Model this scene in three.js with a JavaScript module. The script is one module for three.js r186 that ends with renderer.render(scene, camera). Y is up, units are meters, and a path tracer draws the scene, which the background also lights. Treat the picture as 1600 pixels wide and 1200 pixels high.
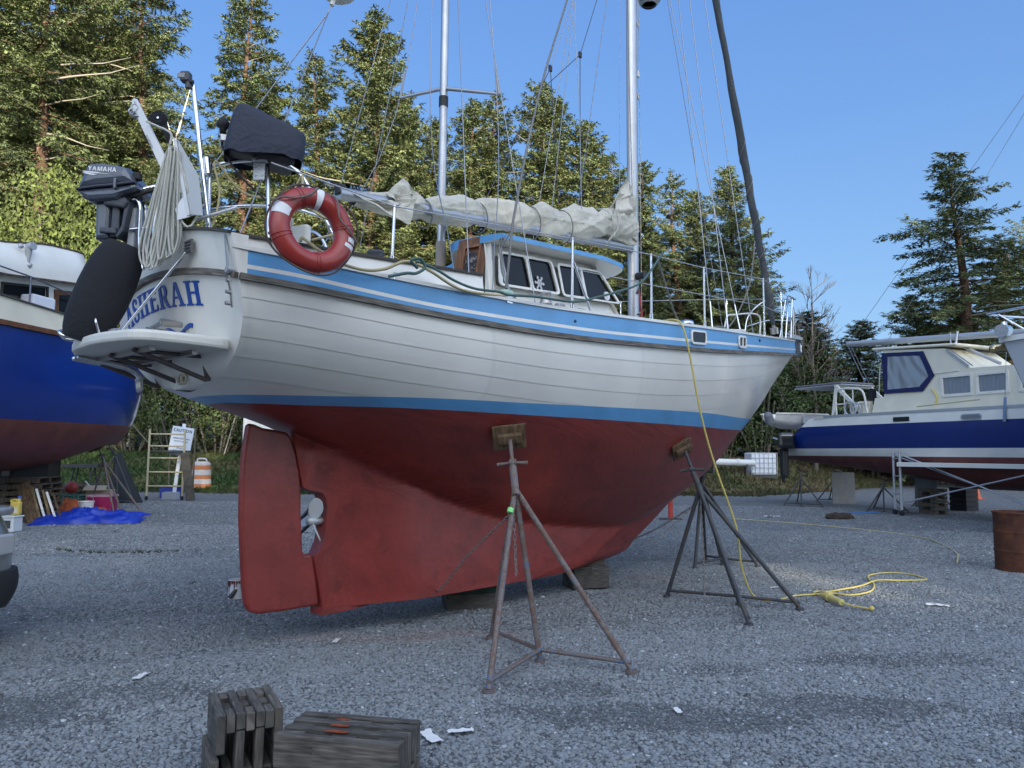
import * as THREE from 'three';
import { mergeGeometries } from 'three/addons/utils/BufferGeometryUtils.js';
import { RoundedBoxGeometry } from 'three/addons/geometries/RoundedBoxGeometry.js';
import { FontLoader } from 'three/addons/loaders/FontLoader.js';
import { TextGeometry } from 'three/addons/geometries/TextGeometry.js';
import { ImprovedNoise } from 'three/addons/math/ImprovedNoise.js';

const scene = new THREE.Scene();
const renderer = new THREE.WebGLRenderer({ antialias: true });
renderer.toneMapping = THREE.LinearToneMapping;
renderer.toneMappingExposure = 3.15;
renderer.shadowMap.enabled = true;

// ---------- camera: eye height 1.5 m, tipped up 5.4 degrees, rolled half a degree ----------
const camera = new THREE.PerspectiveCamera(54.98, 4 / 3, 0.1, 2000);
camera.position.set(0, 1.5, 0);
camera.rotation.set(Math.atan(108 / 1153), 0, THREE.MathUtils.degToRad(0.5));

// ---------- sun: low, behind the viewer ----------
const SUN_AZ = THREE.MathUtils.degToRad(19), SUN_EL = THREE.MathUtils.degToRad(11.5);
const sunDir = new THREE.Vector3(Math.sin(SUN_AZ) * Math.cos(SUN_EL), Math.sin(SUN_EL), Math.cos(SUN_AZ) * Math.cos(SUN_EL));
const sun = new THREE.DirectionalLight(new THREE.Color().setRGB(1.0, 0.88, 0.66), 3.9);
sun.position.copy(sunDir).multiplyScalar(120);
sun.castShadow = true;
sun.shadow.mapSize.set(4096, 4096);
Object.assign(sun.shadow.camera, { left: -60, right: 60, top: 60, bottom: -40, near: 1, far: 260 });
scene.add(sun, sun.target);

// ---------- sky: clear evening air, brighter and whiter towards the sun ----------
{
  const W = 1024, H = 512, d = new Float32Array(W * H * 4);
  const lerp = (a, b, t) => a + (b - a) * t;
  const stops = [[-90, .11, .14, .18], [-1, .142, .215, .285], [2, .146, .228, .318], [8, .117, .202, .312], [14, .090, .172, .302], [24, .064, .135, .280], [36, .050, .110, .256], [60, .043, .092, .222], [90, .040, .084, .205]];
  for (let r = 0; r < H; r++) {
    const e = ((r + .5) / H - .5) * 180;
    let k = 0; while (k < stops.length - 2 && e > stops[k + 1][0]) k++;
    const t = Math.min(1, Math.max(0, (e - stops[k][0]) / (stops[k + 1][0] - stops[k][0])));
    const base = [1, 2, 3].map((c) => lerp(stops[k][c], stops[k + 1][c], t));
    const er = e * Math.PI / 180;
    for (let c = 0; c < W; c++) {
      const a = ((c + .5) / W - .5) * 2 * Math.PI;
      const x = Math.cos(a) * Math.cos(er), y = Math.sin(er), z = Math.sin(a) * Math.cos(er);
      const g = Math.acos(Math.min(1, Math.max(-1, x * sunDir.x + y * sunDir.y + z * sunDir.z))) * 180 / Math.PI;
      const cg = Math.cos(g * Math.PI / 180), ray = 0.88 + 0.22 * cg ** 2 + 0.55 * Math.max(0, .35 + cg) ;
      const mie = e > -2 ? 2.1 * Math.max(0, Math.exp(-g / 42) - Math.exp(-105 / 42)) + 2.0 * Math.exp(-g / 9) : 0;
      const i = (r * W + c) * 4;
      d[i] = base[0] * ray + mie * .86; d[i + 1] = base[1] * ray + mie * .84; d[i + 2] = base[2] * ray + mie * .74; d[i + 3] = 1;
    }
  }
  const sky = new THREE.DataTexture(d, W, H, THREE.RGBAFormat, THREE.FloatType);
  sky.mapping = THREE.EquirectangularReflectionMapping; sky.magFilter = THREE.LinearFilter; sky.needsUpdate = true;
  scene.background = sky; scene.environment = sky;
}

// ---------- small helpers ----------
const V = (x, y, z) => new THREE.Vector3(x, y, z);
const PI = Math.PI, D2R = PI / 180;
const clamp = (x, a = 0, b = 1) => Math.min(b, Math.max(a, x));
const mix = (a, b, t) => a + (b - a) * t;
const sstep = (a, b, x) => { const t = clamp((x - a) / (b - a)); return t * t * (3 - 2 * t); };
function rng(seed) { let s = seed >>> 0; return () => { s = (s + 0x6d2b79f5) | 0; let t = Math.imul(s ^ (s >>> 15), 1 | s); t = (t + Math.imul(t ^ (t >>> 7), 61 | t)) ^ t; return ((t ^ (t >>> 14)) >>> 0) / 4294967296; }; }
const perlin = new ImprovedNoise();
const n3 = (x, y, z = 0) => perlin.noise(x, y, z);
const fbm = (x, y, z = 0, o = 4) => { let s = 0, a = .5; for (let i = 0; i < o; i++) { s += a * n3(x, y, z + i * 7.3); x *= 2.03; y *= 2.03; z *= 2.03; a *= .5; } return s; };
const interp = (x, xs, ys) => { if (x <= xs[0]) return ys[0]; for (let i = 1; i < xs.length; i++) if (x <= xs[i]) return mix(ys[i - 1], ys[i], (x - xs[i - 1]) / (xs[i] - xs[i - 1])); return ys[ys.length - 1]; };
function spline(xs, ys) {
  const n = xs.length, m = xs.map((_, i) => {
    if (i === 0) return (ys[1] - ys[0]) / (xs[1] - xs[0]);
    if (i === n - 1) return (ys[n - 1] - ys[n - 2]) / (xs[n - 1] - xs[n - 2]);
    const a = xs[i] - xs[i - 1], b = xs[i + 1] - xs[i];
    return (a * a * ys[i + 1] + (b * b - a * a) * ys[i] - b * b * ys[i - 1]) / (a * b * (a + b));
  });
  return (x) => {
    let i = 0; while (i < n - 2 && x > xs[i + 1]) i++;
    const h = xs[i + 1] - xs[i], t = (x - xs[i]) / h, t2 = t * t, t3 = t2 * t;
    return (2 * t3 - 3 * t2 + 1) * ys[i] + (t3 - 2 * t2 + t) * h * m[i] + (-2 * t3 + 3 * t2) * ys[i + 1] + (t3 - t2) * h * m[i + 1];
  };
}
const used = new Map();
function numbered(n) { const k = used.get(n) || 0; used.set(n, k + 1); return k ? n + '_' + String(k).padStart(3, '0') : n; }
function tag(o, label, category, group, kind) { o.userData = { label, category }; if (group) o.userData.group = group; if (kind) o.userData.kind = kind; return o; }
function thing(name, label, category, pos = [0, 0, 0], turn = 0, group) {
  const o = new THREE.Group(); o.name = numbered(name); o.position.set(...pos); o.rotation.y = turn; tag(o, label, category, group); scene.add(o); return o;
}
function part(name, g, m, parent) {
  const geo = Array.isArray(g) ? merge(g) : g;
  const o = new THREE.Mesh(geo, m); o.name = name; o.castShadow = o.receiveShadow = true; parent.add(o); return o;
}
function solo(name, g, m, label, category, group) { const o = part(numbered(name), g, m, scene); return tag(o, label, category, group); }
function structure(name, g, m) { const o = part(numbered(name), g, m, scene); o.userData.kind = 'structure'; return o; }
function copyOf(root, pos, turn = 0, label, scale) {
  const r = root.clone(); r.name = numbered(root.name.replace(/_\d{3}$/, '')); r.userData = { ...root.userData }; if (label) r.userData.label = label;
  r.position.set(...pos); r.rotation.y = turn; if (scale) r.scale.setScalar(scale); scene.add(r); return r;
}
function clean(g) {
  let q = g.index ? g.toNonIndexed() : g;
  for (const k of Object.keys(q.attributes)) if (!['position', 'normal', 'uv', 'color'].includes(k)) q.deleteAttribute(k);
  if (!q.attributes.normal) q.computeVertexNormals();
  if (!q.attributes.uv) q.setAttribute('uv', new THREE.BufferAttribute(new Float32Array(q.attributes.position.count * 2), 2));
  return q;
}
function merge(list) { const l = list.flat(9).map(clean); return l.length === 1 ? l[0] : mergeGeometries(l, false); }
// uv in metres from the faces' own directions
function metric(g, ox = 0, oy = 0, turn = false) {
  const q = clean(g), p = q.attributes.position, uv = q.attributes.uv, a = V(0, 0, 0), b = V(0, 0, 0), c = V(0, 0, 0), n = V(0, 0, 0);
  for (let i = 0; i < p.count; i += 3) {
    a.fromBufferAttribute(p, i); b.fromBufferAttribute(p, i + 1); c.fromBufferAttribute(p, i + 2);
    n.copy(b).sub(a).cross(c.clone().sub(a)); const x = Math.abs(n.x), y = Math.abs(n.y), z = Math.abs(n.z);
    [a, b, c].forEach((v, k) => { let s, t; if (x >= y && x >= z) { s = v.z; t = v.y; } else if (y >= z) { s = v.x; t = v.z; } else { s = v.x; t = v.y; } if (turn) [s, t] = [t, s]; uv.setXY(i + k, s + ox, t + oy); });
  }
  return q;
}
// uv in metres with the grain along one of the three directions
function grain(g, axis, ox = 0, oy = 0) {
  const q = clean(g), p = q.attributes.position, uv = q.attributes.uv;
  const nm = q.attributes.normal; for (let i = 0; i < p.count; i++) { const v = [p.getX(i), p.getY(i), p.getZ(i)], n = [nm.getX(i), nm.getY(i), nm.getZ(i)], end = Math.abs(n[axis]) > .8 ? .12 : 1, t = v[axis], s = (v[(axis + 1) % 3] + v[(axis + 2) % 3] * .83) * end; uv.setXY(i, s + ox, t + oy); }
  return q;
}
const box = (w, h, d, x = 0, y = 0, z = 0, rx = 0, ry = 0, rz = 0) => { const g = new THREE.BoxGeometry(w, h, d); g.rotateX(rx); g.rotateY(ry); g.rotateZ(rz); g.translate(x, y, z); return g; };
const rbox = (w, h, d, r, x = 0, y = 0, z = 0, rx = 0, ry = 0, rz = 0, s = 2) => { const g = new RoundedBoxGeometry(w, h, d, s, Math.min(r, w * .49, h * .49, d * .49)); g.rotateX(rx); g.rotateY(ry); g.rotateZ(rz); g.translate(x, y, z); return g; };
function rod(a, b, r0, r1 = r0, seg = 10, caps = true) {
  const A = a.isVector3 ? a : V(...a), B = b.isVector3 ? b : V(...b), d = B.clone().sub(A), L = d.length();
  const g = new THREE.CylinderGeometry(r1, r0, L, seg, 1, !caps); g.translate(0, L / 2, 0);
  g.applyQuaternion(new THREE.Quaternion().setFromUnitVectors(V(0, 1, 0), d.normalize())); g.translate(A.x, A.y, A.z); return g;
}
function tube(pts, r, n = 24, seg = 8, closed = false, tension = .5) {
  const c = new THREE.CatmullRomCurve3(pts.map((p) => p.isVector3 ? p : V(...p)), closed, 'catmullrom', tension);
  const g = [new THREE.TubeGeometry(c, n, r, seg, closed)];
  if (!closed) for (const t of [0, 1]) { const q = c.getPoint(t), s = new THREE.SphereGeometry(r, seg, 4); s.translate(q.x, q.y, q.z); g.push(s); }
  return merge(g);
}
// bar with a flat section along a line of points: up = (0,1,0)
function sweep(pts, w, h, closedEnds = true, up = V(0, 1, 0)) {
  const rows = pts.map((p, i) => {
    const a = pts[Math.max(0, i - 1)], b = pts[Math.min(pts.length - 1, i + 1)], t = b.clone().sub(a).normalize(), s = t.clone().cross(up).normalize(), u = s.clone().cross(t).normalize();
    return [[-1, -1], [1, -1], [1, 1], [-1, 1], [-1, -1]].map(([x, y]) => p.clone().addScaledVector(s, x * w / 2).addScaledVector(u, y * h / 2));
  });
  const g = [flat(grid(rows))];
  if (closedEnds) for (const r of [rows[0], rows[rows.length - 1]]) g.push(quad(r[0], r[1], r[2], r[3]));
  return merge(g);
}
const flat = (g) => { const q = g.index ? g.toNonIndexed() : g; q.computeVertexNormals(); return q; };
function quad(a, b, c, d) { const g = new THREE.BufferGeometry(); g.setAttribute('position', new THREE.Float32BufferAttribute([a, b, c, a, c, d].flatMap((p) => [p.x, p.y, p.z]), 3)); g.computeVertexNormals(); return metric(g); }
// surface through rows of points, uv in metres along it; degenerate faces are dropped
function grid(rows, uvScale = 1) {
  const R = rows.length, C = rows[0].length, pos = [], uv = [], idx = [];
  const vAcc = new Float64Array(C);
  for (let r = 0; r < R; r++) { let s = 0; for (let c = 0; c < C; c++) { const p = rows[r][c]; if (c) s += p.distanceTo(rows[r][c - 1]); if (r) vAcc[c] += p.distanceTo(rows[r - 1][c]); pos.push(p.x, p.y, p.z); uv.push(s * uvScale, vAcc[c] * uvScale); } }
  const ok = (a, b, c) => { const A = V(pos[a * 3], pos[a * 3 + 1], pos[a * 3 + 2]), B = V(pos[b * 3], pos[b * 3 + 1], pos[b * 3 + 2]), Q = V(pos[c * 3], pos[c * 3 + 1], pos[c * 3 + 2]); return B.sub(A).cross(Q.sub(A)).length() > 1e-9; };
  for (let r = 0; r < R - 1; r++) for (let c = 0; c < C - 1; c++) { const a = r * C + c, b = a + 1, d = a + C, e = d + 1; if (ok(a, d, b)) idx.push(a, d, b); if (ok(b, d, e)) idx.push(b, d, e); }
  const g = new THREE.BufferGeometry(); g.setAttribute('position', new THREE.Float32BufferAttribute(pos, 3)); g.setAttribute('uv', new THREE.Float32BufferAttribute(uv, 2)); g.setIndex(idx); g.computeVertexNormals(); return g;
}
const lathe = (pts, seg = 24) => new THREE.LatheGeometry(pts.map(([r, y]) => new THREE.Vector2(r, y)), seg);
// plate: outline in the (x,y) plane given thickness along z
function plate(outline, depth, bevel = 0, holes = []) {
  const s = new THREE.Shape(outline.map(([x, y]) => new THREE.Vector2(x, y)));
  for (const h of holes) s.holes.push(new THREE.Path(h.map(([x, y]) => new THREE.Vector2(x, y))));
  const g = new THREE.ExtrudeGeometry(s, { depth: depth - 2 * bevel, bevelEnabled: bevel > 0, bevelSize: bevel, bevelThickness: bevel, bevelSegments: 2, bevelOffset: -bevel, curveSegments: 8 });
  g.translate(0, 0, bevel); return g;
}
const roundRect = (x0, y0, x1, y1, r, n = 5) => { const o = []; for (const [cx, cy, a0] of [[x1 - r, y0 + r, -90], [x1 - r, y1 - r, 0], [x0 + r, y1 - r, 90], [x0 + r, y0 + r, 180]]) for (let i = 0; i <= n; i++) { const a = (a0 + 90 * i / n) * D2R; o.push([cx + r * Math.cos(a), cy + r * Math.sin(a)]); } return o; };
function roundPoly(pts, r, n = 4) {
  const o = [], N = pts.length;
  for (let i = 0; i < N; i++) {
    const p = new THREE.Vector2(...pts[i]), a = new THREE.Vector2(...pts[(i + N - 1) % N]).sub(p), b = new THREE.Vector2(...pts[(i + 1) % N]).sub(p);
    const ra = Math.min(r, a.length() * .45, b.length() * .45), A = a.normalize().multiplyScalar(ra).add(p), B = b.normalize().multiplyScalar(ra).add(p);
    for (let k = 0; k <= n; k++) { const t = k / n, u = 1 - t; o.push([u * u * A.x + 2 * u * t * p.x + t * t * B.x, u * u * A.y + 2 * u * t * p.y + t * t * B.y]); }
  }
  return o;
}

// ---------- textures: what surfaces are made of ----------
function tex(n, fn, srgb = true, rep = 1) {
  const d = new Uint8Array(n * n * 4);
  for (let y = 0; y < n; y++) for (let x = 0; x < n; x++) { const c = fn(x / n, y / n), i = (y * n + x) * 4; for (let k = 0; k < 3; k++) d[i + k] = clamp(Array.isArray(c) ? c[k] : c) * 255; d[i + 3] = 255; }
  const t = new THREE.DataTexture(d, n, n, THREE.RGBAFormat); t.wrapS = t.wrapT = THREE.RepeatWrapping; t.magFilter = THREE.LinearFilter; t.minFilter = THREE.LinearMipmapLinearFilter; t.generateMipmaps = true;
  if (srgb) t.colorSpace = THREE.SRGBColorSpace; t.repeat.set(rep, rep); t.needsUpdate = true; return t;
}
// noise that tiles over [0,1)
const tn = (x, y, f, s = 0) => { const a = n3(x * f, y * f, s), b = n3((x - 1) * f, y * f, s), c = n3(x * f, (y - 1) * f, s), d = n3((x - 1) * f, (y - 1) * f, s); return mix(mix(a, b, x), mix(c, d, x), y); };
const tf = (x, y, f, s = 0, o = 4) => { let v = 0, a = .5; for (let i = 0; i < o; i++) { v += a * tn(x, y, f, s + i * 3.7); f *= 2; a *= .5; } return v; };
const L = (r, g, b) => new THREE.Color().setRGB(r, g, b);
const mat = (c, o = {}) => new THREE.MeshStandardMaterial({ color: Array.isArray(c) ? L(...c) : c, roughness: .6, metalness: 0, ...o });
const phys = (c, o = {}) => new THREE.MeshPhysicalMaterial({ color: Array.isArray(c) ? L(...c) : c, roughness: .4, metalness: 0, ...o });
const mapOf = (t, rep) => { const q = t.clone(); q.repeat.set(rep, Array.isArray(rep) ? rep[1] : rep); if (Array.isArray(rep)) q.repeat.set(...rep); q.needsUpdate = true; return q; };

// ---------- materials ----------
const T = {};
T.mottle = tex(512, (x, y) => { const a = tf(x, y, 4, 1, 5), s = tf(x, y, 60, 9, 2); return [.93 + a * .12 + s * .05, .93 + a * .125 + s * .05, .93 + a * .14 + s * .05]; });
T.gelcoat = tex(512, (x, y) => { const a = tf(x, y, 3, 2, 5), st = tn(x, y * .12 + .3, 24, 4) * .5 + .5, sp = tf(x, y, 70, 5, 1); const g = .95 + a * .09 - Math.max(0, st - .64) * .2 - Math.max(0, sp - .3) * .3; return [g, g * (.992), g * .972]; });
T.fine = tex(256, (x, y) => .5 + tf(x, y, 40, 3, 3) * .8, false);
T.antifoul = tex(512, (x, y) => {
  const a = tf(x, y, 5, 11, 5), b = tf(x, y, 40, 12, 3), p = tf(x, y, 90, 14, 2), cl = sstep(-.05, .3, tf(x, y, 6, 21, 3)), ro = tn(x, y * .18 + .4, 22, 33), ol = sstep(.10, .15, tf(x, y, 4, 61, 4) + .05 * tn(x, y, 60, 3));
  let g = .82 + a * .28 + b * .14 + ro * .05 - ol * .08; const f = p > .30 ? (p - .30) * 3.2 * cl : 0;
  return [g + f, g * .98 + f * .9, g * .98 + f * .9];
});
T.antifoulBump = tex(512, (x, y) => .5 + tf(x, y, 18, 31, 4) * .6 + Math.max(0, tf(x, y, 90, 14, 2) - .25) * 1.2, false);
T.wood = tex(512, (x, y) => { const g = tf(x, y * .08 + .5, 46, 6, 3), b = tf(x, y, 3, 8, 3), k = tn(x, y * .05, 90, 2); const v = .62 + g * .7 + b * .35 - Math.max(0, k - .25) * .6; return [v, v * .985, v * .96]; });
T.rust = tex(512, (x, y) => { const a = tf(x, y, 4, 40, 5), b = tf(x, y, 22, 44, 4); const t = clamp(.5 + a * 1.4 + b * .5); return [mix(.34, .62, t), mix(.20, .37, t), mix(.15, .24, t)]; });
T.standPaint = tex(512, (x, y) => { const a = tf(x, y, 5, 50, 4) + tf(x, y, 25, 52, 3) * .6; const w = tf(x, y, 60, 55, 2); if (w > .36) return [.75, .77, .78]; return a > .24 ? [.30, .43, .58] : a > -.02 ? [.44, .41, .40] : [.42, .34, .30]; });
T.standGrey = tex(512, (x, y) => { const a = tf(x, y, 5, 150, 4) + tf(x, y, 25, 52, 3) * .6; return a > .1 ? [.38, .33, .29] : a > -.12 ? [.33, .34, .35] : [.28, .29, .31]; });
T.canvas = tex(512, (x, y) => { const w = (Math.sin(x * 512 * .8) * Math.sin(y * 512 * .8)) * .02, a = tf(x, y, 4, 60, 5); const g = .86 + w + a * .2; return [g, g * .985, g * .94]; });
T.ply = tex(512, (x, y) => { const g = tf(x, y * .15, 20, 70, 4), b = tf(x, y, 5, 72, 4); const v = .60 + g * .5 + b * .4; return [v, v * .88, v * .74]; });
T.bark = tex(512, (x, y) => { const r = Math.abs(tf(x, y * .25, 26, 80, 3)) * 1.7, b = tf(x, y, 6, 82, 3); const v = .38 + r * .5 + b * .3; return [v, v * .84, v * .74]; });
T.crease = tex(512, (x, y) => { const a = 1 - Math.abs(tf(x, y, 5, 171, 3)) * 3, b = 1 - Math.abs(tf(x, y, 11, 173, 3)) * 3; return .45 + .35 * Math.max(0, a) ** 3 + .2 * Math.max(0, b) ** 3; }, false);
T.rope = tex(64, (x, y) => { const s = Math.sin((x * 8 + y * 4) * 2 * PI) * .5 + .5; const v = .55 + .4 * s; return [v, v, v * .96]; });

const M = {
  white: phys([.84, .84, .82], { map: mapOf(T.gelcoat, .55), roughness: .28, clearcoat: .35, clearcoatRoughness: .12 }),
  whiteOld: phys([.74, .74, .70], { map: mapOf(T.gelcoat, .8), roughness: .42 }),
  cream: mat([.74, .72, .62], { map: mapOf(T.gelcoat, .7), roughness: .5 }),
  skyBlue: phys([.12, .38, .72], { map: mapOf(T.mottle, .9), roughness: .38, clearcoat: .2, clearcoatRoughness: .25 }),
  red: phys([.335, .048, .038], { map: mapOf(T.antifoul, .75), bumpMap: mapOf(T.antifoulBump, .75), bumpScale: .004, roughness: .42, clearcoat: .12, clearcoatRoughness: .25 }),
  rubrail: mat([.42, .39, .35], { map: mapOf(T.wood, [1.1, 1.1]), roughness: .85 }),
  steel: mat([.62, .63, .65], { metalness: 1, roughness: .2 }),
  steelDull: mat([.42, .40, .38], { metalness: .9, roughness: .42 }),
  alu: mat([.52, .53, .55], { metalness: .9, roughness: .42, map: mapOf(T.mottle, 1) }),
  galv: mat([.50, .52, .55], { metalness: .55, roughness: .5, map: mapOf(T.mottle, 2) }),
  wire: mat([.30, .31, .33], { metalness: .8, roughness: .4 }),
  black: mat([.014, .015, .018], { roughness: .55 }),
  rubber: mat([.020, .020, .022], { roughness: .8 }),
  blackCloth: mat([.011, .012, .016], { roughness: .9, bumpMap: mapOf(T.crease, 1.5), bumpScale: .006 }),
  navyCloth: mat([.020, .026, .048], { roughness: .7, bumpMap: mapOf(T.crease, 1.6), bumpScale: .007 }),
  sail: mat([.74, .735, .69], { map: mapOf(T.canvas, 1.2), roughness: .9, bumpMap: mapOf(T.crease, 1.3), bumpScale: .010 }),
  furl: mat([.085, .10, .125], { map: mapOf(T.canvas, 2), roughness: .9, bumpMap: mapOf(T.crease, 2), bumpScale: .012 }),
  glass: phys([.008, .010, .013], { roughness: .12, specularIntensity: .45 }),
  teak: mat([.33, .115, .035], { map: mapOf(T.wood, 2), roughness: .5 }),
  grayWood: mat([.20, .185, .165], { map: mapOf(T.wood, 2.2), roughness: .92, bumpMap: mapOf(T.wood, 2.2), bumpScale: .002 }),
  blockWood: mat([.22, .21, .195], { map: mapOf(T.wood, 2.6), roughness: .92, bumpMap: mapOf(T.wood, 2.6), bumpScale: .002 }),
  greenWood: mat([.040, .13, .115], { map: mapOf(T.wood, 2), roughness: .85 }),
  palletWood: mat([.24, .19, .14], { map: mapOf(T.wood, 2), roughness: .9 }),
  ply: mat([.36, .30, .235], { map: mapOf(T.ply, 2), roughness: .85 }),
  lumber: mat([.52, .40, .23], { map: mapOf(T.wood, 2), roughness: .8 }),
  rust: mat([.42, .42, .43], { map: mapOf(T.rust, 1.3), roughness: .85, bumpMap: mapOf(T.rust, 3), bumpScale: .001 }),
  stand: mat([1.0, 1.0, 1.0], { map: mapOf(T.standPaint, 1.6), roughness: .7, metalness: .2 }),
  standGrey: mat([.72, .76, .80], { map: mapOf(T.standGrey, 1.6), roughness: .7, metalness: .25 }),
  standRed: mat([.50, .05, .03], { map: mapOf(T.mottle, 2), roughness: .6 }),
  chain: mat([.30, .27, .25], { metalness: .6, roughness: .6 }),
  rope: mat([.86, .86, .84], { map: mapOf(T.rope, [30, 3]), roughness: .95 }),
  ropeGrey: mat([.32, .32, .34], { map: mapOf(T.rope, [30, 3]), roughness: .95 }),
  hoseYellow: mat([.62, .50, .14], { roughness: .55 }),
  hoseTan: mat([.42, .36, .19], { roughness: .55 }),
  hoseGreen: mat([.055, .115, .10], { roughness: .5 }),
  buoyRed: phys([.36, .030, .022], { map: mapOf(T.mottle, 2), roughness: .36, clearcoat: .3, clearcoatRoughness: .3 }),
  tapeWhite: mat([.74, .75, .76], { roughness: .6 }),
  navy: phys([.002, .026, .21], { map: mapOf(T.mottle, .6), roughness: .22, clearcoat: .6, clearcoatRoughness: .08 }),
  navy2: phys([.002, .022, .17], { map: mapOf(T.mottle, .5), roughness: .3, clearcoat: .25, clearcoatRoughness: .1 }),
  oxide: mat([.22, .070, .050], { map: mapOf(T.antifoul, .5), roughness: .5 }),
  oxideDark: mat([.21, .065, .055], { map: mapOf(T.antifoul, .5), roughness: .65 }),
  engine: phys([.060, .075, .105], { roughness: .35, clearcoat: .5, clearcoatRoughness: .15 }),
  plasticGrey: mat([.34, .36, .38], { roughness: .5 }),
  nameBlue: mat([.006, .060, .33], { roughness: .35 }),
};

// ---------- ground ----------
const gravelEdge = (x) => -27.0 - .6 * Math.sin(x * .23) - .35 * n3(x * .5, 3.1) - (x > 9 ? (x - 9) * 1.1 : 0);
function bank(x, z) {
  const d = gravelEdge(x) - z;
  if (d < 0) return -.02;
  return 1.25 * sstep(0, 7, d) + .06 * Math.max(0, d - 9) + .10 * fbm(x * .35, z * .35, 2) * sstep(.3, 2, d) - .02 + (x < -14 ? .03 * (-14 - x) * sstep(1, 8, d) : 0);
}
const yardY = (x, z) => -.02 * (Math.exp(-((((x * .34 + z * .94) + 6.1) / .16) ** 2)) + Math.exp(-((((x * .34 + z * .94) + 7.6) / .16) ** 2))) + .018 * fbm(x * .45, z * .45, 5, 3) + .012 * n3(x * 1.7, z * 1.7, 9);
// patches of darker, damp and finer matter in the gravel (as they lie in the yard) and rusty paint dust under the rudder
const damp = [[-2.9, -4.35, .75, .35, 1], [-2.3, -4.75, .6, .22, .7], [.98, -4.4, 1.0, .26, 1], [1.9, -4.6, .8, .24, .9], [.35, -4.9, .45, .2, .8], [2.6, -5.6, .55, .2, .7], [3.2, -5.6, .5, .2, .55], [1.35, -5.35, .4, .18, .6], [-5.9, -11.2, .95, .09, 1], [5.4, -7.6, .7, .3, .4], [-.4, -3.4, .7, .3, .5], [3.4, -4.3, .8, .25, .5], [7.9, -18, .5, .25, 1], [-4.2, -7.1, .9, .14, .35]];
const dust = [[-1.25, -6.15, .85, .16], [-.4, -6.35, .6, .14], [1.75, -9.2, .5, .2]];
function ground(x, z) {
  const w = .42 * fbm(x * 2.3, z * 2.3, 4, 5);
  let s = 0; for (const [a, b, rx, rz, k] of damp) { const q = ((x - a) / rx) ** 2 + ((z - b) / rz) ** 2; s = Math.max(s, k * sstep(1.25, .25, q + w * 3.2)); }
  let r = 0; for (const [a, b, rx, rz] of dust) { const q = ((x - a) / rx) ** 2 + ((z - b) / rz) ** 2; r = Math.max(r, .35 * sstep(1.2, .1, q + w * 3)); }
  const m = 1 + .22 * fbm(x * .5, z * .9, 8, 5) + .10 * n3(x * 3, z * 3, 1);
  return [s, r, m];
}
function pebbleTex() {
  const n = 1024, cells = 72, R = rng(5), px = [], col = [], hgt = [];
  for (let i = 0; i < cells * cells; i++) { px.push([R(), R()]); const t = R(), v = .52 + .22 * R() + (t > .97 ? .16 : 0) - (t < .12 ? .10 : 0), w = R() < .10 ? .04 : .0; col.push([v + w * .6, v, v - w]); hgt.push(.6 + .4 * R()); }
  const d = new Uint8Array(n * n * 4), b = new Uint8Array(n * n * 4);
  for (let y = 0; y < n; y++) for (let x = 0; x < n; x++) {
    const u = x / n * cells, v = y / n * cells, iu = Math.floor(u), iv = Math.floor(v); let d1 = 9, d2 = 9, id = 0;
    for (let j = -1; j <= 1; j++) for (let i = -1; i <= 1; i++) { const k = ((iv + j + cells) % cells) * cells + (iu + i + cells) % cells, dx = iu + i + px[k][0] - u, dy = iv + j + px[k][1] - v, q = Math.hypot(dx, dy); if (q < d1) { d2 = d1; d1 = q; id = k; } else if (q < d2) d2 = q; }
    const e = clamp((d2 - d1) * 2.6), i = (y * n + x) * 4, f = .62 + .38 * Math.sqrt(e);
    for (let k = 0; k < 3; k++) { d[i + k] = clamp(col[id][k] * f) * 255; b[i + k] = clamp(hgt[id] * Math.sqrt(e)) * 255; } d[i + 3] = b[i + 3] = 255;
  }
  const mk = (a, s) => { const t = new THREE.DataTexture(a, n, n, THREE.RGBAFormat); t.wrapS = t.wrapT = THREE.RepeatWrapping; t.magFilter = THREE.LinearFilter; t.minFilter = THREE.LinearMipmapLinearFilter; t.generateMipmaps = true; if (s) t.colorSpace = THREE.SRGBColorSpace; t.needsUpdate = true; return t; };
  return [mk(d, true), mk(b, false)];
}
const [pebC, pebB] = pebbleTex();
pebC.repeat.set(.52, .52); pebB.repeat.set(.52, .52);
{ // gravel sheet, finer near the viewer
  const rows = [], zs = [];
  for (let z = 6; z > -16; z -= .16) zs.push(z);
  for (let z = -16; z > -46; z -= .5) zs.push(z);
  const xs = []; for (let x = -60; x < -10; x += 2) xs.push(x); for (let x = -10; x <= 10; x += .16) xs.push(x); for (let x = 11; x <= 60; x += 2) xs.push(x);
  const col = [];
  for (const z of zs) rows.push(xs.map((x) => { const ze = Math.max(z, gravelEdge(x) - .25); const edge = z <= gravelEdge(x) ? -.03 : 0; return V(x, yardY(x, ze) + edge, ze); }));
  for (const r of rows) for (const p of r) { const [s, q, m] = ground(p.x, p.z); const k = m; col.push(k * mix(1, 1.25, q), k * mix(1, .72, q), k * mix(1, .62, q)); }
  const g = grid(rows); const uv = g.attributes.uv, p = g.attributes.position; for (let i = 0; i < uv.count; i++) uv.setXY(i, p.getX(i), p.getZ(i));
  g.setAttribute('color', new THREE.Float32BufferAttribute(col, 3));
  structure('gravel_yard', g, mat([.475, .52, .545], { map: pebC, bumpMap: pebB, bumpScale: .012, roughness: .9, vertexColors: true }));
}
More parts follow.
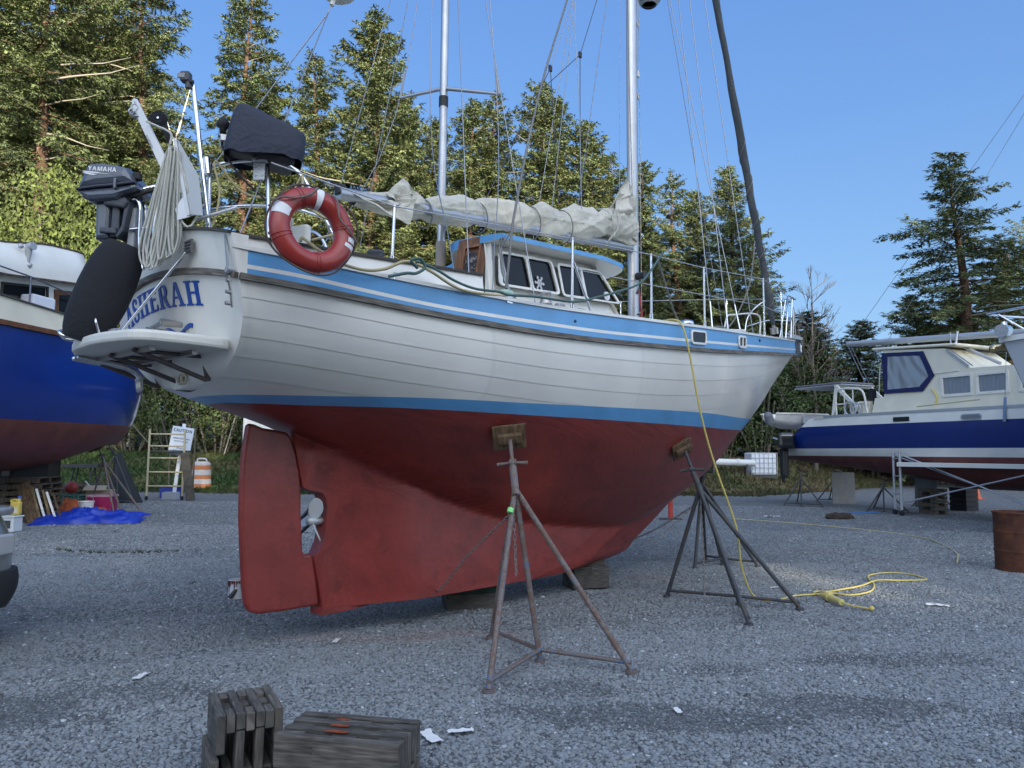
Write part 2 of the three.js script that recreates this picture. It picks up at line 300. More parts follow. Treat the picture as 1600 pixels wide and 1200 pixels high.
{ // loose stones of the yard, each a real stone
  const R = rng(77), shapes = [];
  for (let k = 0; k < 4; k++) {
    const g = new THREE.IcosahedronGeometry(1, 1), p = g.attributes.position;
    for (let i = 0; i < p.count; i++) { const v = V(p.getX(i), p.getY(i), p.getZ(i)), f = 1 + .38 * n3(v.x * 1.1 + k * 9, v.y * 1.1, v.z * 1.1 + k); v.multiplyScalar(f); p.setXYZ(i, v.x * (1 + .25 * (k % 2)), v.y * .68, v.z * (1 - .12 * k / 3)); }
    g.computeVertexNormals(); shapes.push(g);
  }
  const list = [[], [], [], []], q = new THREE.Quaternion(), e = new THREE.Euler();
  const put = (z0, z1, dens, r0, r1) => {
    const N = Math.round(dens * (z1 - z0) * ((z0 + z1) / 2 * 1.96 + 3.2));
    for (let i = 0; i < N; i++) {
      const z = -mix(z0, z1, Math.sqrt(R() * (1 - (z0 / z1) ** 2) + (z0 / z1) ** 2) * z1 === 0 ? 0 : (Math.sqrt(R() * (z1 * z1 - z0 * z0) + z0 * z0) - z0) / (z1 - z0)), half = -z * .98 + 1.6, q0 = R() * 2 - 1, x = q0 * half; if (Math.abs(q0) > .78 && R() < (Math.abs(q0) - .78) / .22) continue;
      let r = mix(r0, r1, R() * R()); if (R() < .004) r *= 1.9;
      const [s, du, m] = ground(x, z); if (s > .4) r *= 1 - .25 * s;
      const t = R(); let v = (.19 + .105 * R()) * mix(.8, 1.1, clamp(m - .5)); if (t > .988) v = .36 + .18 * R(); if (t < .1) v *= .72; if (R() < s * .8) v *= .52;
      const w = R() < .12 ? .16 * R() : 0;
      e.set(R() * .8 - .4, R() * 6.28, R() * .8 - .4); q.setFromEuler(e);
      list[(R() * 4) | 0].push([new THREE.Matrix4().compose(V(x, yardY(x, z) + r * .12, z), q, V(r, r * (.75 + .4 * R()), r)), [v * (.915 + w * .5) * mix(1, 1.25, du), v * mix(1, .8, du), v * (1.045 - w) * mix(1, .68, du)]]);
    }
  };
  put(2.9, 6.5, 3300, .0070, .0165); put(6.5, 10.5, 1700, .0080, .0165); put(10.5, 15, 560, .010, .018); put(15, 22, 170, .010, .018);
  const sm = mat([1, 1, 1], { roughness: .88 });
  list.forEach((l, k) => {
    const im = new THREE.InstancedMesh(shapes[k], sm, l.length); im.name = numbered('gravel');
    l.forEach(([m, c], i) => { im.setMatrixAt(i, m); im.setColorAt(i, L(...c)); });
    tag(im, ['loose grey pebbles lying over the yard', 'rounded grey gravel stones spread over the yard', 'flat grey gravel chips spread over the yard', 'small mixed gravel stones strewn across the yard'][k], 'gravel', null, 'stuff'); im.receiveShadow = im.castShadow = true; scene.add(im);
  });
}
const grassTex = tex(512, (x, y) => { const a = tf(x, y, 6, 90, 4), b = tf(x, y, 50, 92, 3); const t = clamp(.5 + a * 1.6); const v = .75 + b * .9; return [mix(.40, .66, t) * v, mix(.42, .56, t) * v, mix(.26, .40, t) * v]; });
{ // ground beyond the yard: grassy bank rising to the wood
  const rows = []; const zs = [200, 60, 10, -10, -20]; for (let z = -25; z > -48; z -= .5) zs.push(z); zs.push(-52, -58, -66, -80, -120, -240, -900);
  const xs = [-900, -200, -90]; for (let x = -60; x <= 60; x += 1) xs.push(x); xs.push(90, 200, 900);
  for (const z of zs) rows.push(xs.map((x) => V(x, z > -24 ? -.06 : bank(x, Math.max(z, -120)), z)));
  const g = grid(rows); const uv = g.attributes.uv, p = g.attributes.position; for (let i = 0; i < uv.count; i++) uv.setXY(i, p.getX(i), p.getZ(i));
  structure('ground', g, mat([.30, .27, .18], { map: mapOf(grassTex, .3), roughness: .95 }));
}
{ // grass on the bank
  const R = rng(31), blades = [];
  for (let i = 0; i < 11; i++) {
    const a = R() * 6.28, l = .08 + .13 * R(), lean = .08 + .16 * R(), w = .012, dx = Math.cos(a), dz = Math.sin(a), ox = (R() - .5) * .16, oz = (R() - .5) * .16;
    const b0 = V(ox - dz * w, 0, oz + dx * w), b1 = V(ox + dz * w, 0, oz - dx * w), m0 = V(ox + dx * lean * .4 - dz * w * .7, l * .6, oz + dz * lean * .4 + dx * w * .7), m1 = V(ox + dx * lean * .4 + dz * w * .7, l * .6, oz + dz * lean * .4 - dx * w * .7), t = V(ox + dx * lean, l, oz + dz * lean);
    blades.push(quad(b0, b1, m1, m0)); const g = new THREE.BufferGeometry(); g.setAttribute('position', new THREE.Float32BufferAttribute([m0, m1, t].flatMap((p) => [p.x, p.y, p.z]), 3)); blades.push(g);
  }
  const geo = merge(blades), N = 26000, im = new THREE.InstancedMesh(geo, mat([1, 1, 1], { roughness: .9 }), N), m = new THREE.Matrix4(), q = new THREE.Quaternion();
  for (let i = 0; i < N; i++) {
    const x = mix(-24, 22, R()), d = R() * R() * 13 + .05, z = gravelEdge(x) - d, s = .55 + .8 * R();
    q.setFromAxisAngle(V(0, 1, 0), R() * 6.28); m.compose(V(x, bank(x, z) - .01, z), q, V(s, s * (.7 + .7 * clamp(fbm(x * .5, z * .5, 3) + .5)), s)); im.setMatrixAt(i, m);
    const dry = clamp((x > 2 ? .62 : .12) + fbm(x * .4, z * .4, 12) * 1.2); const v = .7 + .6 * R();
    im.setColorAt(i, L(mix(.045, .19, dry) * v, mix(.085, .145, dry) * v, mix(.022, .075, dry) * v));
  }
  im.name = 'grass'; tag(im, 'rough grass growing on the bank beyond the gravel yard', 'grass', null, 'stuff'); im.castShadow = im.receiveShadow = true; scene.add(im);
}

// ---------- the ketch: x along the keel to the bow, y up, z to starboard ----------
const KETCH = [-1.5393, 0, -6.0603], KTURN = 47 * D2R;
const boat = thing('sailing_ketch', 'white ketch with pale blue sheer band and dark red keel propped on jack stands', 'sailboat', KETCH, KTURN);
const kp = (x, y, z) => boat.localToWorld(V(x, y, z));
boat.updateMatrixWorld(true);
const Brail0 = spline([-1.45, -1.27, -.5, .5, 1.5, 2.5, 3.5, 4.5, 5.5, 6.5, 7.5, 8.5, 9.2, 9.74], [.97, 1.0, 1.2, 1.39, 1.5, 1.55, 1.54, 1.45, 1.28, 1.02, .70, .37, .15, 0]);
const Br = (u) => Math.max(0.004, Brail0(u));
const uTab = [-1.27, -1, -.5, 0, .5, 1, 1.75, 2.5, 3.25, 4, 4.75, 5.5, 6.25, 7, 7.75, 8.5, 9.1, 9.5, 9.74];
const hRail = spline([-1.4, ...uTab], [2.571, 2.565, 2.552, 2.513, 2.48, 2.461, 2.454, 2.472, 2.511, 2.559, 2.62, 2.696, 2.779, 2.869, 2.963, 3.06, 3.157, 3.234, 3.283, 3.312]);
const hTop = spline([-1.4, ...uTab], [2.756, 2.75, 2.739, 2.708, 2.687, 2.68, 2.68, 2.708, 2.751, 2.801, 2.86, 2.925, 3.001, 3.091, 3.19, 3.294, 3.398, 3.48, 3.534, 3.569]);
const hStripe = spline([-1.4, ...uTab], [2.641, 2.637, 2.628, 2.583, 2.548, 2.536, 2.538, 2.555, 2.598, 2.649, 2.712, 2.783, 2.863, 2.951, 3.047, 3.146, 3.245, 3.323, 3.373, 3.405]);
const hAft = spline([-1.5, -1.27, -1, -.5, 0, .5], [2.83, 2.83, 2.83, 2.823, 2.828, 2.838]);
const hcen = spline([-1.25, -1.13, -.3, .5, 1.5, 3, 4.2, 5.2, 6, 6.62, 7.5, 8.6, 9.74], [1.97, 1.92, 1.66, 1.32, .98, .74, .70, .88, 1.18, 1.49, 1.9, 2.62, 3.38]);
const hBT = spline([-1.3, -1, -.5, 0, 1, 2, 3, 4, 5, 6, 6.8, 7.4, 7.9], [1.886, 1.887, 1.888, 1.898, 1.903, 1.916, 1.936, 1.952, 1.956, 1.987, 2.028, 2.059, 2.08]);
const hBB = spline([-1.3, -1, -.75, 0, 1, 2, 3, 4, 5, 6, 6.8, 7.6], [1.858, 1.847, 1.834, 1.825, 1.812, 1.806, 1.803, 1.802, 1.809, 1.835, 1.864, 1.892]);
const pk = [-1.2, -.3, 1, 3, 5, 6.5, 8, 9.7];
function canoe(u, h) {
  const hr = hRail(u), c = hcen(u), x = clamp((h - c) / (hr - c)), p = interp(u, pk, [2.4, 2.2, 2.0, 1.9, 1.7, 1.42, 1.2, 1.1]), q = interp(u, pk, [2.2, 1.9, 1.6, 1.42, 1.38, 1.28, 1.2, 1.1]);
  return Br(u) * Math.pow(1 - Math.pow(1 - x, p), 1 / q);
}
const bis = (h, a, b) => { for (let i = 0; i < 40; i++) { const m = (a + b) / 2; if ((hcen(m) < h) === (hcen(b) < h)) b = m; else a = m; } return (a + b) / 2; };
const uEnd0 = spline([.25, .3, .45, .92, 1.49, 1.9, 2.14, 2.62, 3.31, 3.62], [3.8, 4.15, 4.5, 5.44, 6.62, 7.48, 7.85, 8.6, 9.72, 9.70]);
const uEnd = (h) => h > 1.6 && h < 3.3 ? bis(h, 6.2, 9.74) : uEnd0(h);
const postTab = [[.2, .29, .66, .70, .78, .9, 1.06, 1.14, 1.185, 1.2, 1.61, 1.66], [0, 0, -.085, -.055, -.01, .004, .005, -.015, -.06, -.20, -.295, -.30]];
const uStart = (h) => h >= 1.92 ? -1.13 - (h - 1.92) * .23 : h >= 1.66 ? bis(h, -1.13, -.3) : interp(h, ...postTab);
const uPost = (h) => h > 1.66 ? uStart(h) : mix(0, -.30, clamp((h - .29) / 1.37));
function keelHalf(u, h) {
  const a = clamp((u - uPost(h)) / 1.4), b = clamp((uEnd(h) - u) / 1.6);
  return (.045 + .085 * Math.sqrt(a)) * Math.pow(b, .55) * (1 + .25 * sstep(1.0, .3, h));
}
function hullHalf(u, h) {
  const c = canoe(u, h), f = sstep(1.78, 1.5, h); if (h > 1.78) return c;
  const k = keelHalf(u, h) * sstep(1.7, 1.45, h), K = .85 * f * (.03 + .97 * sstep(-.05, .95, u - uPost(h))) * clamp(.10 + (uEnd(h) - u) / 1.2) + 1e-5, d = Math.max(K - Math.abs(c - k), 0) / K;
  return Math.max(c, k) + d * d * K * .25;
}
function solveU(H, s, umin) { let u = mix(umin ?? -1.2, 9, s), h = 0; for (let i = 0; i < 14; i++) { h = H(u); u = mix(Math.max(uStart(h), umin ?? -9), uEnd(h), s); } return [u, H(u)]; }
function hullStrip(lo, hi, nr, side, { n = 110, out = 0, umin, umax = 1, half = hullHalf } = {}) {
  const rows = [];
  for (let r = 0; r <= nr; r++) {
    const row = [];
    for (let i = 0; i <= n; i++) { const s = i / n, ss = (s < .5 ? .5 * Math.pow(2 * s, 1.12) : 1 - .5 * Math.pow(2 - 2 * s, 1.12)) * umax; const H = (u) => mix(lo(u), Math.max(lo(u), hi(u)), r / nr); const [u, h] = solveU(H, ss, umin); row.push(V(u, h, side * (half(u, h) + out))); }
    rows.push(row);
  }
  return grid(side > 0 ? rows.reverse() : rows);
}
const bulwark = (u) => Br(u);
// underwater body, one closed skin
{
  const hs = []; for (let i = 0; i <= 44; i++) hs.push(i / 44 * .80); for (let i = 1; i <= 34; i++) hs.push(.80 + .20 * i / 34);
  const rows = hs.map((t) => {
    const row = [], N = 120;
    const H = (u) => mix(.25, hBB(u), t);
    const pts = []; for (let i = 0; i <= N; i++) { const s = i / N, ss = s < .5 ? .5 * Math.pow(2 * s, 1.5) : 1 - .5 * Math.pow(2 - 2 * s, 1.2); const [u, h] = solveU(H, ss); pts.push([u, h, hullHalf(u, h)]); }
    for (const [u, h, v] of pts) row.push(V(u, h, v)); for (const [u, h, v] of pts.slice().reverse()) row.push(V(u, h, -v)); row.push(row[0].clone()); return row;
  });
  const bot = rows[0], caps = []; for (let i = 0; i < 120; i++) caps.push(quad(bot[i], bot[i + 1], bot[240 - i], bot[241 - i]));
  const shoe = [sweep([V(-.03, .235, .02), V(.18, .24, .02), V(.42, .252, .02)], .17, .05)];
  const ub = part('keel', [grid(rows.reverse()), caps], M.red, boat);
  part('heel_fitting', shoe, M.red, ub);
}
for (const s of [1, -1]) {
  part('boot_stripe', hullStrip(hBB, hBT, 4, s), M.skyBlue, boat);
}
part('topsides', [hullStrip(hBT, hRail, 26, -1), hullStrip(hBT, hRail, 26, 1, { out: -.0055 })], M.white, boat).userData.label = 'white hull skin';
{ // planks of the white topsides, starboard
  const w = spline([-1.3, .4, 3.2, 5.5, 7.5, 9.8], [.112, .122, .152, .142, .11, .085]);
  for (let i = 0; i < 7; i++) {
    const hi = (u) => Math.max(hBT(u) + .0001, hRail(u) - .012 - i * w(u)), lo = (u) => Math.max(hBT(u), hRail(u) - .012 - (i + 1) * w(u) + .0042);
    part('plank', hullStrip(lo, hi, 5, 1), M.white, boat);
  }
}
const zBul = (u, h) => bulwark(u);
for (const s of [1, -1]) {
  const o = { half: zBul, umin: -1.23 };
  part('sheer_band', hullStrip((u) => hRail(u) + .012, (u) => hStripe(u) - .014, 2, s, o), M.skyBlue, boat);
  part('sheer_stripe', hullStrip((u) => hStripe(u) - .014, (u) => hStripe(u) + .012, 1, s, o), M.white, boat);
  part('sheer_band', hullStrip((u) => hStripe(u) + .012, (u) => hTop(u) - .012, 2, s, o), M.skyBlue, boat);
  const rail = [], cap = [], aft = [];
  for (let i = 0; i <= 120; i++) { const [u, h] = solveU(hRail, i / 120); rail.push(V(u, h, s * (Br(u) + .012))); const [u2, h2] = solveU(hTop, i / 120); cap.push(V(u2, h2, s * (Br(u2) - .012))); }
  part('rubbing_strake', sweep(rail, .046, .038), M.rubrail, boat);
  part('toe_rail', sweep(cap, .05, .026), M.white, boat);
}
{ // transom with a gentle bow aft, white quarters and raised coaming
  const rows = [], N = 40;
  const tp = (h, t) => { const b = h > 2.57 ? Br(-1.28) : canoe(uStart(h), h); return V(uStart(h) - .085 * (1 - t * t), h, t * b); };
  for (let r = 0; r <= 36; r++) { const row = []; for (let c = 0; c <= N; c++) { const t = c / N * 2 - 1; const top = 2.83 + .13 * (1 - t * t); const k = Math.pow(r / 36, 1.35); const h = mix(1.921, top, k); row.push(tp(Math.min(h, top), t)); } rows.push(row); }
  part('transom', grid(rows.reverse()), M.white, boat);
  const rl = [], tl = []; for (let c = 0; c <= N; c++) { const t = c / N * 2 - 1, h = 2.57 + .12 * (1 - t * t), p = tp(h, t); p.x -= .012; rl.push(p); const q = tp(2.83 + .13 * (1 - t * t), t); tl.push(q); }
  part('transom_rail', sweep(rl, .04, .038), M.rubrail, boat);
  part('transom_cap', sweep(tl, .05, .018), mat([.05, .045, .04], { roughness: .7 }), boat);
  for (const s of [1, -1]) {
    const q = []; for (let r = 0; r <= 10; r++) { const row = []; for (let c = 0; c <= 3; c++) { const h = mix(hRail(-1.28), 2.83, r / 10), u0 = uStart(h); row.push(V(mix(u0, -1.23, c / 3), h, s * mix(Br(-1.28), Br(-1.23), c / 3))); } q.push(row); }
    part('quarter_panel', grid(s > 0 ? q.reverse() : q), M.white, boat);
    const co = []; for (let r = 0; r <= 3; r++) { const row = []; for (let c = 0; c <= 30; c++) { const u = mix(-1.23, .47, c / 30), a = hTop(u) - .01; row.push(V(u, mix(a, hAft(u), r / 3), s * (Br(u) - .014 - .02 * r / 3))); } co.push(row); }
    part('aft_coaming', grid(s > 0 ? co.reverse() : co), M.white, boat);
    const cl = []; for (let c = 0; c <= 30; c++) { const u = mix(-1.3, .47, c / 30); cl.push(V(u, hAft(u) + .004, s * (Br(u) - .05))); }
    part('coaming_cap', sweep(cl, .07, .018), mat([.05, .045, .04], { roughness: .7 }), boat);
  }
  part('aft_bulkhead', box(.03, .34, 2.7, .46, 2.68, 0), M.white, boat);
  // corner straps with chain plates on the quarter
  part('chain_plate', [sweep([V(-1.345, 2.84, .93), V(-1.345, 2.70, .965), V(-1.335, 2.58, .975)], .022, .008, true, V(1, 0, 0)), rod([-1.35, 2.60, .975], [-1.31, 2.60, .975], .02)], M.galv, boat);
  part('strap', [sweep([V(-1.34, 2.56, .985), V(-1.315, 2.46, .985), V(-1.30, 2.37, .98)], .024, .01, true, V(1, 0, 0)), ...[2.53, 2.46, 2.39].map((h) => rod([-1.35, h, .985], [-1.32, h, .985], .012))], M.steelDull, boat);
  // name on the transom
  const font = await new FontLoader().loadAsync('fonts/droid/droid_serif_bold.typeface.json');
  globalThis.serifFont = font;
  const word = 'ASHERAH', size = .160; let x = -.74;
  for (const ch of word) {
    const g = new TextGeometry(ch, { font, size, depth: .004, curveSegments: 4, bevelEnabled: false }); g.computeBoundingBox();
    const wd = g.boundingBox.max.x, q = g.toNonIndexed(), p = q.attributes.position;
    for (let i = 0; i < p.count; i++) { const v = x + p.getX(i) * 1.12, hh = 2.385 + .10 * (1 - (v / .95) ** 2) + p.getY(i) * 1.0 - .015, t = v / (canoe(uStart(hh), hh)); p.setXYZ(i, uStart(hh) - .085 * (1 - t * t) - .003 - p.getZ(i), hh, v); }
    q.computeVertexNormals(); part('letter', q, M.nameBlue, boat); x += wd * 1.12 + .016;
  }
  // little wave under the name
  const wave = []; for (let i = 0; i <= 40; i++) { const v = mix(-.02, .42, i / 40), hh = 2.285 + .022 * Math.sin(i / 40 * 6 * PI / 2.2) + .02; const t = v / canoe(uStart(hh), hh); wave.push(V(uStart(hh) - .085 * (1 - t * t) - .004, hh, v)); }
  part('wave_mark', sweep(wave, .005, .03, true, V(0, 1, 0)), M.nameBlue, boat);
  part('exhaust_ring', [.12, .19].map((v) => { const g = new THREE.TorusGeometry(.030, .009, 8, 18); g.rotateY(PI / 2); g.translate(-1.235, 1.985, v); return g; }), mat([.55, .48, .36], { roughness: .6 }), boat);
  part('vent_grille', [box(.012, .085, .10, -1.415, 2.80, .58, 0, 0, 0), ...[0, 1, 2, 3].map((i) => box(.01, .008, .085, -1.424, 2.77 + i * .02, .58))], mat([.20, .20, .20], { metalness: .6, roughness: .5 }), boat);
  part('transom_handle', [rod([-1.46, 2.30, .10], [-1.46, 2.33, .34], .016), rod([-1.33, 2.30, .12], [-1.47, 2.30, .10], .02, .026), rod([-1.33, 2.33, .33], [-1.47, 2.33, .34], .02, .028)], M.steelDull, boat);
}
// deck
{
  const rows = []; for (let i = 0; i <= 60; i++) { const u = mix(-1.25, 9.62, i / 60), row = []; for (let c = 0; c <= 8; c++) { const t = c / 8 * 2 - 1; row.push(V(u, (u < .47 ? hAft(Math.min(u, .47)) - .05 : hTop(u) - .05) + .05 * (1 - t * t), t * (Br(u) - .03))); } rows.push(row); }
  part('deck', grid(rows), M.cream, boat);
}
// portlights let into the blue band
for (const [u0, u1, lens] of [[3.22, 3.56, 1], [4.47, 4.74, 2]]) {
  const f = (u, h, o) => V(u, h, Br(u) + o), um = (u0 + u1) / 2, hm = (hTop(um) + hRail(um)) / 2 + .005, hh = .075;
  const ring = roundRect(u0, hm - hh, u1, hm + hh, .045), inner = lens === 1 ? [roundRect(u0 + .025, hm - hh + .024, u1 - .025, hm + hh - .024, .03)] : [roundRect(u0 + .028, hm - hh + .028, um - .012, hm + hh - .028, .02), roundRect(um + .012, hm - hh + .028, u1 - .028, hm + hh - .028, .02)];
  const bend = (g, o) => { const q = clean(g), p = q.attributes.position; for (let i = 0; i < p.count; i++) { const u = p.getX(i); p.setXYZ(i, u, p.getY(i) + (u - um) * (hTop(u1) - hTop(u0)) / (u1 - u0), Br(u) + o + p.getZ(i)); } q.computeVertexNormals(); return q; };
  const pr = part('portlight', bend(plate(ring, .022, .006, inner), .0), M.white, boat);
  for (const r of inner) part('pane', bend(plate(r, .004), .006), M.glass, pr);
}
part('through_hull', rod([5.35, 2.92, Br(5.35) - .01], [5.35, 2.92, Br(5.35) + .012], .018), M.black, boat);
part('drain', rod([1.42, 2.60, Br(1.42) - .01], [1.42, 2.60, Br(1.42) + .008], .012), M.black, boat);

// rudder, propeller and skeg line
{
  const o = [[-.674, 1.69], [-.70, 1.5], [-.708, 1.3], [-.70, 1.0], [-.68, .75], [-.655, .5], [-.635, .37], [-.60, .31], [-.535, .285], [-.3, .275], [-.012, .28], [-.035, .45], [-.078, .66], [-.10, .685], [-.155, .69], [-.175, .72], [-.185, .85], [-.20, 1.0], [-.205, 1.15], [-.222, 1.32], [-.262, 1.48], [-.315, 1.615], [-.345, 1.645], [-.42, 1.66], [-.55, 1.675], [-.62, 1.70], [-.655, 1.705]];
  const g = plate(o, .075, .022); g.translate(0, 0, -.0375);
  part('rudder', metric(g), M.red, boat);
  const prop = []; const hub = lathe([[0, -.11], [.022, -.10], [.034, -.05], [.036, .02], [.03, .05], [.0, .05]], 16); hub.rotateZ(PI / 2); hub.translate(-.075, .945, 0);
  const pr = part('propeller', hub, mat([.55, .58, .60], { metalness: .5, roughness: .45 }), boat);
  for (let k = 0; k < 3; k++) {
    const s = plate(roundPoly([[-.045, .02], [-.075, .11], [-.045, .185], [.015, .20], [.055, .14], [.04, .03]], .05, 5), .008, .002); s.rotateY(.7); s.rotateX(0); const q = s; q.rotateY(PI / 2); q.rotateX(k * 2 * PI / 3 + .35); q.translate(-.085, .945, 0);
    part('blade', q, mat([.58, .61, .64], { metalness: .3, roughness: .5 }), pr);
  }
  part('shaft', rod([-.1, .945, 0], [.15, .935, 0], .018), M.steel, boat);
}
// swim platform on struts
{
  const o = roundPoly([[-1.16, .80], [-1.5, .84], [-1.78, .80], [-1.885, .42], [-1.86, -.1], [-1.74, -.42], [-1.5, -.5], [-1.16, -.45]], .16, 6);
  const g = plate(o.map(([u, v]) => [u, -v]), .07, .02); g.rotateX(-PI / 2); g.translate(0, 2.135, 0);
  const sp = part('swim_platform', metric(g), M.whiteOld, boat);
  for (const [v] of [[.42], [.02], [-.38]]) {
    part('platform_strut', [rod([-1.66, 2.125, v], [-1.19, 1.97, v], .016), rod([-1.215, 2.13, v], [-1.175, 1.96, v], .017), rod([-1.62, 2.12, v], [-1.2, 2.12, v], .013)], mat([.13, .11, .105], { metalness: .5, roughness: .5 }), sp);
  }
  part('platform_bearer', [[-1.36], [-1.62]].map(([u]) => box(.035, .03, 1.0, u, 2.12, .12)), M.steelDull, sp);
  part('fold_down_ladder', [tube([[-1.80, 2.20, .12], [-1.93, 2.21, .05], [-1.96, 2.235, .02], [-1.94, 2.25, -.02]], .012, 20, 8), tube([[-1.72, 2.215, -.10], [-1.86, 2.22, -.16], [-1.90, 2.25, -.18]], .012, 20, 8), tube([[-1.80, 2.20, .26], [-1.83, 2.30, .26], [-1.80, 2.33, .20], [-1.77, 2.30, .15], [-1.78, 2.20, .14]], .009, 24, 6), rod([-1.70, 2.26, .30], [-1.86, 2.25, -.02], .013), tube([[-1.75, 2.12, -.28], [-1.45, 2.08, -.28], [-1.36, 2.02, -.28], [-1.34, 1.93, -.28]], .018, 24, 8), tube([[-1.75, 2.12, -.38], [-1.43, 2.08, -.38], [-1.34, 2.02, -.38], [-1.32, 1.93, -.38]], .018, 24, 8)], M.steel, sp);
  part('platform_stay', [rod([-1.385, 2.83, .58], [-1.72, 2.20, .30], .010), rod([-1.37, 2.86, .60], [-1.40, 2.80, .575], .015)], M.steel, boat);
}

// ---------- wheelhouse ----------
let H_panes;
{
  const H = part('wheelhouse', (() => {
    const panes = [[[1.315, 3.298], [1.635, 3.325], [1.695, 3.032], [1.295, 3.005]], [[1.668, 3.326], [2.005, 3.35], [2.09, 3.058], [1.725, 3.032]], [[2.128, 3.35], [2.472, 3.378], [2.522, 3.082], [2.18, 3.055]], [[2.498, 3.38], [2.815, 3.40], [3.115, 3.118], [2.556, 3.08]]];
    H_panes = panes.map((p) => roundPoly(p, .035, 4));
    const out = [[1.22, 2.6], [1.20, 3.39], [2.80, 3.49], [3.42, 2.66]], g = [];
    for (const s of [1, -1]) { const w = plate(out, .04, 0, H_panes); w.translate(0, 0, -.02); w.rotateX(-s * .06); w.translate(0, s * 0, 0); const q = clean(w), p = q.attributes.position; for (let i = 0; i < p.count; i++) p.setXYZ(i, p.getX(i), p.getY(i), s * (.74 - (p.getY(i) - 3) * .10) + (p.getZ(i)) * .35); q.computeVertexNormals(); g.push(metric(q)); }
    const zA = (h) => .74 - (h - 3) * .10 - .012;
    g.push(quad(V(2.80, 3.49, zA(3.49)), V(3.42, 2.66, zA(2.66)), V(3.42, 2.66, -zA(2.66)), V(2.80, 3.49, -zA(3.49))));
    g.push(quad(V(1.225, 2.6, zA(2.6)), V(1.225, 3.39, zA(3.39)), V(1.225, 3.39, .62), V(1.225, 2.6, .62)), quad(V(1.225, 2.6, -zA(2.6)), V(1.225, 3.39, -zA(3.39)), V(1.225, 3.39, -.3), V(1.225, 2.6, -.3)));
    return g;
  })(), M.white, boat);
  const zW = (h) => .74 - (h - 3) * .10;
  const lay = (g, o) => { const q = clean(g), p = q.attributes.position; for (let i = 0; i < p.count; i++) p.setZ(i, zW(p.getY(i)) + o + p.getZ(i)); q.computeVertexNormals(); return q; };
  for (const o of H_panes) { part('window', lay(plate(o, .004), .002), M.glass, H); const q = clean(plate(o, .004)), p = q.attributes.position; for (let i = 0; i < p.count; i++) p.setZ(i, -zW(p.getY(i)) - p.getZ(i)); q.computeVertexNormals(); part('window', q, M.glass, H); }
  for (const [o, i] of [[[[1.275, 3.315], [2.03, 3.375], [2.125, 3.04], [1.25, 2.985]], [0, 1]], [[[2.10, 3.37], [2.83, 3.42], [3.16, 3.11], [2.16, 3.035]], [2, 3]]]) part('window_frame', lay(plate(roundPoly(o, .06, 5), .012, .004, i.map((k) => H_panes[k])), .021), M.white, H);
  // snowflake sticker and round air vent on the panes
  const fl = []; for (let k = 0; k < 6; k++) { const a = k * PI / 3; fl.push(box(.075, .011, .002, Math.cos(a) * .035, Math.sin(a) * .035, 0, 0, 0, a)); for (const e of [.03, .055]) fl.push(box(.028, .008, .002, Math.cos(a) * e, Math.sin(a) * e, .0005, 0, 0, a + 1.2), box(.028, .008, .002, Math.cos(a) * e, Math.sin(a) * e, .0008, 0, 0, a - 1.2)); }
  const st = merge(fl); st.translate(1.83, 3.11, .745); part('sticker', st, mat([.55, .56, .58], { roughness: .6 }), H);
  part('round_vent', [rod([2.93, 3.165, .722], [2.93, 3.165, .742], .05, .046, 20), rod([2.93, 3.165, .742], [2.93, 3.165, .75], .02, .02, 12)], M.tapeWhite, H);
  // roof
  const top = [], bot = [], edge = []; const hw = (t) => .86 * (t < .86 ? 1 : Math.sqrt(Math.max(0, 1 - ((t - .86) / .14) ** 2 * .75)));
  for (let i = 0; i <= 30; i++) { const t = i / 30, u = mix(1.19, 3.30, t), h = 3.385 + .14 * t - .07 * Math.max(0, t - .72) / .28, a = [], b = []; for (let c = 0; c <= 12; c++) { const s = c / 12 * 2 - 1; a.push(V(u + .55 * sstep(.3, -.5, s) * (1 - t) + .10 * (1 - s * s) * (t > .9 ? (t - .9) * 10 : 0), h + .045 + .05 * (1 - s * s), s * hw(t))); b.push(V(a[c].x, h, s * hw(t))); } top.push(a); bot.push(b); }
  part('roof', [grid(top), grid(bot.map((r) => r.slice().reverse()))], M.white, H);
  const ring = [...top.map((r) => r[0]), ...top[30].slice(1, 12), ...top.map((r) => r[12]).reverse()];
  const loA = [...bot.map((r) => r[0]), ...bot[30].slice(1, 12), ...bot.map((r) => r[12]).reverse()];
  const outw = (p, k) => { const q = p.clone(); const d = V(p.x > 3.0 ? 1 : 0, 0, Math.sign(p.z)).normalize(); return q.addScaledVector(d, k); };
  part('roof_edge', [grid([ring.map((p) => outw(p, .004)), loA.map((p) => outw(p, .004))]), grid([top[0].slice(), bot[0].slice()])], M.skyBlue, H);
  part('grab_rail', [sweep([V(1.9, 3.56, .55), V(2.3, 3.585, .55), V(2.75, 3.58, .5)], .03, .028), ...[1.95, 2.2, 2.45, 2.7].map((u) => box(.05, .05, .03, u, 3.545 + (u - 1.9) * .03, .54))], M.grayWood, boat);
  part('roof_stub', rod([1.72, 3.5, .4], [1.72, 3.6, .4], .018), M.whiteOld, boat);
  // open teak door leaf at the after end
  const A = V(1.09, 3.41, .42), B = V(1.27, 3.47, .62), Cc = V(1.23, 3.02, .58), Dd = V(1.05, 3.02, .38);
  const n = Dd.clone().sub(A).cross(B.clone().sub(A)).normalize(), P = (s, t, o) => A.clone().lerp(B, s).lerp(Dd.clone().lerp(Cc, s), t).addScaledVector(n, o);
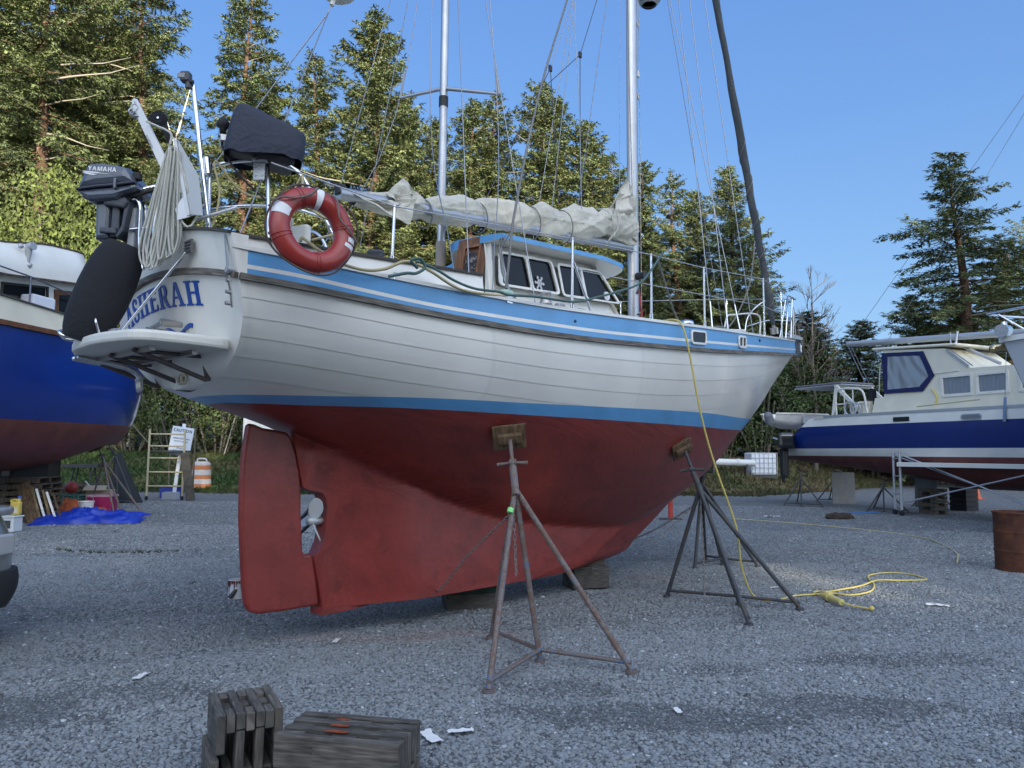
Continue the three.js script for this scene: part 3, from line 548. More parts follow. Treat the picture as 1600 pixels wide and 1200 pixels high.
  const slab = (s0, t0, s1, t1, o0, o1) => { const a = [P(s0, t0, o0), P(s1, t0, o0), P(s1, t1, o0), P(s0, t1, o0)], b = [P(s0, t0, o1), P(s1, t0, o1), P(s1, t1, o1), P(s0, t1, o1)]; return merge([quad(...a), quad(...b), ...[0, 1, 2, 3].map((i) => quad(a[i], a[(i + 1) % 4], b[(i + 1) % 4], b[i]))]); };
  const door = part('door', [slab(0, 0, .2, 1, 0, .035), slab(.8, 0, 1, 1, 0, .035), slab(.2, 0, .8, .16, 0, .035)], M.teak, boat);
  part('door_molding', [slab(.2, .16, .27, 1, .01, .05), slab(.73, .16, .8, 1, .01, .05), slab(.27, .16, .73, .22, .01, .05)], mat([.40, .15, .05], { map: mapOf(T.wood, 2), roughness: .45 }), door);
  part('door_panel', slab(.27, .22, .73, 1, .008, .014), M.teak, door);
  { const o = []; for (let i = 0; i <= 12; i++) { const a = PI - i / 12 * PI; o.push(P(.5 + .19 * Math.cos(a), .42 - .12 * Math.sin(a), .018)); } o.push(P(.69, 1, .018), P(.31, 1, .018)); const g = new THREE.BufferGeometry(), c = P(.5, .7, .018), q = []; for (let i = 0; i < o.length; i++) q.push(c, o[i], o[(i + 1) % o.length]); g.setAttribute('position', new THREE.Float32BufferAttribute(q.flatMap((p) => [p.x, p.y, p.z]), 3)); g.computeVertexNormals(); part('door_glass', g, phys([.02, .02, .035], { roughness: .1, clearcoat: 1 }), door); }
  part('companion_hatch', [rbox(.5, .10, .8, .02, .72, 3.02, -.05), rbox(.42, .045, .74, .015, .72, 3.09, -.05)], M.white, boat);
  part('hatch_cover', box(.22, .02, .3, 1.05, 3.16, -.1, 0, 0, .3), M.skyBlue, boat);
}


// ---------- spars ----------
const mastMain = [4.54, 0], mastMiz = [1.235, 0];
{
  const sec = (rx, rz, h0, h1, taper, x) => { const rows = []; for (let i = 0; i <= 16; i++) { const t = i / 16, k = 1 - taper * Math.max(0, t - .6) / .4, row = []; for (let c = 0; c <= 20; c++) { const a = c / 20 * 2 * PI; row.push(V(x + Math.cos(a) * rx * k, mix(h0, h1, t), Math.sin(a) * rz * k)); } rows.push(row); } return grid(rows); };
  const mm = part('mainmast', sec(.088, .064, 2.72, 15.1, .3, 4.54), M.alu, boat);
  part('sail_track', sweep([V(4.447, 4.2, 0), V(4.447, 15, 0)], .02, .012, true, V(1, 0, 0)), M.steelDull, mm);
  for (const h of [7.23, 6.21, 4.95]) { const l = new THREE.TorusGeometry(.022, .007, 6, 14); l.scale(.7, 1.6, 1); l.translate(4.60, h, .066); part('mast_step', [l, box(.02, .05, .012, 4.60, h + .02, .06)], M.steelDull, mm); }
  part('deck_light', [rbox(.05, .10, .06, .02, 4.645, 6.56, .02)], M.tapeWhite, mm);
  part('radar_reflector', [lathe([[0, 0], [.10, .0], [.155, .03], [.16, .06], [.15, .09], [0, .10]], 20).translate(4.98, 7.74, 0), rod([4.6, 7.76, 0], [4.9, 7.78, 0], .025), lathe([[.10, -.04], [.13, -.012], [.13, 0], [0, 0]], 18).translate(4.98, 7.74, 0)], M.plasticGrey, mm);
  part('mast_winch', [rod([4.54, 3.78, .06], [4.54, 3.78, .17], .05, .04, 16), rod([4.54, 3.78, .17], [4.54, 3.78, .185], .055, .055, 16)], M.black, mm);
  part('mast_cleat', rod([4.52, 3.55, .075], [4.57, 3.67, .09], .012, .009), M.black, mm); part('mast_cleat', rod([4.53, 3.28, .07], [4.6, 3.30, .09], .01), M.black, mm);
  const mz = part('mizzenmast', sec(.040, .038, 2.9, 10.6, .25, 1.235), M.alu, boat);
  part('mast_boot', rod([1.235, 2.95, 0], [1.235, 3.52, 0], .055, .048, 14), mat([.33, .28, .24], { roughness: .9 }), mz);
  part('mast_band', rod([1.235, 4.88, 0], [1.235, 4.98, 0], .046, .046, 14), M.black, mz);
  for (const [e, f] of [[[1.44, 4.90, .56], [1.42, 5.16, .53]], [[1.06, 5.06, -.46], [1.08, 5.33, -.42]]]) { const sp = part('spreader', rod([1.235, 5.07, 0], e, .020, .015, 10), M.alu, mz); part('spreader_boot', rod(e, f, .013, .011), M.plasticGrey, sp); }
  part('radar_dome', [lathe([[0, -.05], [.10, -.045], [.15, -.01], [.16, .03], [.13, .07], [0, .09]], 22).translate(.0, 5.46, 0), rod([-.03, 5.42, 0], [-.06, 5.32, .0], .02)], M.whiteOld, boat);
  // boom, swung a little to starboard
  const b0 = V(4.42, 4.14, .03), b1 = V(-.24, 3.50, .46);
  part('boom', [rod(b0, b1, .058, .05, 16), rbox(.10, .09, .05, .01, 4.44, 4.13, .02)], M.alu, boat);
  part('boom_fitting', [rbox(.07, .09, .07, .015, -.22, 3.53, .46), rod([-.26, 3.55, .46], [-.30, 3.58, .46], .012)], M.black, boat);
}
// ---------- rolled headsail on the forestay ----------
{
  const c = new THREE.CatmullRomCurve3([V(8.82, 3.72, 0), V(8.40, 4.88, .0), V(7.80, 6.45, 0), V(6.95, 8.72, 0), V(5.9, 11.5, 0), V(4.8, 14.6, 0)]), rows = [];
  for (let i = 0; i <= 150; i++) { const t = i / 150, p = c.getPoint(t), tg = c.getTangent(t), a0 = V(0, 0, 1), b0 = tg.clone().cross(a0).normalize(), r = .062 * (t < .05 ? .45 + t * 11 : 1) * (1 + .16 * Math.sin(t * 26) * Math.sin(t * 7 + 1)) * (t > .3 ? 1 - .35 * (t - .3) : 1), row = []; for (let k = 0; k <= 18; k++) { const a = k / 18 * 2 * PI, sp = 1 + .10 * Math.cos(a + t * 70) + .16 * n3(t * 42, Math.cos(a) * 1.2, Math.sin(a) * 1.2); row.push(p.clone().addScaledVector(a0, Math.cos(a) * r * sp).addScaledVector(b0, Math.sin(a) * r * sp)); } rows.push(row); }
  const f = part('furled_headsail', grid(rows), M.furl, boat);
  const sp = []; for (let i = 0; i <= 90; i++) { const t = mix(.04, .42, i / 90), p = c.getPoint(t), a = t * 90, b0 = c.getTangent(t).clone().cross(V(0, 0, 1)).normalize(); sp.push(p.addScaledVector(V(0, 0, 1), Math.cos(a) * .073).addScaledVector(b0, Math.sin(a) * .073)); }
  part('furling_line', tube(sp, .006, 300, 5), M.ropeGrey, f);
  part('furling_drum', [rod([8.86, 3.58, 0], [8.83, 3.68, 0], .07, .07, 18), rod([8.83, 3.68, 0], [8.80, 3.78, 0], .03, .03)], M.steelDull, f);
}
// ---------- standing and running rigging ----------
{
  const w = (name, pts, r = .0055, m = M.wire) => part(name, pts.length === 2 ? rod(pts[0], pts[1], r, r, 5, false) : tube(pts, r, 16, 5), m, boat);
  w('shroud', [[3.78, 2.85, 1.5], [4.58, 11.0, .35]]); w('shroud', [[4.20, 2.9, 1.47], [4.62, 14.4, .10]]); w('shroud', [[4.6, 2.95, 1.42], [4.62, 8.6, .30]]); w('shroud', [[5.2, 3.0, 1.3], [4.70, 14.3, .1]]);
  w('shroud', [[3.9, 2.85, -1.5], [4.56, 11, -.35]]); w('shroud', [[4.3, 2.9, -1.46], [4.6, 14.4, -.1]]); w('shroud', [[4.7, 2.95, -1.4], [4.6, 8.6, -.3]]);
  w('backstay', [[-.09, 5.24, 0], [1.2, 10.3, 0]]); w('backstay', [[-1.25, 2.85, .93], [-.09, 5.24, 0]]); w('backstay', [[-1.25, 2.85, -.93], [-.09, 5.24, 0]]);
  w('mizzen_shroud', [[.15, 2.82, 1.38], [1.06, 5.06, .0], [1.2, 10.2, 0]], .0045); w('mizzen_shroud', [[.55, 2.72, 1.38], [1.42, 5.0, .54], [1.25, 10.3, .03]], .0045); w('mizzen_shroud', [[1.0, 2.7, 1.42], [1.24, 8.2, .03]], .0045); w('mizzen_shroud', [[.3, 2.82, 1.38], [1.22, 8.2, .03]], .0045);
  w('mizzen_shroud', [[.2, 2.8, -1.38], [1.06, 5.06, -.46], [1.22, 10.2, -.03]], .0045); w('mizzen_shroud', [[1.1, 2.7, -1.42], [1.24, 8.2, -.03]], .0045); w('mizzen_shroud', [[.6, 2.7, -1.4], [1.2, 8.2, -.03]], .0045);
  w('triatic_stay', [[1.25, 9.9, 0], [4.5, 12.6, 0]], .0045);
  const lift = part('topping_lift', rod([2.86, 5.93, 0], [4.45, 9.9, 0], .0045, .0045, 5, false), M.wire, boat);
  part('lazy_jack', [rod([2.86, 5.93, .0], [1.5, 3.95, .35], .005, .005, 5), rod([2.86, 5.93, 0], [2.75, 4.25, .22], .005, .005, 5), rod([3.42, 6.33, 0], [4.4, 8.8, 0], .0045, .0045, 5), rod([3.42, 6.33, 0], [2.2, 5.15, .1], .005, .005, 5), rod([3.42, 6.33, 0], [3.2, 4.4, .17], .005, .005, 5)], mat([.06, .06, .07], { roughness: .8 }), lift);
  for (const [u, h] of [[2.86, 5.93], [3.42, 6.33]]) part('block', rbox(.05, .08, .03, .012, u, h, 0), M.black, lift);
  w('running_backstay', [[.66, 2.76, 1.42], [.78, 3.35, 1.38], [1.6, 4.9, .95], [2.85, 7.0, .4], [4.4, 10.5, 0]], .011, M.ropeGrey);
  w('halyard', [[4.42, 4.6, .08], [4.36, 8.0, .06], [4.44, 14.8, .03]], .005, M.ropeGrey); w('halyard', [[3.2, 3.9, .2], [3.22, 5.5, .15], [3.26, 7.6, .1], [4.44, 14, .04]], .004); w('halyard', [[4.38, 4.3, -.1], [4.42, 14.6, -.05]], .0045);
  w('halyard', [[4.64, 3.2, .06], [4.64, 14.5, .03]], .005, M.rope); w('inner_forestay', [[7.0, 3.2, .02], [4.62, 10.6, 0]], .005);
  // turnbuckles
  for (const p of [[3.78, 2.85, 1.5, 3.82, 3.15, 1.46], [4.20, 2.9, 1.47, 4.215, 3.2, 1.44], [4.6, 2.95, 1.42, 4.602, 3.25, 1.36]]) part('turnbuckle', rod(p.slice(0, 3), p.slice(3), .011, .008, 6), M.steel, boat);
}
// ---------- stanchions, lifelines, rails ----------
{
  const zS = (u) => Br(u) - .05;
  const st = [[-.27, 2.80, 3.225], [1.44, 2.72, 3.325], [2.58, 2.77, 3.41], [3.65, 2.85, 3.49], [5.9, 3.05, 3.83], [8.05, 3.33, 4.12]];
  const tops = st.map(([u, a, b]) => { part('stanchion', [rod([u, a, zS(u)], [u + .02, b, zS(u) - .01], .0125, .011, 8), rod([u, a - .02, zS(u)], [u, a + .06, zS(u)], .018, .018, 8), new THREE.SphereGeometry(.014, 8, 6).translate(u + .02, b, zS(u) - .01)], M.steel, boat); return V(u + .02, b, zS(u) - .01); });
  part('stanchion_brace', rod([1.46, 3.12, zS(1.46)], [1.68, 2.72, zS(1.68)], .011), M.steel, boat);
  for (const [u, a, b] of st) part('stanchion', rod([u, a, -zS(u)], [u, b, -zS(u)], .0125, .011, 8), M.steel, boat);
  const q = V(-1.02, 3.40, .86), pul = V(9.05, 4.24, .17);
  part('lifeline', [q, ...tops, pul].slice(0, -1).map((p, i, a) => rod(p, [q, ...tops, pul][i + 1], .0055, .0055, 5, false)), M.galv, boat);
  const low = [V(1.48, 3.06, zS(1.46)), V(2.59, 3.11, zS(2.58)), V(3.65, 3.19, zS(3.65)), V(5.9, 3.46, zS(5.9)), V(8.05, 3.75, zS(8.05)), V(9.1, 3.86, .2)];
  part('lifeline', low.slice(0, -1).map((p, i) => rod(p, low[i + 1], .0045, .0045, 5, false)), M.galv, boat);
  part('lifeline', [[-1.02, 3.4, -.86], ...st.map(([u, a, b]) => [u, b, -zS(u)]), [9.05, 4.24, -.17]].map((p, i, a) => i + 1 < a.length ? rod(p, a[i + 1], .005, .005, 5, false) : null).filter(Boolean), M.galv, boat);
  // pulpit at the bow
  part('pulpit', [tube([[8.45, 3.42, .36], [8.6, 3.9, .34], [9.05, 4.24, .17], [9.62, 4.30, 0], [9.05, 4.24, -.17], [8.6, 3.9, -.34], [8.45, 3.42, -.36]], .0125, 50, 8), rod([9.3, 3.55, .1], [9.5, 4.28, .06], .011), rod([9.3, 3.55, -.1], [9.5, 4.28, -.06], .011), tube([[8.52, 3.7, .36], [9.1, 3.87, .19], [9.55, 3.9, 0], [9.1, 3.87, -.19], [8.52, 3.7, -.36]], .010, 40, 8)], M.steel, boat);
  part('anchor_roller', [box(.5, .05, .14, 9.66, 3.60, 0, 0, 0, .05), tube([[9.55, 3.62, .05], [9.85, 3.63, .03], [10.0, 3.52, 0], [9.92, 3.40, 0]], .025, 16, 8), rod([9.3, 3.65, .07], [9.75, 3.95, .04], .014), tube([[9.35, 3.6, .12], [9.45, 4.05, .1], [9.55, 4.12, .06], [9.62, 4.05, .04], [9.68, 3.62, .03]], .012, 24, 7)], M.steelDull, boat);
  part('bow_anchor', [tube([[9.4, 3.66, -.03], [9.8, 3.62, -.03], [10.02, 3.50, -.03]], .022, 12, 8), plate(roundPoly([[-.2, -.1], [.12, -.16], [.16, .12], [-.12, .08]], .04), .03, .008).rotateY(.6).translate(9.98, 3.45, -.05)], M.galv, boat);
  // hatch rail, deck vent and dorade on the foredeck
  part('hatch_rail', [tube([[5.75, 3.08, .62], [5.92, 3.38, .60], [6.1, 3.44, .58], [7.3, 3.63, .42], [7.35, 3.33, .42]], .012, 40, 8), rod([5.8, 3.25, .1], [7.5, 3.45, .1], .02)], M.whiteOld, boat);
  part('deck_vent', [lathe([[0, 0], [.09, 0], [.1, .03], [.08, .05], [.1, .07], [.1, .10], [.085, .13], [0, .15]], 20).translate(4.78, 3.04, .62)], M.steel, boat);
  for (const [u, h, v, s] of [[-.04, 2.86, .70, 1.05], [1.36, 2.74, 1.22, .8]]) part('winch', lathe([[0, 0], [.072, 0], [.072, .05], [.058, .065], [.05, .12], [.066, .15], [.06, .165], [0, .17]].map(([r, y]) => [r * s, y * s]), 20).translate(u, h, v), s > 1 ? mat([.045, .05, .06], { roughness: .4 }) : M.steelDull, boat);
  part('fairlead', rbox(.09, .05, .06, .015, 1.36, 2.73, 1.38), M.steelDull, boat); part('fairlead', rbox(.10, .03, .05, .01, 1.62, 2.73, 1.40), M.steelDull, boat);
  part('deck_cleat', [tube([[-1.12, 2.86, 1.06], [-1.05, 2.865, 1.07], [-.98, 2.855, 1.08]], .012, 10, 6), rod([-1.07, 2.82, 1.065], [-1.07, 2.86, 1.065], .012), rod([-1.03, 2.82, 1.07], [-1.03, 2.86, 1.07], .012)], M.black, boat);
  part('pad_eye', box(.05, .05, .012, -.27, 2.71, Br(-.27) + .004), M.steel, boat); part('pad_eye', [box(.06, .06, .05, .70, 2.68, Br(.7) - .02), new THREE.TorusGeometry(.016, .005, 6, 12).translate(.7, 2.71, Br(.7))], M.steel, boat);
  part('spring_block', rbox(.11, .045, .07, .018, .70, 2.735, Br(.7) - .03, 0, .2, 0), mat([.45, .62, .50], { roughness: .5, metalness: .2 }), boat);
  // pushpit around the stern
  part('pushpit', [tube([[-.62, 2.83, 1.10], [-.74, 3.12, 1.02], [-.84, 3.36, .92], [-.94, 3.45, .80], [-1.1, 3.46, .60], [-1.24, 3.42, .40], [-1.30, 3.40, .0], [-1.24, 3.42, -.40], [-1.0, 3.44, -.8], [-.84, 3.36, -.95], [-.62, 2.83, -1.1]], .0145, 90, 10), tube([[-.70, 3.06, 1.04], [-.86, 3.14, .84], [-1.04, 3.165, .58], [-1.22, 3.13, .38], [-1.30, 3.12, .0], [-1.22, 3.13, -.38], [-.86, 3.14, -.84]], .0125, 60, 8), rod([-1.27, 2.87, .52], [-1.265, 3.42, .50], .014), rod([-1.28, 2.9, -.4], [-1.25, 3.42, -.4], .014), rod([-1.06, 2.84, .94], [-.98, 3.43, .74], .013)], M.steel, boat);
  part('instrument_pole', [rod([-1.27, 2.88, .56], [-1.38, 3.94, .44], .0165, .015), rod([-1.29, 3.33, .53], [-1.30, 3.44, .52], .022, .022)], M.steel, boat);
  part('whip_aerial', tube([[-.86, 2.84, .98], [-1.0, 3.1, .86], [-1.16, 3.32, .70], [-1.24, 3.50, .62], [-1.245, 3.60, .62]], .007, 24, 6), M.rubber, boat);
  part('aerial_base', lathe([[0, 0], [.02, 0], [.022, .03], [.04, .045], [.04, .07], [.03, .09], [.012, .11], [0, .12]], 14).translate(-1.245, 3.60, .62), M.rubber, boat);
  part('helm_seat', [rbox(.06, .28, .34, .02, -.62, 3.0, .45, 0, .3, 0), tube([[-.78, 2.84, .7], [-.76, 3.10, .66], [-.66, 3.16, .52], [-.6, 3.1, .4], [-.6, 2.85, .4]], .014, 30, 8)], M.whiteOld, boat);
  part('steering_wheel', [new THREE.TorusGeometry(.24, .013, 8, 36).rotateY(PI / 2 + .2).translate(-.35, 2.98, .2), rod([-.35, 2.98, -.02], [-.33, 2.98, .42], .008), rod([-.34, 2.74, .2], [-.34, 3.22, .2], .008)], M.steel, boat);
}

// ---------- things hung on and lashed to the ketch ----------
function kthing(name, label, category, base) { const b = kp(...base), t = thing(name, label, category, [b.x, b.y, b.z], KTURN); t.userData.base = undefined; delete t.userData.base; t.K = base; return t; }
const kpart = (name, g, m, t) => { const q = merge([].concat(g)); q.translate(-t.K[0], -t.K[1], -t.K[2]); return part(name, q, m, t); };
{ // mainsail bundled along the boom
  const t = kthing('furled_mainsail', 'off white mainsail bundled in loose folds along the boom of the ketch', 'sail', [2.1, 3.8, .2]);
  const c = new THREE.CatmullRomCurve3([V(4.42, 4.33, .03), V(3.75, 4.26, .09), V(2.95, 4.07, .14), V(2.3, 3.95, .18), V(1.6, 3.82, .24), V(1.05, 3.70, .30), V(.55, 3.60, .35), V(.25, 3.555, .38), V(-.08, 3.50, .43)]);
  const rad = (s) => interp(s, [0, .04, .12, .22, .30, .38, .46, .52, .60, .70, .80, .9, 1], [.21, .25, .235, .22, .20, .175, .19, .165, .15, .15, .13, .11, .06]);
  const N = 320, K = 64, rows = [];
  for (let i = 0; i <= N; i++) {
    const s = i / N, p = c.getPointAt(s), tg = c.getTangentAt(s), side = V(0, 1, 0).cross(tg).normalize(), up = tg.clone().cross(side).normalize(), row = [];
    const R0 = rad(s), pinch = [.16, .34, .47, .655, .82].reduce((m, q) => Math.min(m, .74 + .26 * sstep(0, .035, Math.abs(s - q))), 1);
    for (let k = 0; k <= K; k++) {
      const a = k / K * 2 * PI, ca = Math.cos(a), sa = Math.sin(a), S = s * 9;
      const ridge = (x) => Math.pow(1 - Math.abs(x), 3), dr = 1.6 * n3(S * .35, 5.5) + .5 * n3(S * 1.1, 2.5), soft = 1.2 * n3(S * .5 + ca * .5, sa * .8, 3);
      let d = .20 * ridge(Math.sin(a * 1.5 + dr + soft)) + .13 * ridge(Math.sin(a * 3 - dr * 1.4 + soft * 1.5 + 1)) - .16 + .34 * n3(S * .42, ca * .8, sa * .8 + 4) + .16 * n3(S * 1.1 + sa, ca * 1.3, 11);
      d += .09 * ridge(n3(S * 1.7 + sa * 1.6, ca * 1.0 - S * .4, 6) * 2.2) * (1 - Math.abs(n3(S * .8, 7.7))) + .025 * n3(S * 4.5, ca * 4, sa * 4);
      const bulgeUp = sa > 0 ? (.42 * Math.max(0, n3(S * 1.05 + 3.7, 9.1)) + .05) * sa : -.18 * -sa * .6;
      const r = R0 * pinch * (1 + d + bulgeUp);
      row.push(p.clone().addScaledVector(side, ca * r * .80).addScaledVector(up, sa * r));
    }
    row[K] = row[0].clone(); rows.push(row);
  }
  kpart('sail_bundle', grid(rows), M.sail, t);
  // the head of the sail hauled up the mast and the loose clew at the boom end
  const flap = (name, P, nu = 16, nv = 16, amp = .03) => { const rr = []; for (let i = 0; i <= nu; i++) { const row = []; for (let j = 0; j <= nv; j++) { const a = i / nu, b = j / nv, q = P[0].clone().lerp(P[1], a).lerp(P[3].clone().lerp(P[2], a), b), k = Math.sin(PI * a) * Math.sin(PI * b) + .3; q.z += amp * k * (2 * n3(a * 3.1 + P[0].x, b * 2.7, 3) + Math.sin(a * 9 + b * 5) * .6); q.y += amp * k * n3(a * 4, b * 4, 8); row.push(q); } rr.push(row); } const g = grid(rr); const back = grid(rr.map((r) => r.map((p) => p.clone().add(V(0, 0, -.006))).reverse())); return kpart(name, [g, back], M.sail, t); };
  flap('sail_head', [V(4.43, 4.55, .08), V(4.43, 4.93, .06), V(4.26, 5.0, .10), V(3.75, 4.42, .16)], 18, 18, .04);
  flap('sail_head', [V(4.44, 4.20, .12), V(4.42, 4.78, .13), V(4.0, 4.72, .16), V(3.7, 4.30, .26)], 18, 18, .05);
  flap('sail_clew', [V(-.14, 3.52, .50), V(.06, 3.49, .52), V(.46, 3.62, .56), V(.36, 3.36, .60)], 16, 16, .035);
  flap('sail_clew', [V(.22, 3.62, .46), V(.40, 3.81, .46), V(.62, 3.66, .48), V(.34, 3.52, .56)], 14, 14, .04);
  for (const s of [.16, .34, .47, .655, .82]) { const p = c.getPointAt(s), tg = c.getTangentAt(s), side = V(0, 1, 0).cross(tg).normalize(), up = tg.clone().cross(side), ring = []; const R = rad(s) * .98; for (let k = 0; k < 16; k++) { const a = k / 16 * 2 * PI; ring.push(p.clone().addScaledVector(side, Math.cos(a) * R * .84).addScaledVector(up, Math.sin(a) * R * 1.0 - .03)); } kpart('sail_tie', tube(ring, .007, 48, 6, true), s < .2 ? M.rope : M.ropeGrey, t); }
  kpart('tie_tail', [tube([[3.68, 4.4, .33], [3.60, 4.22, .34], [3.66, 4.10, .32], [3.58, 4.0, .30]], .008, 16, 6), tube([[3.70, 4.38, .33], [3.72, 4.2, .34], [3.64, 4.06, .33]], .008, 16, 6)], M.rope, t);
  const gr = new THREE.TorusGeometry(.018, .006, 8, 16); gr.translate(4.40, 4.26, .235); kpart('grommet', gr, M.steel, t);
}
{ // lifebuoy hung over the rail
  const t = kthing('lifebuoy', 'faded red ring lifebuoy with white tape hanging over the quarter of the ketch', 'lifebuoy', [-1.0, 2.845, 1.36]);
  const Q = new THREE.Group(); const R = .206, r = .064;
  const place = (g) => { g.scale(1, 1, .92); g.rotateX(-.10); g.rotateY(-.16); g.translate(0, 0, 0); return g; };
  const patch = (t0, t1, p0, p1, dr, n = 14, m = 12) => { const rows = []; for (let i = 0; i <= n; i++) { const row = []; for (let j = 0; j <= m; j++) { const th = mix(t0, t1, i / n), ph = mix(p0, p1, j / m), rr = r + dr; row.push(V((R + rr * Math.cos(ph)) * Math.cos(th), (R + rr * Math.cos(ph)) * Math.sin(th), rr * Math.sin(ph))); } rows.push(row); } return grid(rows); };
  part('ring', place(new THREE.TorusGeometry(R, r, 28, 90)), M.buoyRed, t);
  for (const [a, b] of [[1.36, 1.52]]) part('strap', place(patch(a - .03, b + .02, -PI, PI, .004, 6, 26)), M.tapeWhite, t);
  part('tape', place(patch(2.62, 2.92, .25, 2.1, .002)), M.tapeWhite, t); part('tape', place(patch(-.42, -.30, -.1, 1.7, .002)), M.tapeWhite, t); part('tape', place(patch(-.24, -.10, .05, 1.5, .0022)), M.tapeWhite, t);
  for (const a of [.15, .25, 1.95, 2.05, 3.45, 3.55, 4.75, 4.85]) part('seam', place(new THREE.TorusGeometry(r + .0015, .003, 5, 26).rotateX(PI / 2).translate(R, 0, 0).rotateZ(a)), M.buoyRed, t);
  const rope = []; for (let k = 0; k <= 48; k++) { const a = k / 48 * 2 * PI + .9, sag = .018 * Math.pow(Math.sin(k / 48 * 4 * PI), 2); rope.push(V((R + r + .006 + sag) * Math.cos(a), (R + r + .006 + sag) * Math.sin(a), .012 + .03 * Math.sin(a * 3))); }
  part('grab_line', place(tube(rope.slice(0, -1), .0065, 200, 6, true)), mat([.17, .13, .12], { roughness: .9, map: mapOf(T.rope, [40, 2]) }), t);
  part('lashing', [place(tube([[-.27, .10, .0], [-.22, .14, .07], [-.14, .15, .08], [-.05, .19, .075], [.02, .26, .05]], .0065, 30, 6)), place(tube([[.10, .25, .02], [.13, .20, .075], [.14, .08, .09], [.20, .02, .085], [.27, -.04, .05]], .0065, 30, 6))], mat([.17, .13, .12], { roughness: .9 }), t);
}
const tr = (pts, cx, cy, s) => pts.map(([x, y]) => [(x - cx) * s, (cy - y) * s]);
{ // outboard clamped to its bracket at the stern
  const t = thing('outboard_motor', 'dark grey outboard motor clamped to the stern rail of the ketch', 'outboard', [-2.62, 3.23, -4.72]), s = .00103;
  const ex = (pts, d, b, z = 0) => { const g = plate(tr(pts, 500, 650, s), d, b); g.translate(0, 0, -d / 2 + z); return g; };
  part('cowl', ex([[378, 540], [460, 536], [545, 548], [618, 566], [650, 610], [672, 660], [560, 678], [440, 690], [318, 708], [330, 655], [352, 590]], .25, .045), M.engine, t);
  part('cowl_band', ex([[316, 706], [440, 686], [560, 674], [676, 656], [680, 672], [560, 692], [440, 704], [320, 722]], .262, .006), mat([.03, .035, .05], { roughness: .5 }), t);
  const lc = part('lower_cowl', ex([[320, 720], [440, 702], [560, 690], [682, 672], [692, 700], [668, 716], [600, 730], [560, 770], [470, 776], [390, 782], [352, 764]], .24, .03), M.engine, t);
  part('latch', ex([[556, 650], [572, 648], [574, 712], [558, 716]], .02, .004, .132), M.engine, t);
  part('mid_leg', ex([[402, 770], [500, 765], [500, 1010], [412, 1010]], .11, .025), M.engine, t);
  part('swivel_bracket', [ex([[470, 770], [600, 745], [628, 780], [600, 820], [470, 800]], .17, .015), ex([[510, 800], [560, 800], [560, 1000], [505, 1000]], .06, .01, .02), ex([[450, 940], [555, 945], [555, 985], [450, 975]], .15, .01), ex([[595, 780], [625, 790], [600, 960], [560, 1010], [545, 990], [580, 930]], .13, .01)], mat([.05, .058, .075], { roughness: .5 }), t);
  part('tiller', [tube([[.06, -.06, .05], [.16, -.08, .05], [.22, -.06, .05], [.30, -.03, .04]], .014, 16, 8), rbox(.05, .05, .05, .01, .17, .04, .06)], M.rubber, t);
  const font = await new FontLoader().loadAsync('fonts/droid/droid_sans_bold.typeface.json');
  let x = -.115; for (const ch of 'YAMAHA') { const g = new TextGeometry(ch, { font, size: .029, depth: .0025, curveSegments: 3 }); g.computeBoundingBox(); const w = g.boundingBox.max.x; g.rotateZ(-.03); g.translate(x, .055 - (x + .115) * .06, .126); part('letter', g, mat([.68, .70, .74], { roughness: .4 }), lc); x += w + .004; }
  part('decal', [ex([[352, 598], [480, 610], [450, 612], [560, 622], [380, 612]], .002, 0, .127), ex([[352, 606], [450, 622], [420, 628], [365, 616]], .002, 0, .127)], mat([.6, .62, .66], { roughness: .4 }), t);
  part('mount_board', [ex([[600, 800], [640, 790], [640, 1120], [590, 1130]], .22, .01, -.1)], M.plasticGrey, t);
  part('mount_tube', [tube([[.13, -.10, .02], [.155, -.10, .02], [.18, -.16, .02], [.185, -.35, .02], [.20, -.50, .02], [.22, -.56, .02]], .013, 30, 8), tube([[.10, -.09, -.08], [.15, -.10, -.08], [.17, -.2, -.08], [.185, -.42, -.08], [.2, -.52, -.08]], .013, 30, 8), rod([.18, -.02, .0], [.45, .09, -.1], .014), rod([.12, -.30, .02], [.24, -.28, 0], .012)], M.steel, t);
}
{ // black cloth cover pulled over the motor's lower unit
  const rows = [], N = 40, a0 = V(-2.52, 2.83, -4.70), a1 = V(-2.75, 2.19, -4.66), ax = a1.clone().sub(a0), Ln = ax.length(), tg = ax.clone().normalize(), e = V(0, 0, 1), s = tg.clone().cross(e).normalize();
  for (let i = 0; i <= N; i++) { const t = i / N, rx = .176 * Math.pow(Math.sin(PI * clamp(.022 + .945 * t)), .19) * (1 - .04 * t), rz = rx * .78, p = a0.clone().addScaledVector(tg, Ln * t), row = []; for (let k = 0; k <= 40; k++) { const a = k / 40 * 2 * PI, f = 1 + .012 * n3(Math.cos(a) * 2, t * 6, Math.sin(a) * 2) + (t < .16 ? .03 * (1 - t / .16) * Math.sin(a * 14) : 0) + (t > .94 ? .03 * Math.sin(a * 12) * (t - .94) * 16 : 0); row.push(p.clone().addScaledVector(s, -Math.cos(a) * rx * f).addScaledVector(e, Math.sin(a) * rz * f)); } rows.push(row); }
  const g = grid(rows), o = V(-2.63, 2.2, -4.68); g.translate(-o.x, -o.y, -o.z);
  const m = solo('fabric_cover', g, M.blackCloth, 'black padded cloth bag drawn over the lower unit of the outboard', 'cover'); m.position.copy(o);
}
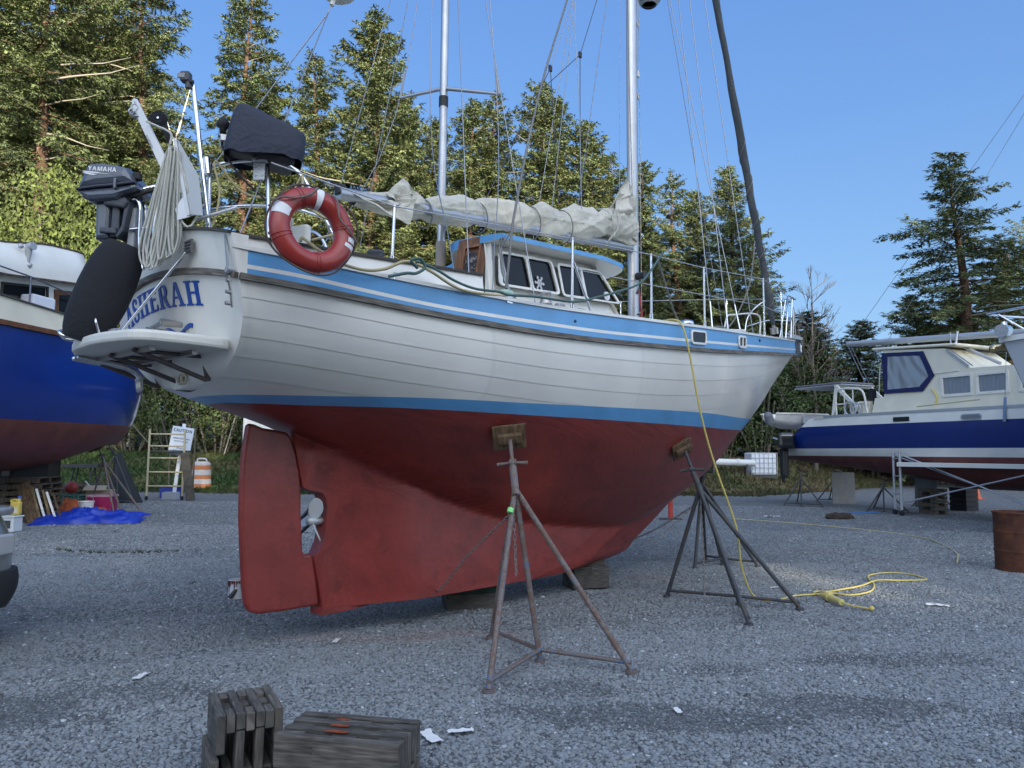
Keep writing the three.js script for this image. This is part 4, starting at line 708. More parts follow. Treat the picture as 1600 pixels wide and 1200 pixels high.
{ // aluminium anchor stowed upright on the stern rail
  const t = thing('fluke_anchor', 'pale grey aluminium fluke anchor lashed upright to the stern rail', 'anchor', [-2.25, 3.39, -4.70]), s = 4.72 / 1153 / 4, P = (pts) => tr(pts, 840, 500, s);
  const sh = part('shank', plate(P([[566, 105], [580, 86], [602, 92], [640, 165], [962, 770], [935, 825], [905, 800], [575, 150]]), .022, .004, [P([[582, 104], [594, 108], [606, 140], [594, 140]])]), mat([.56, .57, .58], { metalness: .35, roughness: .5 }), t);
  const fl = (pts, z0, tiltY) => { const g = plate(P(pts), .008, .002); g.rotateY(tiltY); g.translate(0, 0, z0); return g; };
  part('fluke', fl([[848, 410], [955, 775], [925, 925], [895, 900], [846, 650]], .07, .15), mat([.40, .415, .425], { metalness: .35, roughness: .5 }), t);
  part('fluke', fl([[890, 385], [920, 400], [1070, 640], [1112, 895], [1030, 885], [965, 770], [905, 470]], .085, -.12), mat([.40, .415, .425], { metalness: .35, roughness: .5 }), t);
  part('rib', fl([[888, 380], [912, 400], [1028, 890], [1008, 895]], .098, -.1), mat([.56, .57, .58], { metalness: .35, roughness: .5 }), t);
  part('crown', fl([[930, 850], [962, 790], [978, 770], [1022, 900], [948, 922]], .11, 0), mat([.62, .63, .64], { metalness: .3, roughness: .5 }), t);
  part('stock', [rod([.19, -.40, .03], [.455, -.315, .03], .011)], mat([.58, .59, .60], { metalness: .3, roughness: .5 }), t);
  part('shackle', [new THREE.TorusGeometry(.022, .006, 8, 18).translate(-.255, .36, .02), rod([-.26, .33, -.02], [-.25, .33, .04], .008), new THREE.TorusGeometry(.018, .005, 8, 18).rotateY(1).translate(-.27, .325, .03), ...[0, 1, 2].map((i) => new THREE.TorusGeometry(.016, .006, 6, 14).rotateX(i * .7).translate(-.265 + i * .012, .32 - i * .012, .015))], M.galv, t);
  const font = await new FontLoader().loadAsync('fonts/droid/droid_sans_regular.typeface.json');
  const g = new TextGeometry('FORTRESS', { font, size: .016, depth: .001, curveSegments: 2 }); g.rotateZ(-62 * D2R + PI); g.translate(-.115, .085, .0225);
  part('lettering', g, mat([.12, .12, .13]), sh);
}
{ // coil of white anchor line
  const t = thing('rope_coil', 'hank of white braided rope hanging in long loops over the transom', 'rope', [-2.24, 3.04, -4.62]), R = rng(4);
  for (let i = 0; i < 13; i++) {
    const f = i / 12, xb = mix(-.125, .075, f) + (R() - .5) * .04, yb = -.395 + .16 * Math.abs(f - .25) - .03 * R(), w = .020 + .02 * R(), z = (R() - .5) * .05, xt = mix(-.005, .055, f), yt = .36 + .04 * R();
    part('loop', tube([[xt, yt, z], [xt + .015 + f * .02, yt - .02, z + .02], [mix(xt, xb, .55) + w, .0, z + .01], [xb + w, yb + .12, z], [xb, yb, z + .008], [xb - w, yb + .12, z], [mix(xt, xb, .55) - w, .02, z - .01], [xt - .012, yt - .04, z]], .0075, 60, 6, true), M.rope, t);
  }
  for (let i = 0; i < 7; i++) part('loop', tube([[.03 + i * .012, .40 - i * .03, .0], [.075 + i * .012, .36 - i * .035, .03], [.10 + i * .008, .22 - i * .02, .03], [.085, .12, .02], [.05, .2, .015]], .0075, 30, 6), M.rope, t);
  part('wrap', tube([[-.165, .60, -.03], [-.08, .555, .0], [-.01, .52, .02], [.03, .485, .03], [.03, .42, .04]], .0075, 30, 6), M.rope, t);
  part('tail', tube([[.10, -.06, .02], [.16, -.12, .02], [.19, -.08, .0], [.205, .02, -.04], [.22, .05, -.06]], .0075, 30, 6), M.rope, t);
}
{ const t = thing('webbing_reel', 'flat black webbing reel standing above the white rope coil', 'reel', [-2.35, 3.68, -4.70]);
  part('disc', [rod([0, 0, -.012], [0, 0, .018], .052, .052, 28), rod([.004, -.002, .018], [.004, -.002, .022], .036, .036, 24)], M.blackCloth, t); part('hub', rod([.004, -.002, .02], [.004, -.002, .028], .007), M.steel, t);
  part('strap', plate([[.0, -.045], [.05, .0], [.075, -.09], [.10, -.15], [.085, -.195], [.06, -.14]], .012, .003), M.blackCloth, t); }
{ const t = thing('stern_light', 'small black lamp housing on top of the stern pole', 'lamp', [-2.19, 3.94, -4.73]);
  part('housing', [rbox(.065, .07, .06, .012, -.01, .045, 0), rod([.005, .0, 0], [.03, .02, 0], .012), rod([.01, -.03, 0], [.01, .02, 0], .022)], mat([.05, .05, .055], { roughness: .45 }), t); part('lens', rbox(.05, .035, .012, .004, -.03, .045, .028), mat([.20, .21, .22], { roughness: .2 }), t); part('knob', rod([.02, .01, .01], [.045, .008, .01], .014), M.black, t); }
{ // covered barbecue on a rail mount
  const t = thing('covered_barbecue', 'navy canvas covered barbecue clamped on the stern rail of the ketch', 'barbecue', [-1.71, 3.42, -4.85]);
  const W = .245, Dp = .17; const rows = []; // canvas hood sagging over the box
  const prof = [[-1, -.05], [-.99, .16], [-.93, .27], [-.80, .335], [0, .33], [.80, .275], [.94, .22], [1.0, .12], [1.02, -.02]];
  const ring = (y, k, dz) => { const o = []; for (let i = 0; i <= 48; i++) { const a = i / 48 * 2 * PI, c = Math.cos(a), s = Math.sin(a), q = Math.pow(Math.abs(c), .35) * Math.sign(c), r = Math.pow(Math.abs(s), .35) * Math.sign(s); o.push(V(q * W * k, y, r * Dp * k * (1 + dz))); } return o; };
  for (const [y, k] of [[.03, 1.0], [.09, 1.03], [.16, 1.02], [.22, 1.0], [.275, .965], [.30, .92], [.315, .8], [.325, .5], [.328, .02]]) rows.push(ring(y, k, 0).map((p, i) => { const w = .012 * n3(p.x * 9, y * 14, p.z * 9) + .007 * Math.sin(p.x * 60 + y * 20) * (y < .12 ? 1 : .3); const sk = p.y < .1 ? .035 * Math.sin(p.x * 8) : 0; return V(p.x * (1 + w), p.y + (p.y > .2 ? .035 * -p.x / W : -.0) + sk + w, p.z * (1 + w)); }));
  const g = grid(rows); g.rotateZ(-.16); g.rotateY(.35); part('canvas_hood', g, M.navyCloth, t);
  const inn = rbox(.44, .22, .30, .05, 0, .13, 0, 0, .35, -.16, 3); part('firebox', inn, mat([.012, .012, .016], { roughness: .6 }), t);
  part('side_shelf', rbox(.07, .05, .18, .008, -.225, .14, .06, 0, .35, 0), M.alu, t);
  part('mount_plate', [rbox(.08, .14, .012, .006, 0, -.045, .05), ...[[-.022, -.02], [.022, -.02], [-.022, -.08], [.022, -.08]].map(([x, y]) => rod([x, y, .05], [x, y, .062], .008, .008, 8))], M.galv, t);
  part('mount_bar', [rbox(.24, .035, .06, .004, .01, .055, .07), rbox(.10, .05, .05, .006, .01, .03, .07)], M.galv, t); part('clamp', rod([.0, .03, .06], [.0, .03, .13], .022, .018, 10), M.black, t);
}
{ // hoses and lines along the rail
  const pts = [[-.92, 2.85, 1.05], [-.91, 2.87, 1.15], [-.83, 2.79, 1.27], [-.70, 2.72, 1.33], [-.54, 2.70, 1.37], [-.40, 2.73, 1.40], [-.27, 2.80, 1.43], [-.17, 2.80, 1.45], [-.04, 2.76, 1.47], [.14, 2.70, 1.475], [.30, 2.68, 1.48], [.53, 2.69, 1.49], [.66, 2.70, 1.50]];
  const o = pts.map(([u, h, v]) => kp(u, h, Math.max(v - .10, Br(u) + .006)));
  const mk = (P, r, m, n, lab, cat) => { const b = P[0]; const g = tube(P.map((p) => p.clone().sub(b)), r, n, 8); const x = solo(cat === 'hose' ? 'hose' : 'rope_line', g, m, lab, cat); x.position.copy(b); return x; };
  mk(o, .011, M.hoseTan, 120, 'tan hose draped along the white coaming of the ketch', 'hose');
  mk([[-.23, 2.79, 1.42], [-.19, 2.79, 1.43], [-.05, 2.76, 1.44], [.09, 2.71, 1.46], [.28, 2.685, 1.47], [.52, 2.70, 1.48], [.61, 2.69, 1.49], [.89, 2.72, 1.51], [1.38, 2.755, 1.52], [1.71, 2.85, 1.50], [1.95, 2.93, 1.49], [2.34, 3.09, 1.49], [2.70, 3.43, 1.49]].map(([u, h, v]) => kp(u, h, Math.max(v, Br(u) + .004))), .010, M.hoseGreen, 140, 'grey green hose looping from the coaming up to the lifeline', 'hose');
  mk([[2.70, 3.43, 1.49], [2.95, 3.12, 1.46], [3.2, 2.92, 1.40], [3.6, 2.87, 1.30], [4.3, 2.96, 1.28], [4.8, 3.05, 1.2], [5.1, 3.4, 1.24], [5.25, 3.72, 1.27], [5.4, 4.2, 1.26]].map((p) => kp(...p)), .009, M.ropeGrey, 100, 'grey rope hanging in a bight inside the foredeck lifelines', 'rope');
  mk([[-.24, 2.745, 1.44], [-.30, 2.78, 1.45], [-.24, 2.80, 1.47], [-.20, 2.75, 1.475], [-.26, 2.70, 1.46], [-.33, 2.69, 1.44], [-.44, 2.655, 1.40]].map(([u, h, v]) => kp(u, h, Math.max(v, Br(u) + .012))), .011, M.hoseGreen, 60, 'knotted grey green hose end at the foot of the coaming stanchion', 'hose');
  const gather = thing('tangled_line', 'tangle of thin grey lines hanging at the corner of the wheelhouse', 'rope', kp(1.22, 3.0, .80).toArray(), KTURN), R = rng(15);
  for (let i = 0; i < 7; i++) part('strand', tube([[.03 * R(), .44 - .03 * R(), .02 * i], [-.05 + .05 * R(), .28, .03], [-.02 + .06 * R(), .08, .05], [.0 + .04 * R(), -.10, .12], [.03 * R(), -.24 - .05 * R(), .2 + .1 * R()]], .0055, 30, 5), i % 2 ? M.ropeGrey : M.wire, gather);
  const rr = thing('red_line', 'red coiled halyard line lashed at the foot of the mainmast', 'rope', kp(4.42, 3.15, .17).toArray(), KTURN);
  for (let i = 0; i < 4; i++) part('strand', tube([[0 + i * .008, .42 - i * .03, 0], [-.03 + i * .01, .25, .02], [.02 - i * .01, .12, .03], [-.02, 0, .02], [.02, .1, .01], [.0 + i * .006, .3, .01]], .008, 30, 5), mat([.28, .05, .06], { roughness: .9 }), rr);
  mk([[-1.33, 2.86, .57], [-1.28, 2.98, .62], [-1.24, 3.2, .60], [-1.26, 3.42, .56], [-1.1, 3.22, .66], [-.9, 3.2, .85], [-.84, 3.33, .93]].map((p) => kp(...p)), .008, M.hoseTan, 60, 'tan line slung along the stern rail behind the lifebuoy', 'rope');
  mk([[-.84, 3.34, .95], [-.86, 3.15, 1.02], [-.80, 3.05, 1.10], [-.70, 3.03, 1.12], [-.62, 3.06, 1.12], [-.66, 2.96, 1.1], [-.84, 2.87, 1.1]].map((p) => kp(...p)), .009, M.hoseTan, 60, 'tan line looped at the corner post inside the lifebuoy', 'rope');
}
{ // yellow shore power cord from the foredeck to the ground
  const P = [[1.55, 2.87, -7.5], [1.60, 2.84, -7.27], [1.655, 2.79, -7.17], [1.70, 2.65, -7.16], [1.75, 2.45, -7.20], [1.84, 2.04, -7.28], [1.94, 1.69, -7.37], [2.06, 1.35, -7.45], [2.24, .90, -7.55], [2.31, .67, -7.60], [2.35, .39, -7.65], [2.45, .13, -7.72], [2.56, .03, -7.79], [2.72, .012, -7.76], [3.02, .012, -8.03], [3.33, .012, -8.15], [3.51, .012, -8.21], [3.67, .012, -8.11], [3.99, .012, -8.35], [4.24, .012, -8.78], [4.37, .014, -9.17], [4.53, .012, -9.47], [4.85, .012, -9.66], [5.07, .012, -9.57], [5.10, .012, -9.28], [5.03, .012, -9.14], [4.69, .012, -9.08], [4.38, .03, -8.97], [4.02, .02, -8.64], [3.69, .022, -8.39], [3.46, .028, -8.21], [3.39, .014, -8.30], [3.31, .014, -8.22], [3.30, .02, -8.0]];
  const t = thing('power_cord', 'yellow shore power cord hanging from the bow and snaking over the gravel', 'cord', [2.45, 0, -7.72]), o = V(2.45, 0, -7.72);
  part('cable', tube(P.map((p) => V(...p).sub(o)), .0095, 340, 8), M.hoseYellow, t);
  part('plug', [rod(V(3.30, .035, -8.0).sub(o), V(3.31, .04, -7.86).sub(o), .022, .034, 14), rod(V(3.31, .04, -7.86).sub(o), V(3.315, .04, -7.82).sub(o), .044, .044, 16), rod(V(3.315, .04, -7.82).sub(o), V(3.34, .035, -7.60).sub(o), .034, .030, 14)], mat([.60, .52, .20], { roughness: .5 }), t);
  part('pigtail', [tube([V(3.34, .035, -7.60).sub(o), V(3.40, .02, -7.5).sub(o), V(3.51, .02, -7.36).sub(o)], .009, 20, 8), new THREE.SphereGeometry(.024, 12, 8).translate(3.52 - o.x, .026, -7.35 - o.z)], M.hoseYellow, t);
}

// ---------- jack stands, blocks and gear on the gravel ----------
const bar = (a, b, r, m, t, n = 'leg') => part(n, metric(rod(a, b, r, r, 10)), m, t);
function jackStand(label, pos, feet, join, head, hullN, m, padSize = [.30, .22], group = 'jack stands holding the ketch') {
  const t = thing('jack_stand', label, 'jack stand', pos, 0, group), o = V(...pos), q = (p) => V(...p).sub(o), J = q(join), Hd = q(head);
  feet.forEach(([x, z], i) => { const f = q([x, .02, z]); bar(J.clone().lerp(f, .02), f, .021, m, t, 'leg'); part('foot', rod(f.clone().add(V(0, -.02, 0)), f.clone().add(V(0, .004, 0)), .042, .04, 12), m, t); });
  const c = feet[2]; for (const k of [0, 1, 3]) if (feet[k]) bar(q([c[0], .09, c[1]]), q([feet[k][0], .07, feet[k][1]]), .0155, m, t, 'base_bar');
  bar(J.clone().lerp(Hd, -.15), J.clone().lerp(Hd, .42), .030, m, t, 'socket');
  bar(J.clone().lerp(Hd, .35), Hd, .0165, m, t, 'screw');
  const hp = J.clone().lerp(Hd, .52), sd = V(1, 0, .25).normalize();
  part('screw_handle', [rod(hp.clone().addScaledVector(sd, -.02), hp.clone().addScaledVector(sd, .03), .028, .028, 10), rod(hp.clone().addScaledVector(sd, -.12).add(V(0, -.02, 0)), hp, .016, .009, 8), rod(hp, hp.clone().addScaledVector(sd, .12), .009, .016, 8)], m, t);
  const n = V(...hullN).normalize(), Q = new THREE.Quaternion().setFromUnitVectors(V(0, 1, 0), n), up = n;
  const pl = metric(rbox(padSize[0], .022, padSize[1], .004)); pl.applyQuaternion(Q); pl.translate(...Hd.clone().addScaledVector(n, .055).toArray()); part('pad', pl, M.ply, t);
  const pl2 = metric(rbox(padSize[0] * .8, .018, padSize[1] * .9, .004)); pl2.applyQuaternion(Q); pl2.translate(...Hd.clone().addScaledVector(n, .078).toArray()); part('pad', pl2, M.grayWood, t);
  const br = plate([[-.10, .03], [.10, .03], [.05, -.03], [-.05, -.03]], .03, .004); br.rotateX(-PI / 2 + .0); br.applyQuaternion(Q); const bw = metric(rbox(.20, .04, .09, .012)); bw.applyQuaternion(Q); bw.translate(...Hd.clone().addScaledVector(n, .025).toArray()); part('pad_bracket', bw, M.ply, t);
  return t;
}
const st1 = jackStand('jack stand with flaking blue paint and a green tape band under the ketch', [.2, 0, -5.45], [[-.13, -4.79], [.84, -5.24], [.22, -5.48], [-.15, -6.15]], [.03, 1.24, -5.56], [-.012, 1.60, -5.93], [-.12, .52, -.85], M.stand, [.27, .22]);
part('tape_band', rod([-.20, 1.10, .015], [-.207, 1.07, .03], .0235, .0235, 12), mat([.25, .72, .22], { roughness: .5 }), st1);
jackStand('dark grey steel jack stand beside the hanging yellow cord', [2.15, 0, -7.45], [[1.66, -7.97], [2.11, -6.68], [2.30, -7.57], [2.83, -7.38]], [1.93, 1.15, -7.62], [1.84, 1.53, -7.84], [-.45, .5, -.74], M.standGrey, [.24, .20]);
jackStand('dark steel jack stand half hidden on the far side of the bow', [2.8, 0, -10.4], [[2.43, -9.91], [2.78, -10.69], [2.90, -10.28], [3.33, -10.13]], [2.60, 1.12, -10.15], [2.64, 1.40, -10.12], [.2, .75, .6], M.standGrey, [.26, .18]);
jackStand('dark steel jack stand seen through the propeller gap on the far side', [-2.5, 0, -8.9], [[-2.92, -8.3], [-2.2, -9.5], [-2.45, -8.75], [-1.7, -8.9]], [-1.75, 1.18, -8.35], [-1.55, 1.50, -8.15], [.6, .75, .4], M.standGrey, [.26, .18]);
{ const t = thing('angled_prop_stand', 'dark tubular stand with its foot beside the paint tin behind the rudder', 'jack stand', [-2.72, 0, -7.9], 0, 'jack stands holding the ketch'); bar([-.10, .03, .32], [.62, 1.05, -.55], .021, M.standGrey, t); bar([-.08, .05, .28], [.5, .06, -.5], .016, M.standGrey, t, 'base_bar'); bar([.5, .02, -.5], [.62, 1.05, -.55], .021, M.standGrey, t); bar([.62, 1.05, -.55], [.85, 1.45, -.45], .018, M.standGrey, t, 'screw'); }
function chain(label, pts, group) {
  const c = new THREE.CatmullRomCurve3(pts.map((p) => V(...p))), n = Math.round(c.getLength() / .036), o = c.getPoint(0), g = [];
  for (let i = 0; i < n; i++) { const u = i / n, p = c.getPointAt(u), tg = c.getTangentAt(u), k = new THREE.TorusGeometry(.0135, .0042, 5, 10); k.scale(.72, 1.75, 1); k.rotateY(i % 2 ? PI / 2 : 0); k.applyQuaternion(new THREE.Quaternion().setFromUnitVectors(V(0, 1, 0), tg)); k.translate(p.x - o.x, p.y - o.y, p.z - o.z); g.push(k); }
  const m = solo('chain', g, M.chain, label, 'chain', group); m.position.copy(o); m.userData.kind = 'stuff'; return m;
}
chain('rusty chain stretched from the blue jack stand under the keel', [[.01, 1.06, -5.62], [-.35, .66, -6.15], [-.66, .28, -6.62], [-.98, .19, -7.0]]);
chain('short chain end hanging straight down inside the blue jack stand', [[.02, 1.06, -5.60], [.035, .8, -5.585], [.045, .58, -5.58]]);
chain('chain stretched from the grey jack stand under the forefoot', [[1.90, .98, -7.72], [1.62, .66, -8.4], [1.30, .35, -9.3], [1.2, .2, -9.6]]);
chain('long chain end hanging inside the grey jack stand', [[1.95, .95, -7.66], [1.97, .5, -7.66], [1.98, .08, -7.66], [2.0, .02, -7.62]]);
chain('chain running from the forefoot to the far bow stand', [[1.75, .30, -9.75], [2.1, .52, -9.95], [2.55, .85, -10.15]]);
// timber blocks under the keel
{ const t = thing('keel_block', 'keel block with teal painted top timber under the keel of the ketch', 'block', [-.40, 0, -7.38], KTURN - .55);
  part('timber', grain(rbox(.50, .155, .30, .01, 0, .077, 0), 0), M.grayWood, t); part('timber', grain(rbox(.49, .085, .29, .008, .0, .198, 0), 0), M.greenWood, t); }
{ const t = thing('keel_block', 'dark grey timber keel block with a split top under the forward keel', 'block', [.86, 0, -8.58], KTURN - .5);
  part('timber', grain(rbox(.44, .24, .34, .012, 0, .12, 0), 0), M.blockWood, t); part('timber', grain(rbox(.40, .05, .30, .01, -.02, .262, 0, 0, .06, .03), 0), M.grayWood, t); }
// cribbing blocks in the foreground: laminated boards with slots
function crib(label, pos, turn, W, H, Dp, n, along, seed) {
  const t = thing('cribbing_block', label, 'block', pos, turn, 'slotted timber cribbing blocks'), R = rng(seed), tones = [M.blockWood, mat([.25, .235, .215], { map: mapOf(T.wood, 2.4), roughness: .9 }), mat([.20, .19, .175], { map: mapOf(T.wood, 2.9), roughness: .95 }), mat([.29, .265, .235], { map: mapOf(T.wood, 2.1), roughness: .9 })];
  const w = W / n - .003;
  const put = (sx, sy, sz, x, y, z) => part('board', grain(rbox(sx, sy, sz, .006, x + (R() - .5) * .004, y + (R() - .5) * .005, z + (R() - .5) * .006, 0, (R() - .5) * .012, (R() - .5) * .01), sx > sy && sx > sz ? 0 : sy > sz ? 1 : 2, R() * 3, R() * 3), tones[(R() * 4) | 0], t);
  for (let i = 0; i < n; i++) {
    const x = (i + .5) / n * W - W / 2, solid = i === 0 || i === n - 1;
    if (along) { // boards run along x, laminae across z
      const z = (i + .5) / n * Dp - Dp / 2, d = Dp / n - .003;
      if (i % 2 === 0) { put(W, H * .46, d, 0, H * .77, z); put(W, H * .48, d, 0, H * .255, z); }
      else { for (const e of [-1, 0, 1]) put(W * .2, H * .96, d, e * W * .4 + (e ? 0 : W * .02), H * .49, z); put(W * .8, H * .2, d, 0, H * .12, z); }
    } else if (solid) { put(w, H * .46, Dp, x, H * .77, 0); put(w, H * .46, Dp * .98, x - (i ? 0 : .02), H * .25, .01); }
    else if (i % 2) { put(w, H * .22, Dp * .26, x, H * .87, Dp * .36); put(w, H * .22, Dp * .20, x, H * .84, -.01); put(w, H * .22, Dp * .26, x, H * .87, -Dp * .36); put(w, H * .3, Dp * .96, x, H * .16, 0); }
    else { put(w, H * .2, Dp * .98, x, H * .89, 0); put(w, H * .76, Dp * .2, x, H * .39, Dp * .38); put(w, H * .76, Dp * .2, x, H * .39, -Dp * .38); }
  }
  return t;
}
crib('tall dark slotted cribbing block of interlocked boards standing on the gravel', [-1.22, 0, -3.53], 28 * D2R, .285, .36, .36, 7, false, 3);
const cb = crib('wide low cribbing block with orange paint smears on its top boards', [-.70, 0, -3.36], -11 * D2R, .56, .30, .30, 7, true, 8);
part('paint_smear', [plate(roundPoly([[-.06, -.01], [.04, -.013], [.06, .008], [-.03, .013]], .01), .002).rotateX(-PI / 2).translate(-.03, .3005, .065), plate(roundPoly([[-.05, -.008], [.03, -.012], [.05, .01], [-.03, .01]], .01), .002).rotateX(-PI / 2).translate(-.045, .3005, -.005), plate(roundPoly([[-.04, -.008], [.02, -.01], [.04, .01], [-.02, .009]], .01), .002).rotateX(-PI / 2).translate(-.06, .3005, -.075)], mat([.42, .09, .025], { roughness: .8, map: mapOf(T.antifoul, 4) }), cb).userData.kind = 'stuff';
{ // paint tin with red drips
  const t = thing('paint_tin', 'white paint tin with dark red drips standing behind the rudder', 'paint tin', [-2.79, 0, -7.70]);
  part('can', [rod([0, .005, 0], [0, .185, 0], .083, .083, 28), new THREE.TorusGeometry(.083, .004, 6, 28).rotateX(PI / 2).translate(0, .187, 0)], mat([.62, .64, .68], { roughness: .4 }), t);
  part('lid', rod([0, .187, 0], [0, .198, 0], .078, .078, 28), mat([.42, .38, .34], { roughness: .6 }), t);
  const R = rng(2), d = []; for (let i = 0; i < 17; i++) { const a = -1.5 + i * .19 + R() * .05, l = .03 + .12 * R() * R() + (i % 4 === 0 ? .05 : 0); d.push(rod([Math.sin(a) * .0835, .186, Math.cos(a) * .0835], [Math.sin(a) * .0835, .186 - l, Math.cos(a) * .0835], .0075, .003, 6)); }
  part('paint_drips', d, mat([.10, .012, .010], { roughness: .3 }), t).userData.kind = 'stuff';
}
{ const t = thing('red_post', 'short bright red steel post on a base plate beyond the bow', 'post', [3.70, 0, -17.3]); part('pole', rod([0, .02, 0], [.0, .66, 0], .055, .05, 14), M.standRed, t); part('base_plate', rbox(.5, .03, .16, .005, 0, .02, 0), M.standGrey, t); }
{ // rusty drum
  const t = thing('rusty_drum', 'open rusty steel drum standing on the gravel', 'drum', [6.80, 0, -10.02]), pr = [[.29, 0], [.292, .02], [.285, .05], [.285, .24], [.294, .255], [.294, .27], [.285, .285], [.285, .49], [.294, .505], [.294, .52], [.285, .535], [.285, .74], [.297, .755], [.297, .775], [.286, .78], [.278, .775], [.278, .2], [0, .2]];
  part('shell', metric(lathe(pr, 56)), M.rust, t); part('seam', metric(box(.012, .73, .006, .04, .385, .286, 0, 0, 0)), M.rust, t);
  part('tag', rod([.0, .765, .296], [.0, .765, .302], .02, .02, 10), mat([.55, .62, .5]), t);
}
// scraps of paper on the gravel
[[-1.38, -6.03, .05, 'small crumpled paper scrap under the rudder'], [-.41, -4.01, .075, 'torn pale paper scrap beside the wide cribbing block'], [-.26, -4.08, .06, 'twisted pale paper strip beside the wide cribbing block'], [-2.43, -5.03, .06, 'flat white paper strip on open gravel'], [4.30, -7.59, .09, 'white paper scrap lying past the yellow plug'], [6.35, -18.2, .16, 'white paper scrap lying beyond the bow'], [2.98, -8.5, .05, 'tiny white scrap beside the yellow cord'], [.98, -4.45, .04, 'curled white wire scrap on the dark damp gravel']].forEach(([x, z, s, lab], i) => { const R = rng(i + 50), rows = []; for (let a = 0; a <= 8; a++) { const row = []; for (let b = 0; b <= 4; b++) row.push(V((a / 8 - .5) * 2 * s * (1 + .3 * R()), .012 + .25 * s * Math.abs(n3(a * .7 + i, b * .9)), (b / 4 - .5) * s * .7 * (1 + .4 * R()))); rows.push(row); } const g = grid(rows); g.rotateY(R() * 3); const m = solo('paper_scrap', g, mat([.72, .72, .70], { roughness: .9 }), lab, 'litter', 'paper scraps on the gravel'); m.position.set(x, yardY(x, z) + .008, z); });
{ const P = [[5.2, -17.6], [6.2, -16.6], [7.2, -15.2], [7.6, -13.9], [7.3, -12.6], [6.9, -11.6], [6.55, -11.0], [6.3, -10.6]].map(([x, z]) => V(x - 6, .012, z + 13)); const m = solo('ground_cable', tube(P, .012, 80, 6), M.hoseTan, 'thin tan cable lying across the gravel towards the rusty drum', 'cable'); m.position.set(6, 0, -13); }
{ // dark clod of dirt
  const g = new THREE.SphereGeometry(1, 24, 14), p = g.attributes.position; for (let i = 0; i < p.count; i++) { const v = V(p.getX(i), p.getY(i), p.getZ(i)); v.multiplyScalar(1 + .5 * n3(v.x * 2.5, v.y * 2.5, v.z * 2.5)); p.setXYZ(i, v.x * .34, Math.max(-.02, v.y * .12), v.z * .2); } g.computeVertexNormals();
  const m = solo('dirt_clod', g, mat([.045, .032, .022], { roughness: 1 }), 'dark clod of dirt lying on the open gravel', 'dirt'); m.position.set(7.94, .01, -18.03);
}
{ // weeds growing through the gravel
  const R = rng(88), P = [], C = [];
  const tuft = (x, z, s) => { for (let i = 0; i < 7; i++) { const a = R() * 6.28, l = s * (.5 + R()), p = V(x + (R() - .5) * s, yardY(x, z), z + (R() - .5) * s), q = V(p.x + Math.cos(a) * l * .7, p.y + l * .7, p.z + Math.sin(a) * l * .7), w = .008; P.push(p.x - w, p.y, p.z, p.x + w, p.y, p.z, q.x, q.y, q.z); const k = .7 + .6 * R(); for (let c = 0; c < 3; c++) C.push(.035 * k, .042 * k, .02 * k); } };
  for (let i = 0; i < 46; i++) { const u = R(); tuft(-6.85 + u * 1.9 + (R() - .5) * .1, -11.25 + .35 * Math.sin(u * 3) + (R() - .5) * .12, .025 + .035 * R()); }
  for (let i = 0; i < 60; i++) { const x = -9 + 18 * R(), z = -8 - 12 * R(); if (n3(x * .4, z * .4, 4) > .15) tuft(x, z, .03 + .03 * R()); }
  for (let i = 0; i < 700; i++) { const x = -14 + 26 * R(); tuft(x, gravelEdge(x) + .9 * R() * R() + .02, .06 + .08 * R()); }
  const g = new THREE.BufferGeometry(); g.setAttribute('position', new THREE.Float32BufferAttribute(P, 3)); g.setAttribute('color', new THREE.Float32BufferAttribute(C, 3)); g.computeVertexNormals();
  const o = part('weeds', g, mat([1, 1, 1], { vertexColors: true, roughness: .9 }), scene); tag(o, 'thin weeds sprouting through the gravel of the yard', 'weeds', null, 'stuff');
}

